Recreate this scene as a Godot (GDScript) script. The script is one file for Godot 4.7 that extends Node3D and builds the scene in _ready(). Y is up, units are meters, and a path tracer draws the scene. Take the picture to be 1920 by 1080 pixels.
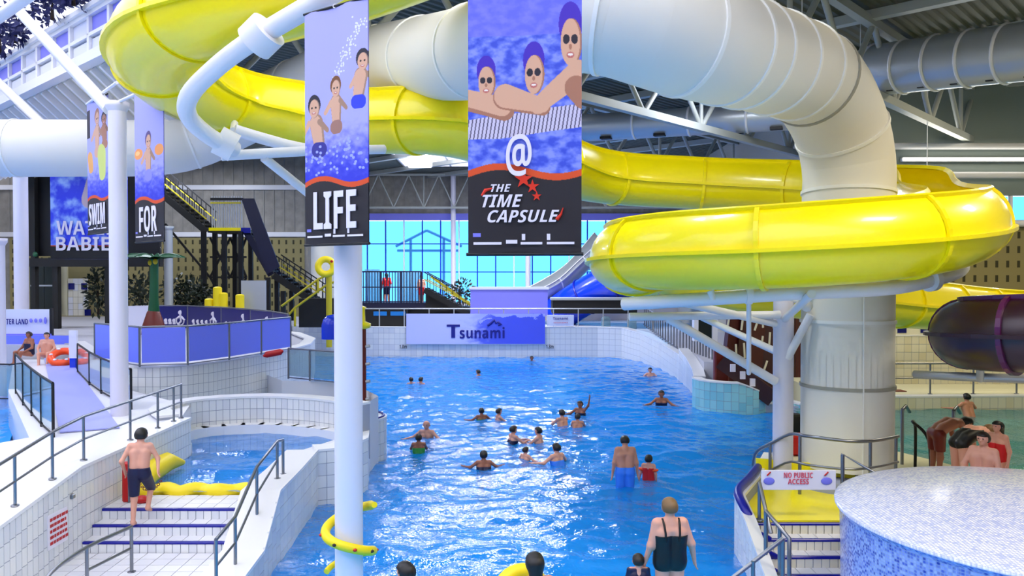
extends Node3D
# Indoor leisure pool. Metres, y up, water of the wave pool at y = 0.

const F := 1500.0                       # focal length in pixels of a 1920 x 1080 frame
const PITCH := 0.01667                  # camera looks down a little: horizon at row 515
const CAM := Vector3(0, 4.7, 0)

var M := {}
var counts := {}
var unit_box := BoxMesh.new()
var rng := RandomNumberGenerator.new()

func _ready():
	rng.seed = 20
	# ---- camera
	var cam := Camera3D.new()
	cam.name = "camera"
	cam.fov = rad_to_deg(2.0 * atan(540.0 / F))
	cam.far = 400.0
	add_child(cam)
	cam.position = CAM
	cam.rotation.x = -PITCH
	cam.current = true
	# ---- sky, exposure
	var we := WorldEnvironment.new()
	we.name = "environment"
	var env := Environment.new()
	env.background_mode = Environment.BG_COLOR
	env.background_color = Color(0.95, 0.95, 1.0)
	env.background_energy_multiplier = 3.2
	env.tonemap_mode = Environment.TONE_MAPPER_LINEAR
	env.tonemap_exposure = 1.35
	env.sdfgi_enabled = true
	env.ssao_enabled = true
	env.ssil_enabled = true
	we.environment = env
	add_child(we)
	# ---- materials, lamps, building, things
	materials()
	lamps()
	shell()
	roof()
	pool()
	left_decks()
	right_decks()
	back_area()
	left_background()
	right_background()
	flumes()
	ducts()
	columns_and_frames()
	banners()
	railings()
	small_things()
	people()
	finish_tiles()

# ------------------------------------------------------------------ pixels to places
func cam_dir(px: float, py: float) -> Vector3:
	var d := Vector3((px - 960.0) / F, (540.0 - py) / F, -1.0)
	return d.rotated(Vector3.RIGHT, -PITCH)

func at(px: float, py: float, depth: float) -> Vector3:      # point seen at a pixel, a known depth away
	return CAM + cam_dir(px, py) * depth

func on(px: float, py: float, y: float) -> Vector3:          # point seen at a pixel on a level surface
	var d := cam_dir(px, py)
	return CAM + d * ((y - CAM.y) / d.y)

# ------------------------------------------------------------------ mesh maker
class MB:
	var v := PackedVector3Array()
	var n := PackedVector3Array()
	var u := PackedVector2Array()
	func tri(a: Vector3, b: Vector3, c: Vector3, na: Vector3, nb: Vector3, nc: Vector3, ua := Vector2.ZERO, ub := Vector2.ZERO, uc := Vector2.ZERO):
		var g := (b - a).cross(c - a)
		if g.dot(na + nb + nc) > 0.0:
			v.append(a); v.append(c); v.append(b)
			n.append(na); n.append(nc); n.append(nb)
			u.append(ua); u.append(uc); u.append(ub)
		else:
			v.append(a); v.append(b); v.append(c)
			n.append(na); n.append(nb); n.append(nc)
			u.append(ua); u.append(ub); u.append(uc)
	func quad(a: Vector3, b: Vector3, c: Vector3, d: Vector3, nn: Vector3):
		tri(a, b, c, nn, nn, nn, Vector2(0, 1), Vector2(1, 1), Vector2(1, 0))
		tri(a, c, d, nn, nn, nn, Vector2(0, 1), Vector2(1, 0), Vector2(0, 0))
	func box(c: Vector3, s: Vector3, bs := Basis()):
		var h := s * 0.5
		for ax in 3:
			for sg in [-1.0, 1.0]:
				var nn := Vector3.ZERO
				nn[ax] = sg
				var e1 := Vector3.ZERO
				var e2 := Vector3.ZERO
				e1[(ax + 1) % 3] = h[(ax + 1) % 3]
				e2[(ax + 2) % 3] = h[(ax + 2) % 3]
				var o := Vector3.ZERO
				o[ax] = sg * h[ax]
				quad(c + bs * (o - e1 - e2), c + bs * (o + e1 - e2), c + bs * (o + e1 + e2), c + bs * (o - e1 + e2), bs * nn)
	func cbox(c: Vector3, s: Vector3, bv: float, bs := Basis()):   # box with chamfered edges
		var h := s * 0.5
		var sg2 := [-1.0, 1.0]
		for ax in 3:
			var a1 := (ax + 1) % 3
			var a2 := (ax + 2) % 3
			for sg in sg2:
				var nn := Vector3.ZERO
				nn[ax] = sg
				var p := []
				for q in [[-1, -1], [1, -1], [1, 1], [-1, 1]]:
					var w := Vector3.ZERO
					w[ax] = sg * h[ax]
					w[a1] = q[0] * (h[a1] - bv)
					w[a2] = q[1] * (h[a2] - bv)
					p.append(c + bs * w)
				quad(p[0], p[1], p[2], p[3], bs * nn)
			for s1 in sg2:
				for s2 in sg2:
					var p2 := []
					for q in [[-1, 0], [1, 0], [1, 1], [-1, 1]]:
						var w := Vector3.ZERO
						w[ax] = q[0] * (h[ax] - bv)
						w[a1] = s1 * (h[a1] - (bv if q[1] == 1 else 0.0))
						w[a2] = s2 * (h[a2] - (0.0 if q[1] == 1 else bv))
						p2.append(c + bs * w)
					var nn2 := Vector3.ZERO
					nn2[a1] = s1
					nn2[a2] = s2
					quad(p2[0], p2[1], p2[2], p2[3], bs * nn2.normalized())
		for sx in sg2:
			for sy in sg2:
				for sz in sg2:
					var q3 := Vector3(sx, sy, sz)
					var nn3 := (bs * q3).normalized()
					tri(c + bs * (q3 * Vector3(h.x, h.y - bv, h.z - bv)), c + bs * (q3 * Vector3(h.x - bv, h.y, h.z - bv)), c + bs * (q3 * Vector3(h.x - bv, h.y - bv, h.z)), nn3, nn3, nn3)
	func bar(a: Vector3, b: Vector3, w: float, hh: float):         # rectangular bar from a to b
		var d := (b - a)
		var L := d.length()
		if L < 0.001:
			return
		d /= L
		var side := d.cross(Vector3.UP)
		if side.length() < 0.01:
			side = Vector3.RIGHT
		side = side.normalized()
		box((a + b) * 0.5, Vector3(w, hh, L), Basis(side, d.cross(side), d))
	func tube(pts: Array, r: Variant, sides := 10, caps := true):
		var m := pts.size()
		var ups := []
		var prev := Vector3.ZERO
		for i in m:
			var t: Vector3 = (pts[min(i + 1, m - 1)] - pts[max(i - 1, 0)]).normalized()
			var a: Vector3
			if i == 0:
				a = t.cross(Vector3(0.31, 0.91, 0.27)).normalized()
			else:
				a = (prev - t * prev.dot(t)).normalized()
			prev = a
			ups.append([a, t.cross(a)])
		for i in m - 1:
			var r0: float = r[i] if r is Array else r
			var r1: float = r[i + 1] if r is Array else r
			for k in sides:
				var q := TAU * k / sides
				var w := TAU * (k + 1) / sides
				var n00: Vector3 = ups[i][0] * cos(q) + ups[i][1] * sin(q)
				var n01: Vector3 = ups[i][0] * cos(w) + ups[i][1] * sin(w)
				var n10: Vector3 = ups[i + 1][0] * cos(q) + ups[i + 1][1] * sin(q)
				var n11: Vector3 = ups[i + 1][0] * cos(w) + ups[i + 1][1] * sin(w)
				var p00: Vector3 = pts[i] + n00 * r0
				var p01: Vector3 = pts[i] + n01 * r0
				var p10: Vector3 = pts[i + 1] + n10 * r1
				var p11: Vector3 = pts[i + 1] + n11 * r1
				tri(p00, p10, p11, n00, n10, n11)
				tri(p00, p11, p01, n00, n11, n01)
		if caps:
			for e in 2:
				var i2: int = 0 if e == 0 else m - 1
				var rr: float = r[i2] if r is Array else r
				var nn: Vector3 = (pts[0] - pts[1]).normalized() if e == 0 else (pts[m - 1] - pts[m - 2]).normalized()
				for k in sides:
					var q := TAU * k / sides
					var w := TAU * (k + 1) / sides
					tri(pts[i2], pts[i2] + (ups[i2][0] * cos(q) + ups[i2][1] * sin(q)) * rr, pts[i2] + (ups[i2][0] * cos(w) + ups[i2][1] * sin(w)) * rr, nn, nn, nn)
	func lathe(c: Vector3, prof: Array, sides := 24, a0 := 0.0, a1 := TAU):   # prof: [radius, height] pairs, smooth shading
		var m := prof.size()
		var nr := []
		for i in m:
			var d: Vector2 = Vector2(prof[min(i + 1, m - 1)][0], prof[min(i + 1, m - 1)][1]) - Vector2(prof[max(i - 1, 0)][0], prof[max(i - 1, 0)][1])
			nr.append(Vector2(d.y, -d.x).normalized())
		for i in m - 1:
			for k in sides:
				var q := a0 + (a1 - a0) * k / sides
				var w := a0 + (a1 - a0) * (k + 1) / sides
				var f := func(j, an): return c + Vector3(cos(an) * prof[j][0], prof[j][1], sin(an) * prof[j][0])
				var g := func(j, an): return Vector3(cos(an) * nr[j].x, nr[j].y, sin(an) * nr[j].x)
				tri(f.call(i, q), f.call(i + 1, q), f.call(i + 1, w), g.call(i, q), g.call(i + 1, q), g.call(i + 1, w))
				tri(f.call(i, q), f.call(i + 1, w), f.call(i, w), g.call(i, q), g.call(i + 1, w), g.call(i, w))
	func ball(c: Vector3, rad: Vector3, sides := 12, rings := 8):
		for i in rings:
			for k in sides:
				var p := []
				var q := []
				for e in [[i, k], [i + 1, k], [i + 1, k + 1], [i, k + 1]]:
					var th: float = PI * e[0] / rings
					var ph: float = TAU * e[1] / sides
					var d := Vector3(sin(th) * cos(ph), cos(th), sin(th) * sin(ph))
					p.append(c + d * rad)
					q.append((d / rad).normalized())
				tri(p[0], p[1], p[2], q[0], q[1], q[2])
				tri(p[0], p[2], p[3], q[0], q[2], q[3])
	func prism(poly: PackedVector2Array, y0: float, y1: float):    # plan polygon (x, z) from y0 up to y1
		var idx := Geometry2D.triangulate_polygon(poly)
		for k in range(0, idx.size(), 3):
			var a := poly[idx[k]]
			var b := poly[idx[k + 1]]
			var c := poly[idx[k + 2]]
			tri(Vector3(a.x, y1, a.y), Vector3(b.x, y1, b.y), Vector3(c.x, y1, c.y), Vector3.UP, Vector3.UP, Vector3.UP)
			tri(Vector3(a.x, y0, a.y), Vector3(b.x, y0, b.y), Vector3(c.x, y0, c.y), Vector3.DOWN, Vector3.DOWN, Vector3.DOWN)
		var cw := Geometry2D.is_polygon_clockwise(poly)
		for k in poly.size():
			var a := poly[k]
			var b := poly[(k + 1) % poly.size()]
			var d := (b - a).normalized()
			var nn := Vector3(d.y, 0, -d.x) * (-1.0 if cw else 1.0)
			quad(Vector3(a.x, y0, a.y), Vector3(b.x, y0, b.y), Vector3(b.x, y1, b.y), Vector3(a.x, y1, a.y), nn)
	func torus(c: Vector3, ax: Vector3, R: float, r: float, sides := 24, rs := 8, a0 := 0.0, a1 := TAU):
		var e1 := ax.cross(Vector3(0.3, 0.5, 0.81)).normalized()
		var e2 := ax.normalized().cross(e1)
		for i in sides:
			for k in rs:
				var p := []
				var q := []
				for e in [[i, k], [i + 1, k], [i + 1, k + 1], [i, k + 1]]:
					var th: float = a0 + (a1 - a0) * e[0] / sides
					var ph: float = TAU * e[1] / rs
					var rd := e1 * cos(th) + e2 * sin(th)
					var nn := rd * cos(ph) + ax.normalized() * sin(ph)
					p.append(c + rd * R + nn * r)
					q.append(nn)
				tri(p[0], p[1], p[2], q[0], q[1], q[2])
				tri(p[0], p[2], p[3], q[0], q[2], q[3])
	func commit() -> ArrayMesh:
		var arr := []
		arr.resize(Mesh.ARRAY_MAX)
		arr[Mesh.ARRAY_VERTEX] = v
		arr[Mesh.ARRAY_NORMAL] = n
		arr[Mesh.ARRAY_TEX_UV] = u
		var am := ArrayMesh.new()
		if v.size() > 0:
			am.add_surface_from_arrays(Mesh.PRIMITIVE_TRIANGLES, arr)
		return am

# ------------------------------------------------------------------ nodes
func numbered(called: String) -> String:
	if not counts.has(called):
		counts[called] = 0
		return called
	counts[called] += 1
	return "%s_%03d" % [called, counts[called]]

func thing(called: String, label: String, category: String, where := Vector3.ZERO, group := "") -> Node3D:
	var o := Node3D.new()
	o.name = numbered(called)
	add_child(o)
	o.position = where
	o.set_meta("label", label)
	o.set_meta("category", category)
	if group != "":
		o.set_meta("group", group)
	return o

func struct_node(called: String, label: String, where := Vector3.ZERO) -> Node3D:
	var o := Node3D.new()
	o.name = numbered(called)
	add_child(o)
	o.position = where
	o.set_meta("kind", "structure")
	o.set_meta("label", label)
	o.set_meta("category", "building")
	return o

func world_offset(p: Node) -> Vector3:
	var r := Vector3.ZERO
	while p != self:
		r += p.position
		p = p.get_parent()
	return r

func part(called: String, mb: Variant, m: Material, parent: Node, local := false) -> MeshInstance3D:   # mesh given in world places unless local
	var mi := MeshInstance3D.new()
	mi.name = called
	mi.mesh = mb.commit() if mb is MB else mb
	mi.material_override = m
	parent.add_child(mi, true)
	if not local and parent != self:
		mi.position = -world_offset(parent)
	return mi

func solo(called: String, mb: MB, m: Material, label: String, category: String, group := "", kind := "") -> MeshInstance3D:
	var mi := MeshInstance3D.new()
	mi.name = numbered(called)
	mi.mesh = mb.commit()
	mi.material_override = m
	add_child(mi)
	mi.set_meta("label", label)
	mi.set_meta("category", category)
	if group != "":
		mi.set_meta("group", group)
	if kind != "":
		mi.set_meta("kind", kind)
	return mi

func smooth(ctrl: Array, step := 0.25) -> Array:      # Catmull-Rom through points, evenly spaced
	var c := Curve3D.new()
	c.bake_interval = step * 0.5
	for i in ctrl.size():
		var t: Vector3 = (ctrl[min(i + 1, ctrl.size() - 1)] - ctrl[max(i - 1, 0)]) / 6.0
		c.add_point(ctrl[i], -t, t)
	var L := c.get_baked_length()
	var k := int(max(2, round(L / step)))
	var out := []
	for i in k + 1:
		out.append(c.sample_baked(L * i / k, true))
	return out

func text_part(txt: String, size: float, m: Material, parent: Node, where: Vector3, bs: Basis, sx := 1.0, called := "lettering", serif := false, bold := true, depth := 0.006):
	var tm := TextMesh.new()
	tm.text = txt
	var f := SystemFont.new()
	f.font_names = PackedStringArray(["Droid Serif" if serif else "Droid Sans"])
	f.font_weight = 700 if bold else 400
	tm.font = f
	tm.font_size = 64
	tm.pixel_size = size / 64.0
	tm.depth = depth
	tm.curve_step = 2.0
	var mi := MeshInstance3D.new()
	mi.name = called
	mi.mesh = tm
	mi.material_override = m
	parent.add_child(mi, true)
	mi.transform = Transform3D(bs * Basis.from_scale(Vector3(sx, 1, 1)), where - (world_offset(parent) if parent != self else Vector3.ZERO))
	return mi

# ------------------------------------------------------------------ tiles
# face of tiles over a parallelogram: origin o, along u (len U), up w (len W), outward nn. Each tile is a piece of its own.
func tiles(parent: Node, o: Vector3, u: Vector3, U: float, w: Vector3, W: float, tw: float, th: float, m: Array, called := "tile", limit := 300, proud := 0.006, gap := 0.012):
	var nu: int = max(1, int(round(U / tw)))
	var nw: int = max(1, int(round(W / th)))
	var a := U / nu
	var b := W / nw
	var nn := u.cross(w).normalized()
	var off := world_offset(parent)
	var rest: MB = null
	for j in nw:
		for i in nu:
			var c := o + u * (a * (i + 0.5)) + w * (b * (j + 0.5)) + nn * (proud * 0.5)
			tile_piece(parent, c, Basis(u, w, nn), Vector3(a - gap, b - gap, proud + 0.01), m, called)

var tile_counts := {}
var tile_rest := {}
func tile_piece(parent: Node, c: Vector3, bs: Basis, s: Vector3, m: Array, called := "tile"):
	var k := parent.get_instance_id()
	tile_counts[k] = tile_counts.get(k, 0) + 1
	if tile_counts[k] > 290:
		if not tile_rest.has(k):
			tile_rest[k] = [MB.new(), parent, m[0], called]
		tile_rest[k][0].box(c, s, bs)
		return
	var mi := MeshInstance3D.new()
	mi.name = called
	mi.mesh = unit_box
	mi.material_override = m[rng.randi() % m.size()]
	parent.add_child(mi, true)
	mi.transform = Transform3D(bs * Basis.from_scale(s), c - world_offset(parent))

func finish_tiles():
	for k in tile_rest:
		var e = tile_rest[k]
		var mi := part("small_" + e[3] + "s", e[0], e[2], e[1])
		mi.set_meta("kind", "stuff")
	tile_rest.clear()

# wall along a polyline of base points (left to right as seen from its tiled face), tops per point
func tiled_wall(called: String, label: String, pts: Array, tops: Array, thick: float, tw: float, th: float, m: Array, cap: Material, with_tiles := true) -> Node3D:
	var root := struct_node(called, label, pts[0])
	var body := MB.new()
	var capm := MB.new()
	var ns := []
	for i in pts.size():
		var d: Vector3 = pts[min(i + 1, pts.size() - 1)] - pts[max(i - 1, 0)]
		d.y = 0
		ns.append(d.normalized().cross(Vector3.UP))
	for i in pts.size() - 1:
		var a: Vector3 = pts[i]
		var b: Vector3 = pts[i + 1]
		var at_: Vector3 = Vector3(a.x, tops[i], a.z)
		var bt: Vector3 = Vector3(b.x, tops[i + 1], b.z)
		var na: Vector3 = ns[i]
		var nb: Vector3 = ns[i + 1]
		var fn := ((b - a) * Vector3(1, 0, 1)).normalized().cross(Vector3.UP)
		body.quad(a, b, bt, at_, fn)
		body.quad(a - na * thick, b - nb * thick, bt - nb * thick, at_ - na * thick, -fn)
		if i == 0:
			body.quad(a, a - na * thick, at_ - na * thick, at_, -fn.rotated(Vector3.UP, -PI / 2))
		if i == pts.size() - 2:
			body.quad(b, b - nb * thick, bt - nb * thick, bt, fn.rotated(Vector3.UP, PI / 2))
		# cap with a small overhang
		var o := 0.02
		var up := Vector3(0, 0.05, 0)
		var c0 := at_ + na * o
		var c1 := bt + nb * o
		var c2 := bt - nb * (thick + o)
		var c3 := at_ - na * (thick + o)
		capm.quad(c0 + up, c1 + up, c2 + up, c3 + up, Vector3.UP)
		capm.quad(c0, c1, c1 + up, c0 + up, fn)
		capm.quad(c3, c2, c2 + up, c3 + up, -fn)
		capm.quad(c0, c3, c3 + up, c0 + up, -(b - a).normalized())
		capm.quad(c1, c2, c2 + up, c1 + up, (b - a).normalized())
	part("wall_core", body, M.grout, root)
	part("coping", capm, cap, root)
	if with_tiles:
		for i in pts.size() - 1:
			var a: Vector3 = pts[i]
			var b: Vector3 = pts[i + 1]
			var d := (b - a) * Vector3(1, 0, 1)
			var L := d.length()
			d /= L
			var nu: int = max(1, int(round(L / tw)))
			for k in nu:
				var f := (k + 0.5) / nu
				var base: float = lerp(a.y, b.y, f)
				var top: float = lerp(tops[i], tops[i + 1], f)
				var y := top
				while y - base > 0.05:
					var hh: float = min(th, y - base)
					tile_piece(root, Vector3(lerp(a.x, b.x, f), y - hh * 0.5, lerp(a.z, b.z, f)), Basis(d, Vector3.UP, d.cross(Vector3.UP)), Vector3(L / nu - 0.012, hh - 0.012, 0.014), m)
					y -= th
	return root

# ------------------------------------------------------------------ materials
func mk(key: String, c: Color, rough := 0.5, metal := 0.0, alpha := 1.0) -> StandardMaterial3D:
	var m := StandardMaterial3D.new()
	m.albedo_color = Color(c.r, c.g, c.b, alpha)
	m.roughness = rough
	m.metallic = metal
	if alpha < 1.0:
		m.transparency = BaseMaterial3D.TRANSPARENCY_ALPHA
	m.cull_mode = BaseMaterial3D.CULL_DISABLED
	M[key] = m
	return m

func mottle(m: StandardMaterial3D, freq: float, lo: Color, hi: Color, scale := 0.3, sd := 3):
	var nz := FastNoiseLite.new()
	nz.seed = sd
	nz.frequency = freq
	nz.fractal_octaves = 4
	var t := NoiseTexture2D.new()
	t.width = 256
	t.height = 256
	t.seamless = true
	t.noise = nz
	var g := Gradient.new()
	g.set_color(0, lo)
	g.set_color(1, hi)
	t.color_ramp = g
	m.albedo_texture = t
	m.uv1_triplanar = true
	m.uv1_world_triplanar = true
	m.uv1_scale = Vector3.ONE * scale

func materials():
	mk("tile", Color(0.90, 0.905, 0.91), 0.18)
	mk("tile_b", Color(0.87, 0.875, 0.89), 0.2)
	mk("tile_c", Color(0.92, 0.92, 0.915), 0.16)
	mk("tile_blue", Color(0.05, 0.07, 0.42), 0.2)
	mk("tile_cream", Color(0.90, 0.88, 0.80), 0.2)
	mk("tile_cream_b", Color(0.88, 0.85, 0.74), 0.2)
	mk("tile_teal", Color(0.62, 0.86, 0.88), 0.2)
	mk("tile_teal_b", Color(0.55, 0.82, 0.86), 0.2)
	mk("floor_tile", Color(0.88, 0.88, 0.90), 0.4)
	mk("floor_tile_b", Color(0.85, 0.85, 0.88), 0.42)
	mk("grout", Color(0.62, 0.64, 0.70), 0.8)
	mk("coping", Color(0.92, 0.92, 0.93), 0.3)
	mk("pool_paint", Color(0.16, 0.70, 0.97), 0.5)
	mk("lagoon_paint", Color(0.10, 0.62, 0.66), 0.5)
	mk("mat_lavender", Color(0.62, 0.64, 0.90), 0.6)
	mk("water", Color(0.0, 0.55, 0.93), 0.03, 0.0, 0.68)
	mk("water_light", Color(0.16, 0.56, 0.93), 0.05, 0.0, 0.5)
	mk("water_teal", Color(0.0, 0.55, 0.58), 0.05, 0.0, 0.65)
	for k in ["water", "water_light", "water_teal"]:
		var nz := FastNoiseLite.new()
		nz.seed = 7
		nz.frequency = 0.035
		nz.fractal_octaves = 3
		var t := NoiseTexture2D.new()
		t.width = 512
		t.height = 512
		t.seamless = true
		t.as_normal_map = true
		t.bump_strength = 5.0
		t.noise = nz
		M[k].normal_enabled = true
		M[k].normal_texture = t
		M[k].normal_scale = 0.3
		M[k].metallic_specular = 0.47
		M[k].uv1_triplanar = true
		M[k].uv1_world_triplanar = true
		M[k].uv1_scale = Vector3.ONE * 0.45
	var y := mk("yellow", Color(1.0, 0.93, 0.0), 0.3)
	y.clearcoat_enabled = true
	y.clearcoat = 0.3
	y.clearcoat_roughness = 0.08
	mk("yellow_matt", Color(0.95, 0.85, 0.02), 0.5)
	mk("yellow_dull", Color(0.72, 0.66, 0.08), 0.6)
	var pu := mk("purple", Color(0.13, 0.0, 0.09), 0.32)
	pu.clearcoat_enabled = true
	pu.clearcoat = 0.15
	mk("purple_edge", Color(0.30, 0.05, 0.28), 0.25)
	mk("blue_gloss", Color(0.03, 0.20, 0.80), 0.2)
	mk("blue_deep", Color(0.02, 0.05, 0.55), 0.3)
	mk("navy", Color(0.03, 0.04, 0.20), 0.5)
	mk("white_paint", Color(0.90, 0.90, 0.92), 0.35)
	mk("white_column", Color(0.87, 0.86, 0.92), 0.4)
	mk("duct", Color(0.90, 0.89, 0.85), 0.6)
	mk("duct_band", Color(0.94, 0.94, 0.92), 0.5)
	mk("duct_seam", Color(0.62, 0.61, 0.56), 0.6)
	mk("silver_duct", Color(0.72, 0.74, 0.76), 0.35, 0.4)
	mk("steel", Color(0.52, 0.53, 0.56), 0.28, 0.85)
	mk("dark_steel", Color(0.06, 0.065, 0.085), 0.5, 0.2)
	mk("black", Color(0.015, 0.015, 0.02), 0.6)
	mk("glass", Color(0.75, 0.88, 1.0), 0.03, 0.0, 0.12)
	mk("glass_blue", Color(0.28, 0.58, 0.80), 0.02, 0.0, 0.01)
	M.glass_blue.refraction_enabled = true
	M.glass_blue.refraction_scale = 0.005
	mk("glass_fence", Color(0.45, 0.62, 0.68), 0.06, 0.0, 0.45)
	mk("panel_blue", Color(0.44, 0.50, 0.99), 0.3)
	mk("panel_navy", Color(0.02, 0.02, 0.42), 0.3)
	mk("panel_lavender", Color(0.50, 0.50, 0.92), 0.4)
	mk("panel_white", Color(0.86, 0.87, 0.95), 0.4)
	mk("red", Color(0.75, 0.04, 0.03), 0.35)
	mk("red_dark", Color(0.20, 0.03, 0.02), 0.5)
	mk("red_dark_b", Color(0.26, 0.045, 0.03), 0.5)
	mk("rust", Color(0.42, 0.10, 0.04), 0.45)
	mk("orange", Color(0.95, 0.30, 0.05), 0.4)
	mk("orange_red", Color(0.85, 0.16, 0.05), 0.5)
	mk("pink_text", Color(0.85, 0.35, 0.42), 0.6)
	mk("sign_white", Color(0.92, 0.91, 0.95), 0.4)
	mk("letter_white", Color(0.90, 0.88, 0.94), 0.5)
	mk("letter_navy", Color(0.06, 0.06, 0.50), 0.5)
	mk("banner_black", Color(0.025, 0.025, 0.045), 0.5)
	mk("green_palm", Color(0.02, 0.32, 0.18), 0.4)
	mk("door_green", Color(0.01, 0.09, 0.08), 0.5)
	mk("leaf", Color(0.05, 0.12, 0.04), 0.6)
	mk("leaf_blue", Color(0.10, 0.12, 0.34), 0.7)
	mk("bark", Color(0.16, 0.10, 0.06), 0.8)
	var w := mk("clad_grey", Color.WHITE, 0.6)
	mottle(w, 0.02, Color(0.50, 0.49, 0.47), Color(0.62, 0.60, 0.57), 0.25)
	mk("clad_rib", Color(0.55, 0.54, 0.52), 0.5)
	mk("clad_tan", Color(0.56, 0.52, 0.34), 0.7)
	mk("clad_hole", Color(0.22, 0.21, 0.12), 0.8)
	mk("wall_plain", Color(0.66, 0.65, 0.62), 0.7)
	mk("wall_teal", Color(0.50, 0.55, 0.54), 0.6)
	mk("roof_deck", Color(0.33, 0.35, 0.32), 0.7)
	mk("roof_steel", Color(0.66, 0.68, 0.67), 0.45)
	mk("soffit", Color(0.80, 0.80, 0.76), 0.5)
	mk("cyan_glass", Color(0.0, 0.55, 0.80), 0.1, 0.0, 0.8)
	mk("deck_cream", Color(0.86, 0.84, 0.70), 0.5)
	mk("deck_plain", Color(0.72, 0.72, 0.76), 0.5)
	mk("skin", Color(0.80, 0.55, 0.44), 0.5)
	mk("skin_pale", Color(0.86, 0.62, 0.53), 0.5)
	mk("skin_tan", Color(0.62, 0.38, 0.28), 0.5)
	mk("hair_dark", Color(0.03, 0.02, 0.025), 0.5)
	mk("hair_brown", Color(0.12, 0.07, 0.04), 0.5)
	mk("hair_blond", Color(0.46, 0.34, 0.20), 0.5)
	mk("eye", Color(0.04, 0.03, 0.03), 0.3)
	mk("lip", Color(0.55, 0.22, 0.2), 0.5)
	mk("suit_black", Color(0.012, 0.012, 0.02), 0.45)
	mk("suit_navy", Color(0.03, 0.03, 0.22), 0.5)
	mk("suit_blue", Color(0.20, 0.50, 0.95), 0.5)
	mk("suit_red", Color(0.80, 0.05, 0.09), 0.5)
	mk("suit_green", Color(0.08, 0.55, 0.22), 0.5)
	mk("lamp_face", Color(1, 1, 1), 0.5)
	M.lamp_face.emission_enabled = true
	M.lamp_face.emission = Color(1.0, 0.98, 0.92)
	M.lamp_face.emission_energy_multiplier = 4.0
	mk("flood_face", Color(1, 1, 1), 0.5)
	M.flood_face.emission_enabled = true
	M.flood_face.emission = Color(1.0, 0.99, 0.96)
	M.flood_face.emission_energy_multiplier = 12.0

# ------------------------------------------------------------------ added fill lamps: flat panels under the roof that brighten the hall
func fill_lamp_panel(x: float, y: float, z: float, sx: float, sz: float, power: float, col: Color, label: String, group := "added fill lamp panels under the roof"):
	var p := Vector3(x, y, z)
	var t := thing("fill_lamp", label, "lamp", p, group)
	var b := MB.new()
	b.cbox(p + Vector3(0, 0.06, 0), Vector3(sx + 0.1, 0.1, sz + 0.1), 0.02)
	var hs_ := part("housing", b, M.white_paint, t)
	var g := MB.new()
	g.box(p, Vector3(sx, 0.02, sz))
	part("lamp_face", g, M.lamp_face, hs_)
	for s in [-1, 1]:
		var c := MB.new()
		c.tube([p + Vector3(s * sx * 0.4, 0.1, 0), Vector3(x + s * sx * 0.4, 12.1, z)], 0.01, 5)
		part("hanger", c, M.steel, t)
	var l := AreaLight3D.new()
	l.name = "area_light"
	l.area_size = Vector2(sx, sz)
	l.light_energy = power
	l.light_color = col
	l.area_range = 80.0
	l.shadow_enabled = true
	t.add_child(l)
	l.position = Vector3(0, -0.03, 0)
	l.rotation.x = -PI / 2

func lamps():
	var warm := Color(1.0, 0.93, 0.78)
	var cool := Color(0.90, 0.93, 1.0)
	var g := "added flat fill lamp under the roof that brightens the pool hall"
	for q in [[8.5, -8.0, 40.0, warm], [15.5, -14.0, 40.0, warm], [17.5, -23.0, 36.0, warm], [-2.0, -36.0, 46.0, cool], [-4.0, -26.0, 46.0, cool], [1.5, -45.0, 46.0, cool], [-18.0, -42.0, 60.0, cool], [-15.0, -34.0, 30.0, cool], [1.5, -14.0, 30.0, cool], [7.0, -26.0, 30.0, cool]]:
		fill_lamp_panel(q[0], 11.3, q[1], 2.4, 1.2, q[2], q[3], g)

# ------------------------------------------------------------------ building shell
const LQ := Vector3(-10.6, 0, -21.7)            # a point under the clerestory girder
const LU := Vector3(-0.7317, 0, -0.6816)        # along the girder, away to the back left
const RL := Rect2(-7.5, -56.0, 9.7, 24.0)          # added unseen rooflight: x, z, width, length
const LN := Vector3(0.6816, 0, -0.7317)         # across it, along the roof trusses

func slab(called: String, label: String, poly: Array, y0: float, y1: float, m: Material) -> Node3D:
	var root := struct_node(called, label, Vector3(poly[0][0], y0, poly[0][1]))
	var pp := PackedVector2Array()
	for q in poly:
		pp.append(Vector2(q[0], q[1]))
	var b := MB.new()
	b.prism(pp, y0, y1)
	part("slab", b, m, root)
	return root

func plain_wall(called: String, label: String, a: Vector3, b: Vector3, h: float, th: float, m: Material) -> Node3D:
	var root := struct_node(called, label, a)
	var mb := MB.new()
	mb.bar(Vector3(a.x, a.y + h / 2, a.z), Vector3(b.x, a.y + h / 2, b.z), th, h)
	part("wall_core", mb, m, root)
	return root

func ribs(root: Node3D, a: Vector3, b: Vector3, h: float, pitch: float, off: Vector3, m: Material, w := 0.05, called := "cladding_rib"):
	var L := (b - a).length()
	var k := int(L / pitch)
	for i in k + 1:
		var p := a.lerp(b, float(i) / k) + off
		var mi := MeshInstance3D.new()
		mi.name = called
		mi.mesh = unit_box
		mi.material_override = m
		root.add_child(mi, true)
		mi.transform = Transform3D(Basis.from_scale(Vector3(w, h, w)), p + Vector3(0, h / 2, 0) - world_offset(root))

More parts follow.
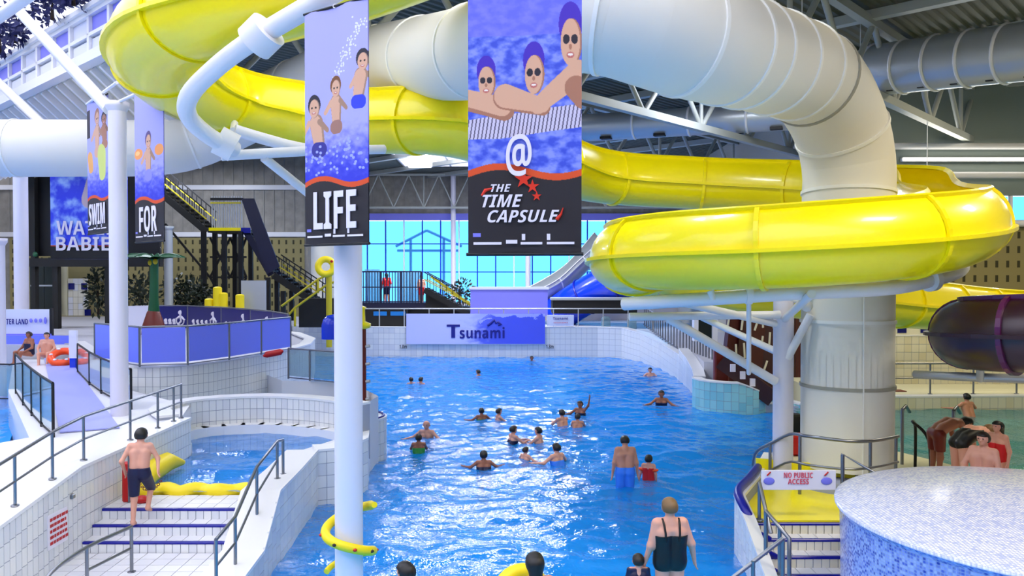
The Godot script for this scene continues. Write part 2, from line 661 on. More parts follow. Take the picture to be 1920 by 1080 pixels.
func shell():
	slab("floor", "concrete base floor under the whole hall", [[-34, 8], [26, 8], [26, -60.5], [-34, -60.5]], -2.6, -2.3, M.deck_plain)
	var wl := plain_wall("wall_left", "plain pale side wall of the hall", Vector3(-34, -2.3, 8), Vector3(-34, -2.3, -48), 17.3, 0.3, M.wall_plain)
	plain_wall("wall_rear", "plain pale wall behind the viewing gallery", Vector3(-34, -2.3, 8), Vector3(26, -2.3, 8), 17.3, 0.3, M.wall_plain)
	plain_wall("wall_right", "plain pale side wall beyond the lagoon", Vector3(26, -2.3, 8), Vector3(26, -2.3, -31), 14.5, 0.3, M.wall_plain)
	# grey clad wall behind the stair tower
	var wb := plain_wall("wall_left_back", "grey ribbed cladding wall behind the dark stair tower", Vector3(-34, -2.3, -48), Vector3(-12.2, -2.3, -48), 14.5, 0.3, M.clad_grey)
	ribs(wb, Vector3(-30, 7.3, -48), Vector3(-12.4, 7.3, -48), 4.6, 0.6, Vector3(0, 0, 0.16), M.clad_rib, 0.06)
	for y in [7.1, 9.9]:
		var b := MB.new()
		b.box(Vector3(-23, y, -47.78), Vector3(21.5, 0.28, 0.12))
		part("rail_band", b, M.white_paint, wb)
	perforated(wb, -30.0, -12.4, 2.2, 6.9, -47.82)
	plain_wall("wall_left_return", "plain return wall beside the blue glazing", Vector3(-12.2, -2.3, -48), Vector3(-12.2, -2.3, -60), 14.5, 0.3, M.wall_plain)
	# far wall: blue glazing between columns, cladding above
	var wf := plain_wall("wall_far_upper", "grey cladding band above the blue glazed wall", Vector3(-12.2, 9.15, -60), Vector3(12.5, 9.15, -60), 3.05, 0.3, M.clad_grey)
	ribs(wf, Vector3(-12, 9.5, -60), Vector3(12.3, 9.5, -60), 2.6, 0.8, Vector3(0, 0, 0.16), M.clad_rib, 0.06)
	plain_wall("wall_far_lower", "low dark wall under the blue glazing", Vector3(-12.2, -2.3, -60), Vector3(12.5, -2.3, -60), 4.9, 0.3, M.deck_plain)
	var gw := struct_node("window_1", "tall blue glazed wall divided by slim mullions", Vector3(-12.2, 2.6, -60))
	var beam := MB.new()
	beam.box(Vector3(0.15, 9.0, -59.8), Vector3(24.7, 0.5, 0.5))
	part("head_beam", beam, M.panel_lavender, gw)
	var nx := 18
	for i in nx:
		var x0 := -12.2 + 24.7 * i / nx
		var x1 := -12.2 + 24.7 * (i + 1) / nx
		for j in 3:
			var y0: float = [2.6, 4.9, 7.0][j]
			var y1: float = [4.9, 7.0, 8.75][j]
			var g := MB.new()
			g.box(Vector3((x0 + x1) / 2, (y0 + y1) / 2, -60), Vector3(x1 - x0 - 0.08, y1 - y0 - 0.08, 0.02))
			part("pane", g, M.glass_blue, gw)
		var mm := MB.new()
		mm.box(Vector3(x0, 5.7, -59.95), Vector3(0.09, 6.2, 0.14))
		part("mullion", mm, M.blue_gloss if i % 3 else M.white_paint, gw)
	for y in [2.6, 4.9, 7.0]:
		var tr := MB.new()
		tr.box(Vector3(0.15, y, -59.95), Vector3(24.7, 0.08, 0.12))
		part("transom", tr, M.blue_gloss, gw)
	for px in [650.0, 850.0, 990.0]:
		var c := MB.new()
		var p := at(px, 515, 59.0)
		c.tube([Vector3(p.x, 2.3, p.z), Vector3(p.x, 12.1, p.z)], 0.19, 14)
		solo("column", c, M.white_column, "slim white column in front of the blue glazed wall", "column", "slim columns at the blue glazing")
	var cn := thing("reflection_bars", "added white bars outside the blue glazing standing in for reflections in the glass", "canopy", Vector3(at(800, 515, 64.0).x, -2.3, -64.0))  # added bars imitate the white truss-like reflections in the glazing
	for e in [[742, 462, 800, 432], [800, 432, 866, 462], [745, 470, 862, 470], [770, 446, 770, 0], [832, 446, 832, 0]]:
		var c := MB.new()
		var a := at(e[0], e[1], 64.0)
		c.tube([a, at(e[2], e[3], 64.0) if e[3] > 0 else Vector3(a.x, -2.3, a.z)], 0.12, 8)
		part("post" if e[3] == 0 else "bar", c, M.white_paint, cn)
	# white lattice under the roof by the far wall
	truss(Vector3(-12, 9.6, -58.6), Vector3(12.4, 9.6, -58.6), 2.4, 2.2, "white zigzag truss in front of the cladding above the blue glazing", 0.14)
	# right side: tan perforated wall with strip windows, return wall
	var wr := plain_wall("wall_right_back", "tan perforated cladding wall behind the lagoon", Vector3(12.5, -2.3, -31), Vector3(26, -2.3, -31), 8.9, 0.3, M.clad_tan)
	perforated(wr, 15.5, 26.0, 2.6, 6.5, -30.82)
	plain_wall("wall_right_return", "pale return wall behind the red stair tower", Vector3(12.5, -2.3, -31), Vector3(12.5, -2.3, -60), 14.5, 0.3, M.wall_plain)
	plain_wall("wall_right_upper", "dull grey wall above the strip window", Vector3(12.5, 7.75, -31), Vector3(26, 7.75, -31), 4.45, 0.3, M.wall_teal)
	var sw := struct_node("window_2", "strip of pale blue windows above the tan wall", Vector3(12.5, 6.6, -31))
	for i in 6:
		var g := MB.new()
		g.box(Vector3(13.6 + 2.25 * i, 7.17, -31), Vector3(2.15, 1.1, 0.02))
		part("pane", g, M.glass_blue, sw)
		var mm := MB.new()
		mm.box(Vector3(12.5 + 2.25 * i, 7.17, -30.95), Vector3(0.1, 1.15, 0.14))
		part("mullion", mm, M.white_paint, sw)
	for e in [[17.4, 9.1, 5.0], [22.2, 9.5, 3.6]]:
		var sl := thing("strip_lamp", "white fluorescent strip lamp on the wall above the lagoon", "lamp", Vector3(e[0], e[1], -30.5), "strip lamps above the lagoon")
		var hb := MB.new()
		hb.cbox(Vector3(e[0], e[1], -30.7), Vector3(e[2], 0.16, 0.2), 0.03)
		var hs_ := part("housing", hb, M.white_paint, sl)
		var tb := MB.new()
		tb.tube([Vector3(e[0] - e[2] / 2, e[1], -30.52), Vector3(e[0] + e[2] / 2, e[1], -30.52)], 0.06, 10)
		part("lamp_tube", tb, M.lamp_face, hs_)
		var ar := AreaLight3D.new()
		ar.name = "area_light"
		ar.area_size = Vector2(e[2], 0.12)
		ar.light_energy = 10.0
		ar.light_color = Color(1.0, 0.98, 0.9)
		ar.area_range = 60.0
		ar.shadow_enabled = true
		sl.add_child(ar)
		ar.position = Vector3(0, 0, 0.08)
		ar.rotation.y = PI
	for y in [6.66, 8.5, 9.6]:
		var c := MB.new()
		c.tube([Vector3(12.7, y, -30.6), Vector3(26, y, -30.6)], 0.13, 10)
		solo("wall_pipe", c, M.white_paint, "white pipe running level along the wall above the lagoon", "pipe", "level pipes on the lagoon wall")

func perforated(root: Node3D, x0: float, x1: float, y0: float, y1: float, z: float):
	var b := MB.new()
	b.box(Vector3((x0 + x1) / 2, (y0 + y1) / 2, z), Vector3(x1 - x0, y1 - y0, 0.06))
	part("perforated_panel", b, M.clad_tan, root)
	var h := MB.new()
	var nx := int((x1 - x0) / 0.42)
	var ny := int((y1 - y0) / 0.5)
	for i in nx:
		for j in ny:
			h.box(Vector3(x0 + (i + 0.5) * (x1 - x0) / nx, y0 + (j + 0.5) * (y1 - y0) / ny, z + 0.031), Vector3(0.11, 0.26, 0.012))
	var mi := part("slots", h, M.clad_hole, root)
	mi.set_meta("kind", "stuff")

# ------------------------------------------------------------------ roof
func truss(a: Vector3, b: Vector3, depth: float, panel: float, label: String, w := 0.2):
	var t := thing("roof_truss", label, "truss", a, "white roof trusses")
	var up := Vector3(0, depth, 0)
	var c := MB.new()
	c.bar(a, b, w, w)
	part("bottom_chord", c, M.roof_steel, t)
	c = MB.new()
	c.bar(a + up, b + up, w, w)
	part("top_chord", c, M.roof_steel, t)
	var L := (b - a).length()
	var k := int(L / panel)
	for i in k:
		var p := a.lerp(b, float(i) / k)
		var q := a.lerp(b, (i + 0.5) / k)
		var r := a.lerp(b, float(i + 1) / k)
		for e in [[p + up, q], [q, r + up]]:
			var s := MB.new()
			s.tube(e, w * 0.36, 8, false)
			part("strut", s, M.roof_steel, t)
		if i % 2 == 0:
			var s2 := MB.new()
			s2.tube([q, q + up], w * 0.3, 8, false)
			part("strut", s2, M.roof_steel, t)

func roof():
	# corrugated deck on the right of the girder line
	var root := struct_node("ceiling", "dark corrugated steel roof deck", Vector3(0, 12.2, -30))
	var b := MB.new()
	var pitch := 0.3
	var s0 := -46.0
	var k := 0
	while s0 + k * pitch < 30.0:
		var s := s0 + k * pitch
		var base := LQ + LU * s
		# run from the girder line until a wall
		var start := 0.0
		var tmax := 90.0
		tmax = min(tmax, (26.0 - base.x) / LN.x)
		tmax = min(tmax, (base.z + 60.5) / -LN.z)
		var tmin := start
		if base.x < -34.0:
			tmin = (-34.0 - base.x) / LN.x
		if base.z > 8.0:
			tmin = max(tmin, (base.z - 8.0) / -LN.z)
		# leave the added rooflight open
		var e0: float = max((RL.position.x - base.x) / LN.x, (base.z - RL.end.y) / -LN.z)
		var e1: float = min((RL.end.x - base.x) / LN.x, (base.z - RL.position.y) / -LN.z)
		var runs := [[tmin, tmax]]
		if e1 > e0 and e1 > tmin and e0 < tmax:
			runs = [[tmin, e0], [e1, tmax]]
		for rn in runs:
			if rn[1] <= rn[0]:
				continue
			var p0: Vector3 = base + LN * rn[0] + Vector3(0, 12.2, 0)
			var p1: Vector3 = base + LN * rn[1] + Vector3(0, 12.2, 0)
			var e := LU * pitch
			var h := Vector3(0, 0.09, 0)
			b.quad(p0, p1, p1 + e * 0.4, p0 + e * 0.4, Vector3.DOWN)
			b.quad(p0 + e * 0.4, p1 + e * 0.4, p1 + e * 0.5 + h, p0 + e * 0.5 + h, (Vector3.DOWN + LU).normalized())
			b.quad(p0 + e * 0.5 + h, p1 + e * 0.5 + h, p1 + e * 0.9 + h, p0 + e * 0.9 + h, Vector3.DOWN)
			b.quad(p0 + e * 0.9 + h, p1 + e * 0.9 + h, p1 + e, p0 + e, (Vector3.DOWN - LU).normalized())
			b.box((p0 + p1) * 0.5 + e * 0.5 + Vector3(0, 0.2, 0), Vector3(pitch, 0.1, (p1 - p0).length()), Basis(LU, Vector3.UP, LU.cross(Vector3.UP)))
		k += 1
	part("roof_sheet", b, M.roof_deck, root)
	# unseen rooflight added over the wave pool to give its water white glitter
	var rl := struct_node("added_window_5", "long unseen rooflight added over the wave pool for glitter on the water", Vector3(RL.get_center().x, 12.3, RL.get_center().y))
	for i in 3:
		for j in 8:
			var pn := MB.new()
			pn.box(Vector3(RL.position.x + RL.size.x * (i + 0.5) / 3.0, 12.45, RL.position.y + RL.size.y * (j + 0.5) / 8.0), Vector3(RL.size.x / 3.0 - 0.06, 0.02, RL.size.y / 8.0 - 0.06))
			part("pane", pn, M.glass, rl)
	for i in 4:
		var gb := MB.new()
		gb.box(Vector3(RL.position.x + RL.size.x * i / 3.0, 12.4, RL.get_center().y), Vector3(0.12, 0.3, RL.size.y))
		part("glazing_bar", gb, M.white_paint, rl)
	for j in 9:
		var gb := MB.new()
		gb.box(Vector3(RL.get_center().x, 12.4, RL.position.y + RL.size.y * j / 8.0), Vector3(RL.size.x, 0.3, 0.12))
		part("glazing_bar", gb, M.white_paint, rl)
	# purlins across the trusses
	for t in [3.0, 7.0, 11.0, 15.0, 19.0, 23.0, 27.0, 31.0]:
		var pu := MB.new()
		var a: Vector3 = LQ + LN * t + Vector3(0, 12.05, 0)
		var lo := -46.0
		var hi := 27.0
		lo = max(lo, (26.0 - a.x) / LU.x)
		hi = min(hi, (a.z + 60.0) / 0.6816)
		hi = min(hi, (a.x + 33.0) / 0.7317)
		lo = max(lo, (a.z - 7.5) / 0.6816)
		pu.bar(a + LU * lo, a + LU * hi, 0.3, 0.26)
		part("purlin", pu, M.roof_steel, root)
	for s in [-1.7, -8.05, -14.4, -20.8, -27.2]:
		var a: Vector3 = LQ + LU * s + LN * 0.4 + Vector3(0, 9.9, 0)
		var L: float = min(40.0, (25.6 - a.x) / LN.x, (a.z + 58.0) / -LN.z)
		truss(a, a + LN * L, 2.0, 3.4, "pale steel zigzag truss under the dark roof deck", 0.24)
	# clerestory girder along the line, glass above it
	var g := struct_node("window_3", "clerestory glazing with a white lattice girder at its foot", LQ + Vector3(0, 10.9, 0))
	var dirs := Basis(LU, Vector3.UP, LU.cross(Vector3.UP))
	for e in [[10.9, 0.3, 0.35], [12.15, 0.14, 0.25], [11.55, 0.1, 0.2], [15.0, 0.3, 0.3]]:
		var c := MB.new()
		c.box(LQ + LU * -8.0 + Vector3(0, e[0], 0), Vector3(72.0, e[1], e[2]), dirs)
		part("girder_rail", c, M.white_paint, g)
	for i in 48:
		var s := -43.0 + 1.5 * i
		var c := MB.new()
		c.box(LQ + LU * s + Vector3(0, 11.5, 0), Vector3(0.16, 1.3, 0.2), dirs)
		part("girder_post", c, M.white_paint, g)
		var c3 := MB.new()
		c3.box(LQ + LU * (s + 0.75) + Vector3(0, 11.22, 0), Vector3(1.3, 0.42, 0.03), dirs)
		part("girder_panel", c3, M.panel_white, g)
		var c4 := MB.new()
		c4.box(LQ + LU * (s + 0.75) + Vector3(0, 11.85, -0.02), Vector3(1.3, 0.44, 0.03), dirs)
		part("girder_panel", c4, M.panel_lavender if i % 3 else M.panel_white, g)
		if i % 2 == 0:
			c = MB.new()
			c.box(LQ + LU * s + Vector3(0, 13.6, 0), Vector3(0.1, 2.7, 0.12), dirs)
			part("mullion", c, M.white_paint, g)
			var p := MB.new()
			p.box(LQ + LU * (s + 1.5) + Vector3(0, 13.55, 0), Vector3(2.88, 2.6, 0.02), dirs)
			part("pane", p, M.cyan_glass if i in [24, 38] else M.glass, g)
	# ribbed soffit falling away behind the girder
	var sf := struct_node("trim_1", "white ribbed soffit sloping down behind the girder", LQ + Vector3(0, 10.8, 0))
	var V := Vector3(LN.x, -0.86, LN.z).normalized()
	var nrm := LU.cross(V).normalized()
	if nrm.y > 0:
		nrm = -nrm
	var so := MB.new()
	var A := LQ + LU * -3.0 + LN * 0.2 + Vector3(0, 10.75, 0)
	so.box(A + LU * 13.0 + V * 1.3 - nrm * 0.1, Vector3(26.0, 0.1, 2.6), Basis(LU, nrm, V))
	part("soffit_sheet", so, M.soffit, sf)
	for i in 36:
		var r := MB.new()
		r.box(A + LU * (0.4 + 0.72 * i) + V * 1.3 + nrm * 0.02, Vector3(0.12, 0.24, 2.6), Basis(LU, nrm, V))
		part("rib", r, M.white_paint, sf)
	# big sloping white braces in front of the girder
	for e in [[[30, 15, 22.0], [206, 205, 17.6]], [[-60, 100, 27.0], [150, 300, 23.0]], [[-20, 45, 20.0], [70, -20, 17.0]]]:
		var c := MB.new()
		c.tube([at(e[0][0], e[0][1], e[0][2]), at(e[1][0], e[1][1], e[1][2])], 0.14, 12)
		solo("roof_brace", c, M.white_paint, "white tubular brace rising to the clerestory girder", "brace", "tubular roof braces")
	# glazed roof over the near left of the hall
	var gr := struct_node("window_4", "glazed roof of white beams over the near part of the hall", LQ + Vector3(0, 15.0, 0))
	for i in 15:
		var s := -43.0 + 5.0 * i
		var p := LQ + LU * s
		var e := 0.0
		while e < 60.0:
			var q := p - LN * e
			if q.x < -34 or q.z > 8 or q.x > 26:
				break
			var pn := MB.new()
			pn.box(q + LU * 2.5 - LN * 2.5 + Vector3(0, 15.0, 0), Vector3(4.9, 0.02, 4.9), Basis(LU, Vector3.UP, LU.cross(Vector3.UP)))
			part("pane", pn, M.glass, gr)
			e += 5.0
		if e > 0:
			var bm := MB.new()
			bm.bar(p + Vector3(0, 14.9, 0), p - LN * e + Vector3(0, 14.9, 0), 0.2, 0.4)
			part("beam", bm, M.white_paint, gr)
	# trough of dark plants along the top of the girder
	var tg := thing("plant_trough", "long white plant trough along the top of the clerestory girder", "planter", LQ + Vector3(0, 12.22, 0))
	var tb := MB.new()
	tb.box(LQ + LU * 6.0 - LN * 0.12 + Vector3(0, 12.28, 0), Vector3(17.0, 0.14, 0.22), dirs)
	part("trough", tb, M.white_paint, tg)
	for pk in 9:
		var sz: float = [0.5, 0.75, 0.42, 0.62, 0.8, 0.48, 0.7, 0.55, 0.66][pk]
		bush("dark blue-leaved plant in the trough on the clerestory girder", LQ + LU * (-1.6 + 1.75 * pk) - LN * 0.5 + Vector3(0, 12.3 + sz * 0.9, 0), Vector3(sz, sz, 0.4), M.leaf_blue, 60 + pk, 150, "plants in the girder trough")

# ------------------------------------------------------------------ wave pool
func floor_y(z: float) -> float:
	if z < -30.0:
		return -1.8
	if z < -11.5:
		return lerp(-1.8, -0.02, (z + 30.0) / 18.5)
	return -0.02 + (z + 11.5) * 0.14

func water_sheet(called: String, label: String, poly: PackedVector2Array, y: float, m: Material, step: float, amp: float):
	var lo := Vector2(1e9, 1e9)
	var hi := -lo
	for p in poly:
		lo = lo.min(p)
		hi = hi.max(p)
	var nx := int((hi.x - lo.x) / step) + 2
	var nz := int((hi.y - lo.y) / step) + 2
	var nn := FastNoiseLite.new()
	nn.noise_type = FastNoiseLite.TYPE_SIMPLEX_SMOOTH
	nn.fractal_type = FastNoiseLite.FRACTAL_NONE
	nn.frequency = 1.0
	nn.seed = 12
	var hs := PackedFloat32Array()
	hs.resize(nx * nz)
	for j in nz:
		for i in nx:
			var x := lo.x + i * step
			var z := lo.y + j * step
			hs[i + j * nx] = amp * (0.055 * nn.get_noise_2d(x * 0.22, z * 0.30) + 0.036 * nn.get_noise_2d(x * 0.62 + 9.0, z * 0.85) + 0.022 * nn.get_noise_2d(x * 1.5 + 31.0, z * 1.9) + 0.0105 * nn.get_noise_2d(x * 3.1 + 57.0, z * 3.6))
	var b := MB.new()
	for j in nz - 1:
		for i in nx - 1:
			var c := Vector2(lo.x + (i + 0.5) * step, lo.y + (j + 0.5) * step)
			if not Geometry2D.is_point_in_polygon(c, poly):
				continue
			var p := []
			var n := []
			for e in [[0, 0], [1, 0], [1, 1], [0, 1]]:
				var a: int = i + e[0]
				var d: int = j + e[1]
				p.append(Vector3(lo.x + a * step, y + hs[a + d * nx], lo.y + d * step))
				n.append(Vector3((hs[max(a - 1, 0) + d * nx] - hs[min(a + 1, nx - 1) + d * nx]) / (2.0 * step), 1, (hs[a + max(d - 1, 0) * nx] - hs[a + min(d + 1, nz - 1) * nx]) / (2.0 * step)).normalized())
			b.tri(p[0], p[1], p[2], n[0], n[1], n[2])
			b.tri(p[0], p[2], p[3], n[0], n[2], n[3])
	return solo(called, b, m, label, "water", "", "stuff")

var pool_poly := PackedVector2Array()
func pool():
	var fl := struct_node("floor_pool", "pale blue pool floor sloping up to a beach", Vector3(0, -1.8, -30))
	var b := MB.new()
	var zs := [-49.0, -30.0, -26.0, -20.0, -15.0, -11.5, -9.0, -4.0]
	for i in zs.size() - 1:
		var n := Vector3(0, zs[i + 1] - zs[i], floor_y(zs[i]) - floor_y(zs[i + 1])).normalized()
		b.quad(Vector3(-15, floor_y(zs[i]), zs[i]), Vector3(12, floor_y(zs[i]), zs[i]), Vector3(12, floor_y(zs[i + 1]), zs[i + 1]), Vector3(-15, floor_y(zs[i + 1]), zs[i + 1]), n)
	part("floor_surface", b, M.pool_paint, fl)
	for q in [[-15.0, -46.9], [7.3, -46.9], [7.6, -36.0], [7.3, -31.0], [9.6, -30.0], [10.5, -24.0], [6.6, -19.5], [4.5, -14.5], [3.75, -13.0], [3.75, -10.6], [-3.8, -10.6], [-4.2, -16.4], [-4.2, -19.0], [-4.6, -22.3], [-6.6, -22.3], [-7.5, -25.9], [-15.0, -34.0]]:
		pool_poly.append(Vector2(q[0], q[1]))
	water_sheet("pool_water", "rippling bright blue water of the wave pool", pool_poly, 0.0, M.water, 0.085, 1.0)
	# far wall with the wave chambers behind it
	var T := [M.tile, M.tile_b, M.tile_c]
	var pts := []
	for q in [[548, 664], [620, 667.5], [760, 669], [1020, 669], [1120, 669], [1165, 671], [1200, 677], [1235, 690], [1277, 713]]:
		var p := on(q[0], q[1], 0.0)
		p.y = -0.6
		pts.append(p)
	tiled_wall("wall_pool_far", "white tiled wall at the deep end of the wave pool", pts, [1.66, 1.66, 1.66, 1.66, 1.66, 1.66, 1.5, 1.3, 1.05], 0.5, 0.32, 0.32, T, M.coping)
	# Tsunami board hung on it
	var A := at(762, 645, 45.5)
	var Bx := at(1022, 646, 45.5)
	var hgt := 57.0 * 45.5 / F
	var sg := thing("tsunami_sign", "large lavender and blue board reading Tsunami on the deep end wall", "sign", A)
	var bd := MB.new()
	bd.box((A + Bx) / 2 + Vector3(0, hgt / 2, 0), Vector3(Bx.x - A.x, hgt, 0.08))
	var im := Image.create(260, 60, false, Image.FORMAT_RGB8)
	var nz := FastNoiseLite.new()
	nz.seed = 11
	nz.frequency = 0.035
	nz.fractal_octaves = 4
	for y in 60:
		for x in 260:
			var n := nz.get_noise_2d(x, y * 2.0)
			var f := x / 260.0
			var crest := 0.42 - 0.32 * smoothstep(0.42, 0.62, f) + n * 0.22
			var k := smoothstep(0.40, 0.60, f + n * 0.12) * (1.0 if y / 60.0 > crest else 0.25)
			im.set_pixel(x, y, Color(0.80, 0.81, 0.99).lerp(Color(0.30, 0.36, 0.90), clampf(k * (0.55 + 0.6 * f), 0.0, 1.0)))
	var bm := mk("print_tsunami", Color.WHITE, 0.4)
	bm.albedo_texture = ImageTexture.create_from_image(im)
	part("board", bd, M.panel_white, sg)
	var pf := MB.new()
	var z1 := A.z + 0.046
	pf.quad(Vector3(A.x, A.y, z1), Vector3(Bx.x, A.y, z1), Vector3(Bx.x, A.y + hgt, z1), Vector3(A.x, A.y + hgt, z1), Vector3.BACK)
	part("print", pf, bm, sg)
	for f in [0.15, 0.5, 0.85]:
		var bk := MB.new()
		bk.box(Vector3(lerpf(A.x, Bx.x, f), A.y + hgt * 0.35, A.z - 0.16), Vector3(0.12, 0.12, 0.26))
		part("bracket", bk, M.steel, sg)
	text_fit("T", 0.75, 0.75, M.letter_navy, sg, at(850, 621, 45.4), Basis())
	text_fit("sunami", 2.55, 0.66, M.letter_navy, sg, at(904, 624, 45.4), Basis())
	var wv := MB.new()
	wv.tube([at(914, 611, 45.4), at(921, 606, 45.4), at(927, 600, 45.4), at(930, 606, 45.4), at(934, 604, 45.4), at(940, 609, 45.4), at(934, 610, 45.4)], 0.06, 6)
	part("wave_mark", wv, M.letter_navy, sg)
	for px in [756.0, 1031.0]:
		var p := at(px, 650, 45.62)
		var d := thing("depth_marker", "small dark 1.8m depth marking on the deep end wall", "marking", p, "depth markings")
		text_fit("1.8m", 0.42, 0.22, M.black, d, p, Basis())

# ------------------------------------------------------------------ left side: steps, splash basin, terraces, round children's pool
func v2(a: Array) -> PackedVector2Array:
	var r := PackedVector2Array()
	for q in a:
		r.append(Vector2(q[0], q[1]))
	return r

func arc_pts(c: Vector3, r: float, a0: float, a1: float, k: int) -> Array:
	var o := []
	for i in k + 1:
		var a: float = lerp(a0, a1, float(i) / k)
		o.append(c + Vector3(cos(a) * r, 0, sin(a) * r))
	return o

func flat_tiles(root: Node, x0: float, x1: float, z0: float, z1: float, y: float, s: float, m: Array):
	tiles(root, Vector3(x0, y, z1), Vector3.RIGHT, x1 - x0, Vector3.FORWARD, z1 - z0, s, s, m, "floor_tile")

func steps(called: String, label: String, x0: float, x1: float, levels: Array, ybase: float, T: Array, FT: Array):
	# levels: [top y, front z, back z] from the highest down
	var root := thing(called, label, "steps", Vector3((x0 + x1) / 2, ybase, levels[-1][1]))
	for i in levels.size():
		var e = levels[i]
		var low: float = levels[i + 1][0] if i + 1 < levels.size() else ybase
		var st := MB.new()
		st.box(Vector3((x0 + x1) / 2, (e[0] + ybase - 0.3) / 2, (e[1] + e[2]) / 2), Vector3(x1 - x0, e[0] - ybase + 0.3, e[1] - e[2]))
		var sp := part("step", st, M.grout, root)
		tiles(root, Vector3(x0, low, e[1]), Vector3.RIGHT, x1 - x0, Vector3.UP, e[0] - low, 0.125, 0.3, T)
		flat_tiles(root, x0, x1, e[2], e[1] - 0.05, e[0], 0.25, FT)
		var ns := MB.new()
		ns.cbox(Vector3((x0 + x1) / 2, e[0] - 0.008, e[1] - 0.012), Vector3(x1 - x0, 0.045, 0.06), 0.01)
		part("nosing", ns, M.blue_deep, root)
	return root

func left_decks():
	var T := [M.tile, M.tile_b, M.tile_c]
	var FT := [M.floor_tile, M.floor_tile_b]
	# raised deck with the path to the back
	var d := struct_node("floor_deck_left", "white raised deck beside the steps with a path leading to the back", Vector3(-7, 0, -10))
	var b := MB.new()
	b.prism(v2([[-6.9, -12.3], [-6.9, -16.6], [-7.4, -18.3], [-9.9, -20.7], [-12.5, -23.4], [-16.0, -28.4], [-17.6, -28.2], [-13.0, -20.6], [-8.9, -14.7], [-9.3, -13.9], [-12.0, -12.3]]), -2.3, 1.7)
	b.quad(Vector3(-12, 1.7, -12.3), Vector3(-6.9, 1.7, -12.3), Vector3(-6.9, 1.0, -8.0), Vector3(-12, 1.0, -8.0), Vector3(0, 1, 0.16).normalized())
	part("slab", b, M.floor_tile, d)
	# lavender mat on the path
	var mat_ := MB.new()
	var q := [on(112, 812, 1.71), on(224, 803, 1.71), on(141, 690, 1.71), on(82, 668, 1.71)]
	var up := Vector3(0, 0.025, 0)
	mat_.quad(q[0] + up, q[1] + up, q[2] + up, q[3] + up, Vector3.UP)
	mat_.quad(q[0], q[1], q[1] + up, q[0] + up, Vector3.BACK)
	mat_.quad(q[1], q[2], q[2] + up, q[1] + up, Vector3.RIGHT)
	solo("path_mat", mat_, M.mat_lavender, "lavender mat laid along the fenced path", "mat")
	# long tiled wall with the red notice, also the side of the basin
	tiled_wall("wall_ramp_left", "white tiled wall of the raised deck beside the steps", [Vector3(-6.65, -0.1, -9.0), Vector3(-6.65, -0.1, -10.4), Vector3(-6.65, -0.1, -12.3), Vector3(-6.65, 0.3, -14.0), Vector3(-6.65, 0.3, -16.5)], [1.2, 1.41, 1.7, 1.7, 1.7], 0.3, 0.125, 0.25, T, M.coping)
	# steps
	var fl := slab("floor_beach_left", "white tiled floor at the foot of the left steps", [[-6.65, -12.0], [-6.65, -7.0], [-4.3, -7.0], [-4.3, -12.0]], -2.3, 0.39, M.grout)
	flat_tiles(fl, -6.64, -4.36, -12.28, -9.5, 0.39, 0.25, FT)
	steps("tiled_steps", "white tiled steps with blue nosings below the splash basin", -6.64, -4.36, [[0.90, -12.9, -13.7], [0.73, -12.6, -12.9], [0.56, -12.3, -12.6]], 0.39, T, FT)
	# basin behind the steps
	slab("floor_basin", "pale blue floor of the splash basin", [[-6.65, -13.7], [-6.65, -16.6], [-7.5, -17.6], [-7.4, -18.7], [-6.1, -19.2], [-4.9, -18.9], [-3.6, -18.0], [-4.36, -16.0], [-4.36, -13.7]], -2.3, 0.5, M.pool_paint)
	water_sheet("basin_water", "rippling light blue water of the splash basin above the steps", v2([[-6.66, -13.75], [-6.66, -16.6], [-7.5, -17.6], [-7.4, -18.7], [-6.1, -19.2], [-4.9, -18.9], [-3.7, -18.1], [-4.4, -16.2], [-4.4, -13.75]]), 0.97, M.water_light, 0.1, 0.8)
	var lip := thing("foam_lip", "yellow padded lip along the edge of the splash basin", "padding", Vector3(-5.5, 0.9, -13.8))
	var l1 := MB.new()
	var lp := []
	for i in 24:
		lp.append(Vector3(-6.58 + 2.2 * i / 23.0, 0.93 + 0.02 * sin(i * 1.3), -13.85 + 0.06 * sin(i * 0.9)))
	l1.tube(lp, 0.14, 10)
	part("pad", l1, M.yellow_matt, lip)
	var l2 := MB.new()
	l2.tube([Vector3(-6.5, 0.95, -13.85), Vector3(-6.5, 1.15, -14.3), Vector3(-6.45, 1.2, -14.9), Vector3(-6.4, 1.05, -15.5)], [0.14, 0.2, 0.18, 0.05], 10)
	part("bulge", l2, M.yellow_matt, lip)
	# curved back wall of the basin with a ledge
	var cw := smooth([Vector3(-6.95, 0.5, -16.6), Vector3(-7.55, 0.5, -17.6), Vector3(-7.3, 0.5, -18.6), Vector3(-6.1, 0.5, -19.1), Vector3(-4.9, 0.5, -18.85), Vector3(-4.0, 0.5, -18.3), Vector3(-3.5, 0.5, -17.9)], 0.45)
	var tp := []
	for i in cw.size():
		tp.append(1.75)
	tiled_wall("wall_basin_back", "curved white tiled wall round the back of the splash basin", cw, tp, 0.4, 0.16, 0.25, T, M.coping)
	var lg := struct_node("trim_2", "pale ledge at the foot of the curved basin wall", Vector3(-6, 1.0, -18.8))
	var ledge := MB.new()
	for i in cw.size() - 1:
		var dd: Vector3 = ((cw[i + 1] - cw[i]) * Vector3(1, 0, 1)).normalized()
		ledge.box((cw[i] + cw[i + 1]) / 2 + dd.cross(Vector3.UP) * 0.12 + Vector3(0, 0.55, 0), Vector3(cw[i].distance_to(cw[i + 1]) + 0.06, 0.22, 0.3), Basis(dd, Vector3.UP, dd.cross(Vector3.UP)))
	part("ledge", ledge, M.coping, lg)
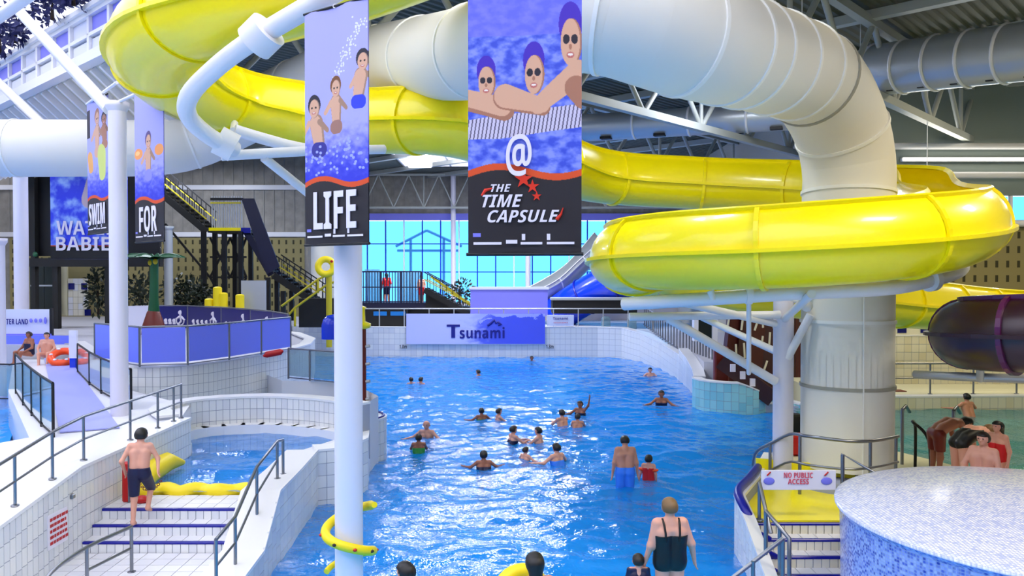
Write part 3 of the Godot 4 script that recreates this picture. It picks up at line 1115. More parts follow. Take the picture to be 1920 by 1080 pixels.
	# wall between the steps and the pool
	tiled_wall("wall_pool_left", "white tiled wall between the steps and the wave pool", [Vector3(-3.75, -0.4, -10.6), Vector3(-3.75, -0.4, -12.0), Vector3(-3.78, -0.4, -12.95), Vector3(-3.85, -0.4, -14.5), Vector3(-3.95, -0.4, -16.2)], [0.4, 0.5, 1.15, 1.12, 1.1], 0.6, 0.25, 0.25, T, M.coping)
	tiled_wall("wall_pool_corner", "short tiled wall turning from the steps wall towards the pedestal", [Vector3(-3.98, -0.4, -16.2), Vector3(-3.4, -0.4, -16.45), Vector3(-3.15, -0.4, -17.4), Vector3(-3.4, -0.4, -19.0)], [1.1, 1.1, 1.1, 1.1], 0.5, 0.25, 0.25, T, M.coping)
	slab("floor_basin_rim", "white rim deck between the basin and the wave pool", [[-4.36, -15.9], [-3.95, -16.3], [-3.5, -16.5], [-3.3, -17.5], [-3.5, -19.0], [-3.6, -18.0], [-4.3, -16.4]], -2.3, 1.1, M.floor_tile)
	# terrace behind the basin
	var tpoly := [[-6.95, -16.7]]
	for p in cw:
		tpoly.append([p.x - 0.0, p.z - 0.1])
	tpoly += [[-3.35, -20.0], [-4.6, -22.6], [-6.6, -22.9], [-7.6, -24.5], [-10.2, -21.2], [-7.4, -18.4]]
	slab("floor_terrace", "white curved terrace behind the splash basin", tpoly, -2.3, 1.66, M.floor_tile)
	# round children's pool: wall, deck, blue fence
	var fpx := [[245, 688], [300, 688], [352, 685], [400, 680], [430, 675], [465, 670], [490, 665], [520, 661], [545, 656]]
	var rw := [Vector3(-15.6, 1.0, -28.4), Vector3(-12.4, 1.0, -23.6), Vector3(-10.6, 1.0, -21.4)]
	for e in fpx:
		var p := on(e[0], e[1], 2.3)
		p.y = 1.0
		rw.append(p)
	for e in [[-6.95, -27.5], [-7.4, -30.0], [-8.8, -33.0], [-11.5, -35.5]]:
		rw.append(Vector3(e[0], 1.0, e[1]))
	var rt := []
	for i in rw.size():
		rt.append(2.28)
	tiled_wall("wall_round_pool", "curved white tiled wall under the blue panelled fence", rw, rt, 0.35, 0.17, 0.25, T, M.coping)
	var kp := []
	for p in rw:
		kp.append([p.x - 0.05, p.z - 0.05])
	kp += [[-15.0, -37.2], [-20.0, -37.5], [-20.0, -31.0]]
	slab("floor_round_pool", "pale deck of the round children's pool", kp, -2.3, 2.24, M.deck_plain)
	var fence_pts := [on(140, 672, 2.3), on(178, 690, 2.3)]
	fence_pts = []
	for e in [[178, 676], [262, 688], [352, 685], [430, 675], [490, 665], [545, 656]]:
		fence_pts.append(on(e[0], e[1], 2.33))
	panel_fence("panel_fence", "blue panelled fence with steel posts round the children's pool", fence_pts, 1.03, M.panel_blue, 0.07)
	var bp := []
	for e in [[292, 608, 35.5], [352, 607, 35.0], [415, 606, 33.5], [470, 604, 31.5], [512, 601, 29.5], [541, 598, 27.5]]:
		bp.append(at(e[0], e[1], e[2]))
	for p in bp.size():
		bp[p].y = 2.26
	var bf := panel_fence("panel_fence", "dark blue panelled fence printed with white swimmers behind the children's pool", bp, 1.08, M.panel_navy, 0.05)
	for i in 4:
		swim_print(last_panels[i], bp[i], bp[i + 1], i == 0)
	# pedestal in the pool
	var pc := Vector3(-4.1, -0.8, -20.6)
	tiled_wall("wall_pedestal", "round white tiled pedestal standing in the wave pool", arc_pts(pc, 0.85, PI * 0.95, -PI * 0.35, 18), filled(1.0, 19), 0.3, 0.16, 0.3, T, M.coping)
	var pe := struct_node("trim_3", "white top of the round pedestal with a blue rim", pc)
	var pt_ := MB.new()
	pt_.lathe(pc, [[0.0, 1.84], [0.7, 1.84], [0.76, 1.8], [0.76, 1.6]], 28)
	part("pedestal_top", pt_, M.coping, pe)
	var pr := MB.new()
	pr.torus(pc + Vector3(0, 1.86, 0), Vector3.UP, 0.78, 0.035, 28, 8)
	part("blue_rim", pr, M.blue_deep, pe)
	# lazy river on the far left
	slab("floor_river", "pale floor of the side channel", [[-9.3, -14.0], [-12.9, -20.8], [-17.6, -28.4], [-33.8, -32.0], [-33.8, -10.0], [-12.0, -12.2]], -2.3, 0.8, M.pool_paint)
	water_sheet("river_water", "blue water of the side channel beyond the fenced path", v2([[-9.25, -14.0], [-12.95, -20.8], [-17.5, -28.3], [-26.0, -30.5], [-26.0, -12.5], [-12.0, -12.4]]), 1.32, M.water_light, 0.2, 0.7)
	slab("floor_left_back", "pale deck at the back left of the hall", [[-33.8, -47.8], [-33.8, -31.6], [-17.5, -28.3], [-15.5, -28.5], [-19.8, -31.0], [-19.8, -37.4], [-15.0, -37.1], [-11.5, -35.4], [-13.3, -47.2], [-12.4, -47.8]], -2.3, 2.2, M.deck_plain)

func filled(v: float, k: int) -> Array:
	var a := []
	for i in k:
		a.append(v)
	return a

var last_panels := []
func panel_fence(called: String, label: String, pts: Array, h: float, m: Material, lift := 0.07, post_m: Material = null) -> Node3D:
	var t := thing(called, label, "fence", pts[0])
	var pm: Material = post_m if post_m else M.steel
	last_panels.clear()
	for i in pts.size():
		var p := MB.new()
		p.tube([pts[i], pts[i] + Vector3(0, h, 0)], 0.028, 8)
		part("post", p, pm, t)
		if i + 1 < pts.size():
			var a: Vector3 = pts[i]
			var b: Vector3 = pts[i + 1]
			var q := MB.new()
			var dd := (b - a).normalized()
			q.bar(a + Vector3(0, (h + lift) / 2, 0) + dd * 0.05, b + Vector3(0, (h + lift) / 2, 0) - dd * 0.05, 0.02, h - lift - 0.06)
			last_panels.append(part("panel", q, m, t))
			var r := MB.new()
			r.tube([a + Vector3(0, h, 0), b + Vector3(0, h, 0)], 0.025, 8)
			part("top_rail", r, pm, t)
			var r2 := MB.new()
			r2.tube([a + Vector3(0, lift * 0.6, 0), b + Vector3(0, lift * 0.6, 0)], 0.018, 8)
			part("bottom_rail", r2, pm, t)
	return t

func swim_print(parent: Node, a: Vector3, b: Vector3, with_text: bool):
	var dd := (b - a).normalized()
	var nn := dd.cross(Vector3.UP)
	var m := MB.new()
	var L := a.distance_to(b)
	for k in 4:
		var c := a + dd * (L * (0.2 + 0.13 * k)) + Vector3(0, 0.42, 0) + nn * 0.02
		m.ball(c, Vector3(0.09, 0.09, 0.012), 10, 6)
		m.box(c + Vector3(0, -0.11, 0), Vector3(0.16, 0.1, 0.01), Basis(dd, Vector3.UP, nn))
	var c2 := a + dd * (L * 0.78) + Vector3(0, 0.5, 0) + nn * 0.02
	m.ball(c2 + Vector3(0, 0.28, 0), Vector3(0.1, 0.1, 0.012), 10, 6)
	m.tube([c2 + Vector3(0, 0.2, 0), c2 + dd * 0.05 + Vector3(0, -0.1, 0), c2 - dd * 0.12 + Vector3(0, -0.25, 0)], 0.05, 6)
	m.tube([c2 - dd * 0.22, c2 + Vector3(0, 0.1, 0), c2 + dd * 0.24 + Vector3(0, -0.05, 0)], 0.04, 6)
	m.torus(c2 + Vector3(0, -0.08, 0), nn, 0.2, 0.03, 14, 5)
	if with_text:
		m.box(a + dd * L * 0.5 + Vector3(0, 0.12, 0) + nn * 0.02, Vector3(L * 0.6, 0.09, 0.01), Basis(dd, Vector3.UP, nn))
	part("white_print", m, M.letter_white, parent)

# ------------------------------------------------------------------ right side: steps, yellow landing, mosaic dome, lagoon
func mosaic(key: String, cols: Array, cell: float, sd: int):
	var im := Image.create(128, 128, false, Image.FORMAT_RGB8)
	var r := RandomNumberGenerator.new()
	r.seed = sd
	for i in 32:
		for j in 32:
			im.fill_rect(Rect2i(i * 4, j * 4, 4, 4), Color(0.62, 0.66, 0.80))
			im.fill_rect(Rect2i(i * 4, j * 4, 3, 3), cols[r.randi() % cols.size()])
	var m := mk(key, Color.WHITE, 0.2)
	m.albedo_texture = ImageTexture.create_from_image(im)
	m.uv1_triplanar = true
	m.uv1_world_triplanar = true
	m.uv1_scale = Vector3.ONE / (cell * 32.0)

func right_decks():
	var T := [M.tile, M.tile_b, M.tile_c]
	var C := [M.tile_cream, M.tile_cream_b, M.tile_cream]
	var FT := [M.floor_tile, M.floor_tile_b]
	slab("floor_beach_right", "pale floor at the foot of the right steps", [[3.75, -11.4], [3.75, -5.0], [20.0, -5.0], [20.0, -12.6], [6.2, -12.6], [6.2, -11.4]], -2.3, 0.12, M.floor_tile)
	steps("tiled_steps", "cream tiled steps with blue nosings below the yellow landing", 3.8, 6.2, [[0.76, -12.6, -12.9], [0.59, -12.33, -12.6], [0.42, -12.05, -12.33], [0.25, -11.75, -12.05]], 0.12, C, FT)
	var rp := [[3.8, -12.6], [3.8, -13.3], [4.5, -14.7], [6.5, -19.4], [8.0, -19.2], [9.2, -16.3], [11.0, -15.4], [20.0, -13.9], [20.0, -12.6]]
	slab("floor_deck_right", "pale deck round the foot of the big white duct", rp, -2.3, 0.76, M.deck_cream)
	var yp := thing("yellow_landing", "glossy yellow landing floor at the top of the right steps", "landing", Vector3(4.6, 0.76, -13.5))
	var ym := MB.new()
	ym.prism(v2([[3.85, -12.64], [3.85, -13.3], [4.5, -14.6], [5.2, -16.3], [6.3, -16.5], [6.3, -12.64]]), 0.76, 0.80)
	part("landing_floor", ym, M.yellow, yp)
	var ys := MB.new()
	ys.bar(Vector3(4.62, 1.0, -15.1), Vector3(6.2, 1.0, -14.4), 0.06, 0.45)
	part("landing_back", ys, M.yellow, yp)
	# blue kerb and white wall on the pool side
	tiled_wall("wall_steps_right", "white tiled wall between the right steps and the wave pool", [Vector3(5.2, -0.4, -16.4), Vector3(4.45, -0.4, -14.7), Vector3(3.72, -0.4, -13.3), Vector3(3.68, -0.4, -12.5), Vector3(3.66, -0.4, -11.2)], [1.0, 1.0, 1.0, 0.8, 0.2], 0.14, 0.16, 0.25, T, M.coping)
	var kb := struct_node("trim_4", "deep blue curved kerb at the edge of the yellow landing", Vector3(3.8, 0.76, -13))
	var k1 := MB.new()
	k1.tube(smooth([Vector3(3.82, 0.74, -12.62), Vector3(3.74, 0.95, -12.8), Vector3(3.78, 1.08, -13.3), Vector3(4.2, 1.1, -14.1), Vector3(4.6, 1.1, -14.9)], 0.1), 0.075, 10)
	part("kerb", k1, M.blue_deep, kb)
	for e in [[0.59, -12.33], [0.42, -12.05], [0.25, -11.75]]:
		var k2 := MB.new()
		k2.tube([Vector3(3.72, e[0] + 0.1, e[1] + 0.02), Vector3(3.86, e[0] + 0.08, e[1]), Vector3(4.0, e[0], e[1] - 0.02)], 0.05, 8)
		part("kerb_end", k2, M.blue_deep, kb)
	# plinth of the duct
	var pl := struct_node("trim_5", "low pale plinth under the big white duct", Vector3(6.27, 0.76, -15))
	var pm := MB.new()
	pm.lathe(Vector3(6.27, 0.76, -15.0), [[0.0, 0.26], [1.0, 0.26], [1.04, 0.22], [1.04, 0.0]], 40)
	part("plinth", pm, M.grout, pl)
	# mosaic dome
	mosaic("mosaic_top", [Color(0.93, 0.94, 0.98), Color(0.86, 0.88, 0.97), Color(0.72, 0.76, 0.94), Color(0.95, 0.95, 0.97), Color(0.82, 0.84, 0.95)], 0.035, 5)
	mosaic("mosaic_side", [Color(0.16, 0.20, 0.62), Color(0.55, 0.60, 0.90), Color(0.70, 0.74, 0.95), Color(0.30, 0.36, 0.76), Color(0.62, 0.68, 0.93)], 0.035, 9)
	var dc := Vector3(6.62, 0.1, -9.7)
	var dm := thing("mosaic_dome", "big round white and blue mosaic covered drum with a shallow domed top", "drum", dc)
	var side := MB.new()
	side.lathe(dc, [[2.42, 0.0], [2.42, 1.0], [2.44, 1.56], [2.5, 1.62]], 64)
	part("side", side, M.mosaic_side, dm)
	var top := MB.new()
	top.lathe(dc, [[2.5, 1.62], [2.5, 1.66], [2.42, 1.69], [1.9, 1.78], [1.2, 1.86], [0.5, 1.9], [0.0, 1.91]], 64)
	part("top", top, M.mosaic_top, dm)
	# lagoon
	slab("floor_lagoon", "teal floor of the lagoon", [[9.2, -16.3], [8.0, -19.2], [6.5, -19.4], [8.0, -24.0], [25.8, -24.6], [25.8, -13.0], [20.0, -13.9], [11.0, -15.4]], -2.3, 0.0, M.lagoon_paint)
	water_sheet("lagoon_water", "teal green water of the lagoon behind the mosaic drum", v2([[9.2, -16.3], [8.0, -19.2], [6.6, -19.5], [8.6, -24.2], [25.0, -24.7], [25.0, -13.2], [20.0, -13.9], [11.0, -15.4]]), 0.62, M.water_teal, 0.2, 0.7)
	slab("floor_right_back", "cream poolside deck behind the lagoon", [[9.6, -24.1], [25.8, -24.6], [25.8, -30.7], [12.6, -30.7], [9.9, -28.6]], -2.3, 1.0, M.deck_cream)
	tiled_wall("wall_lagoon_edge", "low tiled edge of the lagoon below the cream deck", [Vector3(8.9, 0.3, -24.0), Vector3(14.0, 0.3, -24.2), Vector3(25.0, 0.3, -24.6)], [0.98, 0.98, 0.98], 0.3, 0.25, 0.34, C, M.coping)
	var lw := tiled_wall("wall_lagoon", "pale tiled wall with a row of blue squares behind the lagoon", [Vector3(12.0, 1.0, -27.0), Vector3(22.0, 1.0, -27.0)], [2.62, 2.62], 0.3, 0.25, 0.27, C, M.coping)
	var band := MB.new()
	band.box(Vector3(17.0, 2.86, -27.12), Vector3(10.0, 0.4, 0.2))
	part("band", band, M.tile_cream, lw)
	for i in 12:
		var mi := MB.new()
		mi.box(Vector3(12.4 + 0.78 * i, 2.88, -27.01), Vector3(0.3, 0.3, 0.02))
		part("blue_square", mi, M.tile_blue, lw)
	# walls on the right of the wave pool, towards the red tower
	tiled_wall("wall_pool_right", "white tiled wall stepping down beside the balustrade", [Vector3(7.5, -0.6, -35.9), Vector3(7.35, -0.6, -33.6), Vector3(7.1, -0.6, -31.4), Vector3(6.75, -0.6, -29.6)], [1.35, 1.15, 0.95, 0.9], 0.4, 0.3, 0.3, T, M.coping)
	var rc := Vector3(7.75, -0.6, -28.2)
	var TT := [M.tile_teal, M.tile_teal_b, M.tile_teal]
	tiled_wall("wall_red_tower_base", "rounded pale teal tiled wall at the foot of the red stair tower", arc_pts(rc, 1.35, PI * 1.05, PI * 0.12, 16) + [Vector3(9.3, -0.6, -27.4), Vector3(9.6, -0.6, -26.6)], [1.02, 1.02, 1.02, 1.02, 1.02, 1.02, 1.02, 1.02, 1.02, 1.02, 0.95, 0.85, 0.75, 0.65, 0.55, 0.45, 0.4, 0.35, 0.35], 0.3, 0.2, 0.3, TT, M.coping)
	slab("floor_red_tower", "pale deck inside the rounded wall", [[6.8, -29.6], [6.6, -28.2], [7.2, -27.3], [8.6, -27.2], [10.0, -26.4], [10.0, -29.5]], -2.3, 0.3, M.deck_plain)
	slab("floor_back", "pale deck behind the deep end of the wave pool", [[-13.2, -47.2], [6.2, -47.4], [7.3, -44.0], [7.95, -36.0], [7.8, -33.6], [7.5, -31.2], [9.9, -28.8], [12.4, -30.8], [12.4, -59.8], [-12.0, -59.8]], -2.3, 1.3, M.deck_plain)

# ------------------------------------------------------------------ water slides
func frame_at(path: Array, i: int) -> Array:       # [right, up, tangent]
	var n := path.size()
	var t: Vector3 = (path[min(i + 1, n - 1)] - path[max(i - 1, 0)]).normalized()
	var r := t.cross(Vector3.UP).normalized()
	return [r, r.cross(t), t]

func around(f: Array, q: float) -> Vector3:      # direction round a flume's section, flatter below
	return f[0] * cos(q) + f[1] * sin(q) * (flat_below if sin(q) < 0.0 else 1.0)

var flat_below := 1.0
func sweep_arc(mb: MB, path: Array, i0: int, i1: int, R: float, a0: float, a1: float, seg: int, inside := false):
	for i in range(i0, i1):
		var f0 := frame_at(path, i)
		var f1 := frame_at(path, i + 1)
		for k in seg:
			var q: float = lerp(a0, a1, float(k) / seg)
			var w: float = lerp(a0, a1, float(k + 1) / seg)
			var s := -1.0 if inside else 1.0
			var n00: Vector3 = f0[0] * cos(q) + f0[1] * sin(q)
			var n01: Vector3 = f0[0] * cos(w) + f0[1] * sin(w)
			var n10: Vector3 = f1[0] * cos(q) + f1[1] * sin(q)
			var n11: Vector3 = f1[0] * cos(w) + f1[1] * sin(w)
			var P0: Vector3 = path[i]
			var P1: Vector3 = path[i + 1]
			var a00 := P0 + around(f0, q) * R
			var a01 := P0 + around(f0, w) * R
			var a10 := P1 + around(f1, q) * R
			var a11 := P1 + around(f1, w) * R
			mb.tri(a00, a10, a11, n00 * s, n10 * s, n11 * s)
			mb.tri(a00, a11, a01, n00 * s, n11 * s, n01 * s)

func rect_sweep(mb: MB, path: Array, i0: int, i1: int, ang: float, ra: float, rb: float, hw: float):   # bar of section (rb-ra) x 2hw at angle ang round the path
	for i in range(i0, i1):
		var c := []
		for j in [i, i + 1]:
			var f := frame_at(path, j)
			var d: Vector3 = f[0] * cos(ang) + f[1] * sin(ang)
			var e: Vector3 = f[0] * -sin(ang) + f[1] * cos(ang)
			c.append([path[j] + d * ra + e * hw, path[j] + d * rb + e * hw, path[j] + d * rb - e * hw, path[j] + d * ra - e * hw, d, e])
		mb.quad(c[0][0], c[1][0], c[1][1], c[0][1], c[0][5])
		mb.quad(c[0][1], c[1][1], c[1][2], c[0][2], c[0][4])
		mb.quad(c[0][2], c[1][2], c[1][3], c[0][3], -c[0][5])

func flume(called: String, label: String, path: Array, R: float, open_deg: float, m: Material, edge_m: Material, per: int):
	var t := thing(called, label, "water slide", path[0])
	var a0 := deg_to_rad(90.0 - open_deg / 2)
	var a1 := deg_to_rad(-270.0 + open_deg / 2)
	var i := 0
	while i < path.size() - 1:
		var j: int = min(i + per, path.size() - 1)
		var mb := MB.new()
		sweep_arc(mb, path, i, j, R, a0, a1, 22)
		sweep_arc(mb, path, i, j, R - 0.03, a0, a1, 22, true)
		var sec := part("trough_section", mb, m, t)
		var fl := MB.new()
		rect_sweep(fl, path, i, j, 0.0, R - 0.02, R + 0.085, 0.03)
		part("side_flange", fl, m, sec, true)
		fl = MB.new()
		rect_sweep(fl, path, i, j, PI, R - 0.02, R + 0.085, 0.03)
		part("side_flange", fl, m, sec, true)
		for ang in [a0, a1]:
			var rm := MB.new()
			rect_sweep(rm, path, i, j, ang, R - 0.03, R + 0.06, 0.022)
			part("rim", rm, edge_m, sec, true)
		# rib at the joint
		var f := frame_at(path, i)
		var rb := MB.new()
		var p0: Vector3 = path[i] - f[2] * 0.035
		var p1: Vector3 = path[i] + f[2] * 0.035
		for k in 26:
			var q: float = lerp(a0, a1, k / 26.0)
			var w: float = lerp(a0, a1, (k + 1) / 26.0)
			var nq := around(f, q)
			var nw := around(f, w)
			rb.quad(p0 + nq * (R + 0.05), p1 + nq * (R + 0.05), p1 + nw * (R + 0.05), p0 + nw * (R + 0.05), nq)
			rb.quad(p0 + nq * R, p0 + nq * (R + 0.05), p0 + nw * (R + 0.05), p0 + nw * R, -f[2])
			rb.quad(p1 + nq * R, p1 + nq * (R + 0.05), p1 + nw * (R + 0.05), p1 + nw * R, f[2])
		part("joint_rib", rb, edge_m, t)
		i = j
	return t

func ring_pt(c: Vector3, R: float, deg: float, y: float) -> Vector3:
	return Vector3(c.x + R * cos(deg_to_rad(deg)), y, c.z + R * sin(deg_to_rad(deg)))

func flumes():
	var c := Vector3(5.12, 0, -15.08)
	var ctrl := [at(1100, -190, 12.5), at(880, -110, 12.2), at(650, -32, 12.0), at(450, 18, 12.0), at(322, 58, 12.8), at(296, 112, 14.0), at(352, 168, 15.5), at(450, 203, 16.8), at(570, 222, 17.2), at(690, 235, 16.8), at(880, 247, 16.3), at(1096, 332, 20.0), at(1300, 350, 20.5), at(1500, 358, 19.5), at(1700, 370, 17.4)]
	for e in [[-5, 5.78], [25, 5.53], [55, 5.31], [85, 5.15], [115, 5.05], [145, 5.02], [175, 4.98], [205, 4.86], [235, 4.68], [262, 4.46]]:
		ctrl.append(ring_pt(c, 2.87, e[0], e[1]))
	ctrl += [at(1700, 574, 21.0), at(1860, 586, 23.5), at(2100, 596, 23.0)]
	flat_below = 0.73
	flume("yellow_flume", "long glossy yellow open flume winding above the pool in two big loops", smooth(ctrl, 0.28), 0.79, 72.0, M.yellow, M.yellow, 8)
	flat_below = 1.0
	# purple flume on the right
	var pc := [at(2150, 626, 11.6), at(1980, 628, 11.7), at(1880, 628, 12.1), at(1815, 627, 13.0), at(1835, 624, 14.3), at(1930, 622, 15.2), at(2100, 616, 15.4)]
	flume("purple_flume", "dark purple open flume bending round above the lagoon", smooth(pc, 0.2), 0.56, 24.0, M.purple, M.purple_edge, 9)
	# big blue tube behind the deep end and a grey slide beside it
	var bl := [at(1010, 600, 58.0), at(1090, 560, 56.0), at(1150, 500, 55.0), at(1230, 450, 54.0), at(1330, 430, 53.0)]
	bl = [at(1045, 590, 55.0), at(1090, 560, 54.0), at(1150, 530, 53.0), at(1230, 510, 52.0), at(1330, 500, 51.0)]
	var t := thing("blue_tube_slide", "wide glossy blue tube slide behind the deep end", "water slide", bl[0])
	var bp := smooth(bl, 0.6)
	for k in range(0, bp.size() - 1, 4):
		var mb := MB.new()
		var seg := bp.slice(max(0, k - 1), min(k + 6, bp.size()))
		if seg.size() > 1:
			mb.tube(seg, 1.25, 26, false)
			part("tube_section", mb, M.blue_gloss, t)
		var rr := MB.new()
		rr.torus(bp[k], (bp[min(k + 1, bp.size() - 1)] - bp[max(k - 1, 0)]).normalized(), 1.27, 0.07, 28, 6)
		part("joint_ring", rr, M.blue_deep, t)
	var gp := smooth([at(1130, 440, 57.0), at(1095, 480, 56.5), at(1050, 520, 56.0), at(1000, 548, 55.0), at(950, 562, 54.0)], 0.5)
	flume("grey_flume", "grey open flume dropping in front of the blue glazing", gp, 0.95, 150.0, M.silver_duct, M.white_paint, 5)

# ------------------------------------------------------------------ ducts
func ducts():
	var path := smooth([at(1587, 872, 15.0), at(1588, 700, 15.0), at(1589, 520, 15.0), at(1590, 380, 15.0), at(1590, 310, 15.0), at(1572, 230, 14.7), at(1522, 150, 13.9), at(1430, 112, 12.6), at(1290, 72, 11.2), at(1120, 22, 10.9), at(1000, 48, 12.2), at(880, 100, 14.4), at(690, 122, 19.0), at(560, 168, 22.0), at(450, 222, 23.8), at(370, 262, 24.3), at(290, 277, 23.8), at(150, 278, 23.3), at(0, 278, 23.2), at(-200, 278, 23.5), at(-420, 280, 24.0)], 0.3)
	var t := thing("air_duct", "huge white air duct rising from the floor and crossing the hall", "duct", path[0])
	var step := 6
	for k in range(0, path.size() - 1, step):
		var seg := path.slice(max(0, k - 1), min(k + step + 2, path.size()))
		if seg.size() < 2:
			continue
		var mb := MB.new()
		mb.tube(seg, 0.82, 40, false)
		part("duct_section", mb, M.duct, t)
	var bands := []
	var acc := 0.0
	for i in path.size() - 1:
		acc += path[i].distance_to(path[i + 1])
	var nb := 0
	var gaps := [1.25, 0.95, 0.95, 1.1, 1.1, 1.2, 0.55, 0.6, 0.75, 0.55, 0.6, 0.9, 1.3, 2.2, 2.2, 2.2, 2.2, 2.2, 2.2, 2.2, 2.2, 2.2]
	var run := 0.0
	var next: float = gaps[0]
	for i in range(1, path.size() - 1):
		run += path[i].distance_to(path[i - 1])
		if run >= next and nb < gaps.size():
			var f := (path[i + 1] - path[i - 1] as Vector3).normalized()
			var b := MB.new()
			b.tube([path[i] - f * 0.03, path[i] + f * 0.03], 0.845, 40, true)
			part("joint_band", b, M.duct_seam if nb in [0, 5] else M.duct_band, t)
			nb += 1
			run = 0.0
			next = gaps[min(nb, gaps.size() - 1)]
	# seam up the standing part
	var s := MB.new()
	s.bar(Vector3(path[0].x - 0.05, path[0].y, path[0].z + 0.82), Vector3(path[0].x - 0.05, path[0].y + 4.0, path[0].z + 0.82), 0.02, 0.02)
	part("seam", s, M.duct_band, t)
	# round supply ducts under the right roof
	var e := [[[1640, 132, 24.0], [1960, 92, 20.0], 0.75, "wide pale round duct with grilles under the dark roof on the right"], [[1000, 246, 34.0], [1515, 214, 29.5], 0.55, "pale blue lit round duct under the roof behind the standing white duct"], [[1640, 262, 46.0], [1980, 240, 38.0], 0.6, "pale round duct low under the roof behind the lagoon wall lamps"]]
	for q in e:
		var a := at(q[0][0], q[0][1], q[0][2])
		var b := at(q[1][0], q[1][1], q[1][2])
		if q[2] == 0.6:
			continue
		var d := thing("supply_duct", q[3], "duct", a)
		for k in 5:
			var mb := MB.new()
			mb.tube([a.lerp(b, k / 5.0), a.lerp(b, (k + 1) / 5.0)], q[2], 28, true)
			part("duct_section", mb, M.silver_duct, d)
			var ring := MB.new()
			ring.torus(a.lerp(b, (k + 0.02) / 5.0), (b - a).normalized(), q[2], 0.05, 28, 6)
			part("joint_band", ring, M.white_paint, d)
			var g := MB.new()
			g.bar(a.lerp(b, (k + 0.35) / 5.0) + Vector3(0, -q[2] * 0.92, 0.3), a.lerp(b, (k + 0.55) / 5.0) + Vector3(0, -q[2] * 0.92, 0.3), 0.3, 0.1)
			part("grille", g, M.black, d)

# ------------------------------------------------------------------ columns and slide frames
func column(called: String, label: String, p: Vector3, y1: float, r: float, m: Material, group := "") -> Node3D:
	var t := thing(called, label, "column", p, group)
	var s := MB.new()
	s.tube([p, Vector3(p.x, y1, p.z)], r, 28)
	var sh := part("shaft", s, m, t)
	var b := MB.new()
	b.lathe(p, [[r + 0.0, 0.06], [r + 0.09, 0.05], [r + 0.1, 0.0]], 28)
	part("base_plate", b, m, sh)
	var cc := MB.new()
	cc.lathe(Vector3(p.x, y1 - 0.2, p.z), [[r, 0.0], [r + 0.06, 0.1], [r + 0.06, 0.2], [0.0, 0.2]], 28)
	part("cap", cc, m, sh)
	return t

func pipe_thing(called: String, label: String, category: String, runs: Array, m: Material, group := "") -> Node3D:   # runs: [points, radius, part name]
	var t := thing(called, label, category, runs[0][0][0], group)
	for e in runs:
		var mb := MB.new()
		mb.tube(e[0], e[1], 12)
		part(e[2], mb, m, t)
	return t

func disc(t: Node, p: Vector3, ax: Vector3, r: float, th: float, m: Material):
	var mb := MB.new()
	mb.tube([p - ax.normalized() * th / 2, p + ax.normalized() * th / 2], r, 24)
	part("flange_plate", mb, m, t)

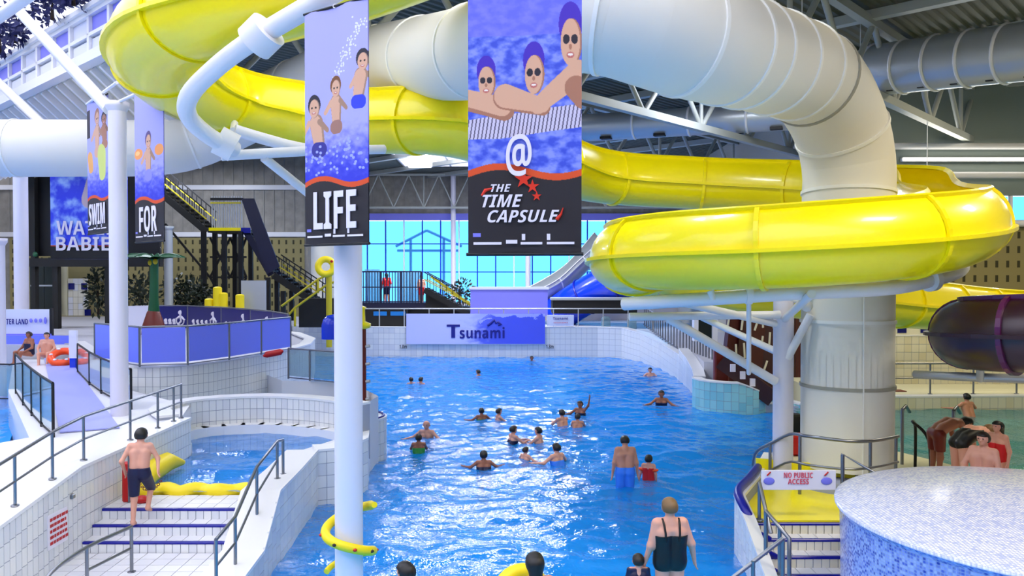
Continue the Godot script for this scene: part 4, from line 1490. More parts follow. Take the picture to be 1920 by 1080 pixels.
func columns_and_frames():
	var p := at(654, 900, 10.5)
	column("column", "tall white column with a yellow toy wound round its foot", Vector3(p.x, floor_y(p.z) - 0.05, p.z), 7.9, 0.182, M.white_column)
	p = at(222, 500, 17.0)
	var cl := column("column", "white column carrying the SWIM and FOR banners", Vector3(p.x, 1.3, p.z), 8.35, 0.18, M.white_column)
	for e in [[163, 197, 19.1], [306, 155, 15.1]]:
		var a := MB.new()
		var q := at(e[0], e[1], e[2])
		a.tube([Vector3(p.x, q.y + 0.02, p.z), q + Vector3(0, 0.02, 0)], 0.035, 10)
		part("banner_arm", a, M.white_paint, cl)
	p = at(40, 500, 31.5)
	column("column", "white column behind the pale notice board", Vector3(p.x, 2.2, p.z), 8.9, 0.26, M.white_column)
	p = at(1, 500, 22.0)
	column("column", "thick white rounded post at the edge of the side channel", Vector3(p.x - 0.1, 1.0, p.z), 5.7, 0.2, M.white_column)
	p = at(316, 500, 38.0)
	column("column", "slim grey column among the plants beside the stair tower", Vector3(p.x, 2.2, p.z), 7.0, 0.2, M.silver_duct)
	p = at(1468, 800, 15.0)
	var c := column("column", "white column inside the big yellow loop", Vector3(p.x, 0.76, p.z), 4.95, 0.185, M.white_column)
	# brackets from that column to the loop
	for e in [[30, 4.75], [100, 4.4], [160, 4.3], [250, 3.75]]:
		var a := MB.new()
		var rp := ring_pt(Vector3(5.12, 0, -15.08), 2.7, e[0], e[1])
		a.tube([Vector3(p.x, e[1] - 0.55, p.z), rp], 0.07, 10)
		part("bracket_arm", a, M.white_paint, c)
	# frame under the big loop
	var f := pipe_thing("slide_frame", "white tubular frame carrying the big yellow loop", "frame", [
		[smooth([at(1170, 570, 14.2), at(1300, 562, 13.4), at(1500, 549, 12.9), at(1660, 541, 12.9), at(1745, 526, 13.3), at(1796, 510, 13.9), at(1800, 496, 14.6), at(1740, 490, 15.2)], 0.2), 0.115, "ring_pipe"],
		[[at(1180, 594, 14.6), at(1462, 590, 14.8)], 0.075, "tie_pipe"],
		[[at(1252, 596, 14.7), at(1455, 716, 14.8)], 0.085, "diagonal_brace"],
		[[at(1520, 590, 14.6), at(1476, 672, 14.85)], 0.075, "diagonal_brace"],
		[[at(1404, 540, 13.3), at(1404, 640, 13.3), at(1404, 700, 14.2)], 0.04, "hanger"],
		[[at(1332, 545, 13.2), at(1338, 562, 13.2)], 0.06, "saddle"],
		[[at(1690, 515, 13.2), at(1660, 538, 12.9)], 0.06, "saddle"]], M.white_paint)
	disc(f, at(1745, 524, 13.3), Vector3(0.8, 0.1, -0.4), 0.2, 0.12, M.white_paint)
	disc(f, at(1404, 552, 13.1), Vector3(1, 0, 0.1), 0.16, 0.1, M.white_paint)
	# frame under the left loop
	var g := pipe_thing("slide_frame", "thick white bent pipe carrying the left yellow loop", "frame", [
		[smooth([at(800, -110, 10.2), at(640, -22, 10.4), at(470, 78, 11.0), at(388, 142, 11.6), at(352, 186, 12.0), at(356, 222, 12.5), at(396, 258, 13.0), at(440, 280, 13.5)], 0.15), 0.14, "bent_pipe"],
		[[at(415, 292, 13.6), at(580, 283, 14.2), at(720, 280, 15.2)], 0.09, "tie_pipe"],
		[smooth([at(440, 244, 14.6), at(500, 262, 14.9), at(575, 280, 15.2), at(690, 292, 15.6)], 0.3), 0.11, "curved_rail"],
		[[at(495, 296, 13.9), at(590, 372, 15.0)], 0.08, "diagonal_brace"],
		[[at(400, 118, 12.1), at(396, 140, 11.6)], 0.07, "saddle"],
		[[at(440, 232, 15.6), at(438, 246, 14.6)], 0.07, "saddle"]], M.white_paint)
	disc(g, at(490, 68, 10.9), Vector3(0.75, 0.55, 0.3), 0.27, 0.3, M.white_paint)
	disc(g, at(424, 270, 13.3), Vector3(0.75, -0.4, -0.3), 0.24, 0.3, M.white_paint)
	# thin hanger wires under the right roof
	for e in [[1503, 130, 21.0], [1612, 250, 24.0], [1645, 220, 25.0], [1718, 110, 26.0], [1738, 330, 27.0]]:
		var w := MB.new()
		var q := at(e[0], e[1], e[2])
		w.tube([q, Vector3(q.x, 12.28, q.z)], 0.015, 5)
		solo("hanger_wire", w, M.white_paint, "thin white wire hanging from the roof deck", "wire", "hanger wires under the roof")

# ------------------------------------------------------------------ banners
func text_fit(txt: String, w: float, h: float, m: Material, parent: Node, c: Vector3, bs: Basis, called := "lettering", shear := 0.0, serif := false):
	var mi: MeshInstance3D = text_part(txt, 1.0, m, parent, c, bs, 1.0, called, serif, true, 0.01)
	var ab: AABB = mi.mesh.get_aabb()
	var sx: float = w / max(ab.size.x, 0.001)
	var sy: float = h / max(ab.size.y, 0.001)
	var mid := ab.get_center()
	var b2 := bs * Basis(Vector3(1, 0, 0), Vector3(shear, 1, 0), Vector3(0, 0, 1)) * Basis.from_scale(Vector3(sx, sy, 1))
	mi.transform = Transform3D(b2, c - b2 * mid - (world_offset(parent) if parent != self else Vector3.ZERO))

func blob(im: Image, u: float, v: float, ru: float, rv: float, c: Color):
	var w := im.get_width()
	var h := im.get_height()
	for y in range(max(0, int((v - rv) * h)), min(h, int((v + rv) * h) + 1)):
		for x in range(max(0, int((u - ru) * w)), min(w, int((u + ru) * w) + 1)):
			var d := Vector2((float(x) / w - u) / ru, (float(y) / h - v) / rv).length()
			if d < 1.0:
				im.set_pixel(x, y, c)

func stroke(im: Image, u0: float, v0: float, u1: float, v1: float, r0: float, r1: float, c: Color):
	var asp := float(im.get_width()) / im.get_height()
	for k in 25:
		var f := k / 24.0
		var r: float = lerp(r0, r1, f)
		blob(im, lerp(u0, u1, f), lerp(v0, v1, f), r, r * asp, c)

func bather(im: Image, u: float, v: float, s: float, hair: Color, skin: Color, suit: Color, lean: float):   # flat printed figure: head, shoulders, raised arms, trunks
	var a := float(im.get_width()) / im.get_height()
	var sh := skin.darkened(0.25)
	var du := lean * s * 2.0
	stroke(im, u + du * 0.4, v + s * a * 1.6, u + du, v + s * a * 3.6, s * 0.95, s * 0.75, sh)
	stroke(im, u + du * 0.4 - s * 0.12, v + s * a * 1.6, u + du - s * 0.12, v + s * a * 3.6, s * 0.8, s * 0.62, skin)
	stroke(im, u + du - s * 0.3, v + s * a * 4.3, u + du + s * 0.3, v + s * a * 4.3, s * 0.75, s * 0.75, suit)
	stroke(im, u - s * 0.8, v + s * a * 1.5, u - s * 1.7, v + s * a * 2.6, s * 0.32, s * 0.24, skin)
	stroke(im, u + s * 0.8, v + s * a * 1.5, u + s * 1.8, v + s * a * 2.4, s * 0.32, s * 0.24, sh)
	blob(im, u, v - s * a * 0.25, s * 0.92, s * a * 1.05, hair)
	blob(im, u + s * 0.05, v + s * a * 0.1, s * 0.74, s * a * 0.95, sh)
	blob(im, u - s * 0.03, v + s * a * 0.1, s * 0.68, s * a * 0.92, skin)
	for q in [-0.3, 0.26]:
		blob(im, u + s * q, v + s * a * 0.02, s * 0.14, s * a * 0.1, Color(0.15, 0.1, 0.1))
	blob(im, u - s * 0.03, v + s * a * 0.55, s * 0.28, s * a * 0.12, Color(0.72, 0.36, 0.34))
	blob(im, u - s * 0.03, v + s * a * 0.52, s * 0.2, s * a * 0.05, Color(0.95, 0.93, 0.9))

func banner_image(kind: String) -> ImageTexture:
	var w := 200
	var h := 520
	var im := Image.create(w, h, false, Image.FORMAT_RGB8)
	var nz := FastNoiseLite.new()
	nz.seed = kind.hash() % 1000
	nz.frequency = 0.03
	nz.fractal_octaves = 4
	var wave_v := 0.72
	var pale: bool = kind != "TIME"
	for y in h:
		for x in w:
			var v := float(y) / h
			var n := nz.get_noise_2d(x * 1.0, y * 1.6)
			var c := Color(0.20, 0.30, 0.82).lerp(Color(0.52, 0.58, 0.95), clamp(0.5 + n * 1.3, 0, 1))
			if pale:
				c = Color(0.66, 0.66, 0.96).lerp(Color(0.16, 0.20, 0.80), smoothstep(0.48, 0.74, v + n * 0.08))
			elif v < 0.3:
				c = c.lerp(Color(0.45, 0.45, 0.92), 0.7)
			im.set_pixel(x, y, c)
	var skin := Color(0.85, 0.66, 0.55)
	var skin2 := Color(0.66, 0.45, 0.36)
	var dark := Color(0.09, 0.07, 0.16)
	var cap := Color(0.24, 0.12, 0.72)
	if kind == "TIME":
		for e in [[0.16, 0.445, 0.075, 0.05], [0.58, 0.425, 0.085, 0.062], [0.9, 0.325, 0.09, 0.075]]:
			blob(im, e[0], e[1] - e[3] * 0.75, e[2] * 1.12, e[3] * 0.95, cap)
			blob(im, e[0] + e[2] * 0.12, e[1], e[2], e[3], skin2)
			blob(im, e[0], e[1], e[2] * 0.93, e[3], skin)
			blob(im, e[0] - e[2] * 0.4, e[1] - e[3] * 0.12, e[2] * 0.32, e[3] * 0.2, dark)
			blob(im, e[0] + e[2] * 0.4, e[1] - e[3] * 0.12, e[2] * 0.32, e[3] * 0.2, dark)
			blob(im, e[0], e[1] + e[3] * 0.2, e[2] * 0.14, e[3] * 0.12, skin2)
			blob(im, e[0], e[1] + e[3] * 0.55, e[2] * 0.36, e[3] * 0.14, Color(0.75, 0.42, 0.40))
			blob(im, e[0], e[1] + e[3] * 0.53, e[2] * 0.26, e[3] * 0.06, Color(0.95, 0.92, 0.9))
		for y in range(int(h * 0.50), int(h * 0.63)):
			for x in w:
				var top := 0.565 - 0.045 * float(x) / w
				var v := float(y) / h
				if v > top and v < top + 0.075:
					im.set_pixel(x, y, Color(0.30, 0.28, 0.40) if (x + y / 6) % 7 < 2 else Color(0.80, 0.78, 0.88))
		stroke(im, -0.05, 0.50, 0.32, 0.535, 0.08, 0.09, skin2)
		stroke(im, -0.05, 0.49, 0.3, 0.525, 0.07, 0.08, skin)
		stroke(im, 0.32, 0.495, 0.66, 0.53, 0.1, 0.07, skin2)
		stroke(im, 0.33, 0.49, 0.66, 0.525, 0.1, 0.06, skin)
		stroke(im, 0.62, 0.525, 0.97, 0.42, 0.07, 0.1, skin)
		stroke(im, 0.95, 0.47, 1.02, 0.5, 0.1, 0.1, skin2)
	elif kind == "LIFE":
		for k in 90:
			var f := k / 89.0
			blob(im, 0.5 + 0.42 * f + rng.randfn() * 0.05, 0.3 - 0.22 * f + rng.randfn() * 0.02, 0.012, 0.004, Color(0.88, 0.89, 1.0))
		bather(im, 0.92, 0.25, 0.10, dark, skin, Color(0.12, 0.22, 0.85), -0.3)
		bather(im, 0.50, 0.34, 0.10, Color(0.45, 0.26, 0.12), skin, Color(0.62, 0.45, 0.40), 0.05)
		bather(im, 0.16, 0.41, 0.11, dark, skin, Color(0.16, 0.16, 0.55), 0.35)
		for k in 70:
			blob(im, rng.randf(), rng.randf_range(0.56, 0.7), 0.02, 0.006, Color(0.62, 0.66, 1.0))
	elif kind == "FOR":
		bather(im, 0.48, 0.36, 0.13, Color(0.35, 0.28, 0.5), skin, Color(0.55, 0.55, 0.92), 0.0)
		blob(im, 0.14, 0.43, 0.15, 0.035, Color(0.96, 0.62, 0.35))
		blob(im, 0.86, 0.43, 0.13, 0.035, Color(0.96, 0.62, 0.35))
		blob(im, 0.12, 0.425, 0.08, 0.015, Color(1.0, 0.78, 0.5))
	else:
		im.fill_rect(Rect2i(0, 30, 36, 110), dark)
		bather(im, 0.5, 0.14, 0.15, skin2, skin, skin, 0.0)
		bather(im, 0.84, 0.17, 0.11, dark, skin2, skin2, 0.1)
		stroke(im, 0.7, 0.42, 0.75, 0.56, 0.2, 0.14, Color(0.80, 0.84, 0.45))
		stroke(im, 0.15, 0.42, 0.2, 0.5, 0.12, 0.1, Color(0.92, 0.66, 0.36))
	for x in w:
		var f := float(x) / w
		var edge := wave_v - 0.018 * sin(f * TAU - 0.2) + 0.004
		for y in h:
			var v := float(y) / h
			if v > edge + 0.022:
				im.set_pixel(x, y, Color(0.10, 0.09, 0.13))
			elif v > edge:
				im.set_pixel(x, y, Color(0.86, 0.30, 0.10))
	return ImageTexture.create_from_image(im)

func banner(kind: String, label: String, bl: Vector3, br: Vector3, h: float) -> Array:
	var t := thing("banner", label, "banner", bl, "tall hanging banners")
	var W := bl.distance_to(br)
	var ux := (br - bl).normalized()
	var nn := ux.cross(Vector3.UP).normalized()
	var m := mk("print_" + kind, Color.WHITE, 0.55)
	m.albedo_texture = banner_image(kind)
	var mb := MB.new()
	var nx := 16
	for side: float in [0.0, -0.012]:
		for i in nx:
			var f0 := float(i) / nx
			var f1 := float(i + 1) / nx
			var w0: Vector3 = nn * (0.012 * sin(f0 * 11.0) + side)
			var w1: Vector3 = nn * (0.012 * sin(f1 * 11.0) + side)
			var a := bl + ux * (W * f0) + w0
			var b := bl + ux * (W * f1) + w1
			var up := Vector3(0, h, 0)
			var n0 := (nn if side == 0.0 else -nn)
			mb.tri(a, b, b + up, n0, n0, n0, Vector2(f0, 1), Vector2(f1, 1), Vector2(f1, 0))
			mb.tri(a, b + up, a + up, n0, n0, n0, Vector2(f0, 1), Vector2(f1, 0), Vector2(f0, 0))
	var cloth := part("cloth", mb, m, t)
	for y in [0.0, h]:
		var r := MB.new()
		r.tube([bl - ux * 0.02 + Vector3(0, y, 0) - nn * 0.006, br + ux * 0.02 + Vector3(0, y, 0) - nn * 0.006], 0.018, 8)
		part("rod", r, M.dark_steel, t)
	# small line of print along the foot
	var sm := MB.new()
	for e in [[0.05, 0.30, 0.035, 0.008], [0.34, 0.44, 0.04, 0.012], [0.47, 0.66, 0.035, 0.008], [0.7, 0.94, 0.035, 0.008], [0.48, 0.51, 0.055, 0.02], [0.7, 0.73, 0.055, 0.02]]:
		sm.box(bl + ux * (W * (e[0] + e[1]) / 2) + Vector3(0, h * e[2], 0) + nn * 0.016, Vector3(W * (e[1] - e[0]), h * e[3], 0.004), Basis(ux, Vector3.UP, nn))
	part("small_print", sm, M.letter_white, cloth)
	var lg := MB.new()
	lg.box(bl + ux * (W * 0.08) + Vector3(0, h * 0.062, 0) + nn * 0.016, Vector3(W * 0.07, h * 0.012, 0.004), Basis(ux, Vector3.UP, nn))
	part("logo_patch", lg, M.panel_lavender, cloth)
	return [cloth, ux, nn, W, t]

func bpos(bl: Vector3, ux: Vector3, nn: Vector3, W: float, h: float, u: float, v: float) -> Vector3:
	return bl + ux * (W * u) + Vector3(0, h * (1.0 - v), 0) + nn * 0.02

func banners():
	# THE TIME CAPSULE
	var bl := at(878, 477, 8.1)
	var br := at(1090, 486, 7.95)
	br.y = bl.y
	var h := 3.12
	var e := banner("TIME", "wide banner with three capped swimmers reading THE TIME CAPSULE", bl, br, h)
	var bs := Basis(e[1], Vector3.UP, e[2])
	var P := func(px: float, py: float): return bpos(bl, e[1], e[2], e[3], h, (px - 878.0) / 216.0, 1.0 - (482.0 - py) / (h * F / 8.03))
	text_fit("@", 0.26, 0.42, M.letter_white, e[0], P.call(976, 297), bs, "lettering")
	text_fit("THE", 0.2, 0.075, M.letter_white, e[0], P.call(940, 358), bs, "lettering", 0.3)
	text_fit("TIME", 0.40, 0.125, M.letter_white, e[0], P.call(942, 382), bs, "lettering", 0.3)
	text_fit("CAPSULE", 0.70, 0.125, M.letter_white, e[0], P.call(983, 411), bs, "lettering", 0.3)
	var mk_ := MB.new()
	for q in [[985, 342, 0.075], [1002, 356, 0.055], [1010, 374, 0.04]]:
		var c: Vector3 = P.call(q[0], q[1])
		for k in 5:
			var a: float = PI / 2 + TAU * k / 5
			var a2 := a + TAU / 10
			var a3 := a - TAU / 10
			mk_.tri(c + bs * Vector3(cos(a), sin(a), 0) * q[2] * 1.3, c + bs * Vector3(cos(a2), sin(a2), 0) * q[2] * 0.5, c + bs * Vector3(cos(a3), sin(a3), 0) * q[2] * 0.5, e[2], e[2], e[2])
			mk_.tri(c, c + bs * Vector3(cos(a2), sin(a2), 0) * q[2] * 0.5, c + bs * Vector3(cos(a3), sin(a3), 0) * q[2] * 0.5, e[2], e[2], e[2])
	part("orange_marks", mk_, M.orange_red, e[0])
	var sw := MB.new()
	sw.tube([P.call(905, 372), P.call(912, 362), P.call(928, 358)], [0.012, 0.02, 0.004], 6)
	sw.tube([P.call(1048, 418), P.call(1056, 408), P.call(1060, 396)], [0.02, 0.012, 0.004], 6)
	part("swoosh", sw, M.orange_red, e[0])
	for s in [0.1, 0.9]:
		var w := MB.new()
		var q: Vector3 = bl + e[1] * (e[3] * s) + Vector3(0, h, 0)
		w.tube([q, q + Vector3(0, 12.0 - q.y, 0)], 0.008, 5)
		part("wire", w, M.white_paint, e[4])
	# LIFE
	bl = at(573, 460, 10.25)
	br = at(690, 467, 9.6)
	br.y = bl.y
	h = 2.94
	e = banner("LIFE", "lavender banner of splashing bathers reading LIFE on the white column", bl, br, h)
	bs = Basis(e[1], Vector3.UP, e[2])
	text_fit("LIFE", e[3] * 0.68, 0.47, M.letter_white, e[0], bpos(bl, e[1], e[2], e[3], h, 0.5, 0.854), bs)
	var arm := MB.new()
	arm.tube([(bl + br) / 2 + Vector3(0, h, 0), (bl + br) / 2 + Vector3(0, h, -0.3)], 0.03, 8)
	part("bracket", arm, M.white_paint, e[4])
	# SWIM and FOR on the left column
	bl = at(165, 440, 19.1)
	br = at(203, 442, 18.0)
	br.y = bl.y
	h = 3.1
	e = banner("SWIM", "narrow turned banner reading SWIM beside the left column", bl, br, h)
	bs = Basis(e[1], Vector3.UP, e[2])
	text_fit("SWIM", e[3] * 0.78, 0.5, M.letter_white, e[0], bpos(bl, e[1], e[2], e[3], h, 0.5, 0.854), bs)
	bl = at(254, 455, 16.0)
	br = at(307, 456, 15.1)
	br.y = bl.y
	h = 3.06
	e = banner("FOR", "lavender banner with orange armbands reading FOR beside the left column", bl, br, h)
	bs = Basis(e[1], Vector3.UP, e[2])
	text_fit("FOR", e[3] * 0.62, 0.5, M.letter_white, e[0], bpos(bl, e[1], e[2], e[3], h, 0.5, 0.854), bs)
	# WATER BABIES board
	var a := at(96, 486, 33.0)
	var b := at(240, 486, 33.0)
	var t := thing("poster_board", "big blue poster reading WATER BABIES behind the SWIM banner", "poster", a)
	var W := b.x - a.x
	var H := 160.0 * 33.0 / F
	var im := Image.create(160, 160, false, Image.FORMAT_RGB8)
	var nz := FastNoiseLite.new()
	nz.seed = 4
	nz.frequency = 0.025
	for y in 160:
		for x in 160:
			var n := nz.get_noise_2d(x, y)
			im.set_pixel(x, y, Color(0.16, 0.24, 0.90).lerp(Color(0.62, 0.76, 1.0), clamp(0.45 + n * 1.6 - abs(y - 70) * 0.004, 0, 1)))
	stroke(im, 0.55, 0.05, 0.5, 0.3, 0.07, 0.1, Color(0.80, 0.72, 0.76))
	im.fill_rect(Rect2i(0, 138, 160, 22), Color(0.05, 0.04, 0.08))
	im.fill_rect(Rect2i(0, 134, 160, 4), Color(0.8, 0.25, 0.15))
	var m := mk("print_babies", Color.WHITE, 0.5)
	m.albedo_texture = ImageTexture.create_from_image(im)
	var bd := MB.new()
	bd.box((a + b) / 2 + Vector3(0, H / 2, 0), Vector3(W, H, 0.06))
	part("board", bd, m, t)
	var bt := MB.new()
	bt.box((a + b) / 2 + Vector3(0, H * 0.08, 0.03), Vector3(W, H * 0.14, 0.04))
	part("dark_strip", bt, M.banner_black, t)
	text_fit("WATER", W * 0.78, 0.58, M.letter_white, t, at(162, 427, 32.9), Basis())
	text_fit("BABIES", W * 0.83, 0.58, M.letter_white, t, at(165, 457, 32.9), Basis())

# ------------------------------------------------------------------ railings and fences
func rail(called: String, label: String, tops: Array, bases: Array, r: float, mids: Array, m: Material, group := "") -> Node3D:
	# tops: points of the handrail; bases: [top point, foot point] of each post
	var t := thing(called, label, "railing", bases[0][1] if bases.size() else tops[0], group)
	var a := MB.new()
	a.tube(tops, r, 10)
	part("handrail", a, m, t)
	for e in bases:
		var p := MB.new()
		p.tube([e[1], e[0]], r * 0.95, 10)
		var pp := part("post", p, m, t)
		if e[0].y - e[1].y > 0.3:
			var fp := MB.new()
			fp.lathe(e[1], [[0.0, 0.022], [r * 2.2, 0.02], [r * 2.3, 0.0]], 12)
			part("foot_plate", fp, m, pp)
	for e in mids:
		var p := MB.new()
		p.tube(e, r * 0.75, 8)
		part("mid_rail", p, m, t)
	return t

func bar_fence(called: String, label: String, pts: Array, h: float, bars: int, m: Material, hand_m: Material) -> Node3D:
	var t := thing(called, label, "railing", pts[0])
	for i in pts.size() - 1:
		var a: Vector3 = pts[i]
		var b: Vector3 = pts[i + 1]
		for y in [0.1, h]:
			var r := MB.new()
			r.bar(a + Vector3(0, y, 0), b + Vector3(0, y, 0), 0.05, 0.05)
			part("rail", r, hand_m if y == h else m, t)
		for k in bars:
			var q := a.lerp(b, (k + 0.5) / bars)
			var s := MB.new()
			s.box(q + Vector3(0, h / 2, 0), Vector3(0.045, h, 0.045))
			part("baluster", s, m, t)
	return t

func railings():
	# long railing on the left deck
	var px := [24.0, 95.0, 154.0, 242.0, 294.0, 324.0, 338.0]
	var tops := []
	var mids := []
	var bases := []
	for i in px.size():
		var d: float = 6.8 * F / (960.0 - px[i])
		var y: float = 1.7 if d > 12.3 else 1.7 - 0.155 * (12.3 - d)
		var p := Vector3(-6.8, y + 0.05, -d)
		bases.append([p + Vector3(0, 0.7, 0), p])
		tops.append(p + Vector3(0, 0.7, 0))
		mids.append(p + Vector3(0, 0.34, 0))
	tops.insert(0, Vector3(-6.8, tops[0].y - 0.2, -9.6))
	mids.insert(0, Vector3(-6.8, mids[0].y - 0.2, -9.6))
	rail("steel_railing", "long steel double railing along the raised deck wall", tops, bases, 0.024, [mids], M.steel)
	# low railing rising from the wet floor on the left steps
	rail("steel_railing", "low steel railing with a bent end on the left beach floor", smooth([Vector3(-5.95, 0.5, -9.9), Vector3(-5.9, 0.85, -10.05), Vector3(-5.75, 1.02, -10.6), Vector3(-5.5, 1.06, -11.5)], 0.1), [[Vector3(-5.5, 1.06, -11.5), Vector3(-5.5, 0.39, -11.5)], [Vector3(-5.72, 1.03, -10.7), Vector3(-5.72, 0.39, -10.7)]], 0.026, [[Vector3(-5.5, 0.75, -11.5), Vector3(-5.72, 0.72, -10.7)]], M.steel)
	# railing on the wall between steps and pool
	var a0 := [Vector3(-4.05, 1.16, -14.1), Vector3(-4.05, 1.17, -13.75), Vector3(-4.02, 0.82, -12.55), Vector3(-4.0, 0.45, -11.5), Vector3(-4.0, 0.4, -10.75)]
	var hb := []
	var ht := []
	var hm := []
	for i in a0.size():
		var hh: float = [0.62, 0.66, 0.85, 0.75, 0.72][i]
		hb.append([a0[i] + Vector3(0, hh, 0), a0[i]])
		ht.append(a0[i] + Vector3(0, hh, 0))
		hm.append(a0[i] + Vector3(0, hh * 0.5, 0))
	rail("steel_railing", "steel stair railing on the wall between the steps and the pool", ht, hb, 0.026, [hm.slice(1)], M.steel)
	# fences beside the fenced path
	var f1 := []
	for e in [[100, 820], [78, 800], [60, 780], [44, 760], [30, 738]]:
		f1.append(on(e[0], e[1], 1.7))
	panel_fence("glass_fence", "grey glass panel fence on the river side of the path", f1, 1.0, M.glass_fence, 0.08, M.dark_steel)
	var f2 := []
	for e in [[246, 768], [215, 752], [190, 738], [168, 722], [146, 700]]:
		f2.append(on(e[0], e[1], 1.7))
	panel_fence("glass_fence", "grey glass panel fence on the pool side of the path", f2, 0.9, M.glass_fence, 0.08, M.dark_steel)
	var f3 := [Vector3(-12.8, 1.4, -20.9), Vector3(-14.2, 1.4, -21.0), Vector3(-16.0, 1.4, -21.2)]
	panel_fence("glass_fence", "short grey glass fence beyond the river", f3, 0.95, M.glass_fence, 0.08, M.dark_steel)
	# glass fence at the terrace edge
	var f4 := []
	for e in [[541, 710], [581, 714], [640, 720]]:
		f4.append(on(e[0], e[1], 1.68))
	panel_fence("glass_fence", "clear glass fence at the terrace edge beside the white column", f4, 0.88, M.glass_fence, 0.06)
	# curved railing in front of the big duct
	var ct := [at(1412, 872, 15.6), at(1418, 848, 15.4), at(1444, 832, 15.0), at(1482, 814, 14.6), at(1515, 818, 13.9), at(1590, 827, 13.6), at(1640, 826, 13.7), at(1684, 818, 14.2)]
	var cm := [at(1445, 882, 15.0), at(1480, 866, 14.6), at(1515, 872, 13.9), at(1590, 880, 13.6), at(1640, 876, 13.7), at(1684, 866, 14.2)]
	var cb := []
	for q in [at(1444, 832, 15.0), at(1500, 816, 14.2), at(1632, 826, 13.7), at(1680, 818, 14.2)]:
		cb.append([q, Vector3(q.x, 0.76, q.z)])
	rail("steel_railing", "curved steel railing in front of the big white duct", smooth(ct, 0.15), cb, 0.03, [smooth(cm, 0.2)], M.steel)
	# bent railing between notice and drum
	var q0 := at(1580, 852, 12.9)
	var q1 := at(1650, 892, 12.75)
	rail("steel_railing", "bent steel handrail beside the mosaic drum", [Vector3(q0.x, 0.8, q0.z), q0, q1], [[q0, Vector3(q0.x, 0.76, q0.z)], [q1, Vector3(q1.x, 0.76, q1.z)]], 0.032, [], M.steel)
	# step rails on the right steps
	var s0 := at(1436, 958, 11.9)
	var s1 := at(1480, 1010, 11.4)
	rail("steel_railing", "upright steel step railing on the right steps", [s0, s1, Vector3(s1.x, 0.35, s1.z)], [[s0, Vector3(s0.x, 0.3, s0.z)], [at(1462, 990, 11.6), at(1462, 1078, 11.6)]], 0.032, [], M.steel)
	var s2 := at(1424, 905, 12.7)
	rail("steel_railing", "steel rail carrying the white notice over the yellow landing", [s2, at(1436, 958, 12.3), at(1446, 1000, 12.1)], [[s2, Vector3(s2.x, 0.8, s2.z)]], 0.03, [], M.steel)
	var s3 := at(1372, 1085, 10.9)
	var s4 := at(1468, 1010, 11.2)
	rail("steel_railing", "low steel rail sloping up from the water to the right steps", [s3, s4], [[at(1412, 1052, 11.0), Vector3(at(1412, 1052, 11.0).x, 0.1, at(1412, 1052, 11.0).z)], [s4, Vector3(s4.x, 0.2, s4.z)]], 0.03, [], M.steel)
	# lagoon railings
	var lt := []
	var lb := []
	var lm := []
	for i in 7:
		var q := Vector3(11.6 + 1.35 * i, 1.0, -24.7 - 0.02 * i)
		lt.append(q + Vector3(0, 0.95, 0))
		lm.append(q + Vector3(0, 0.5, 0))
		lb.append([q + Vector3(0, 0.95, 0), q])
	rail("steel_railing", "level steel railing along the cream deck behind the lagoon", lt, lb, 0.03, [lm], M.steel)
	for e in [[1692, 768, 16.6], [1788, 770, 16.2]]:
		var q := at(e[0], e[1], e[2])
		rail("steel_railing", "single tall steel grab post at the lagoon edge", [q, q + Vector3(0.12, 0.06, -0.1), q + Vector3(0.3, -0.1, -0.3)], [[q, Vector3(q.x, 0.5, q.z)]], 0.035, [], M.steel, "grab posts at the lagoon")
	var l0 := at(1712, 792, 15.8)
	rail("pool_ladder", "dark bent ladder rail dipping into the lagoon", smooth([Vector3(l0.x + 0.1, 0.76, l0.z + 0.5), l0 + Vector3(0.2, -0.3, 0.2), l0, l0 + Vector3(0.25, -0.2, -0.4), l0 + Vector3(0.35, -1.2, -0.6)], 0.1), [], 0.03, [], M.dark_steel)
	# long railing behind the deep end
	var bt := []
	var bb := []
	for i in 13:
		var q := Vector3(-9.5 + 1.5 * i, 1.3, -48.2)
		bt.append(q + Vector3(0, 1.35, 0))
		bb.append([q + Vector3(0, 1.35, 0), q])
	rail("steel_railing", "level railing behind the Tsunami board", bt, bb, 0.035, [], M.silver_duct)
	# balustrade stepping down on the right of the wave pool
	var st := []
	for e in [[1207, 611, 45.0], [1240, 636, 40.5], [1290, 672, 36.0], [1338, 706, 31.8]]:
		st.append(at(e[0], e[1], e[2]))
	var sb := bar_fence("balustrade", "steel balustrade of upright bars stepping down beside the wave pool", st, 1.1, 9, M.steel, M.silver_duct)

# ------------------------------------------------------------------ behind the deep end
func block(t: Node, called: String, a: Vector3, b: Vector3, z0: float, z1: float, m: Material):   # a, b: opposite corners in the front plane
	var mb := MB.new()
	mb.box(Vector3((a.x + b.x) / 2, (a.y + b.y) / 2, (z0 + z1) / 2), Vector3(abs(b.x - a.x), abs(b.y - a.y), abs(z1 - z0)))
	return part(called, mb, m, t)

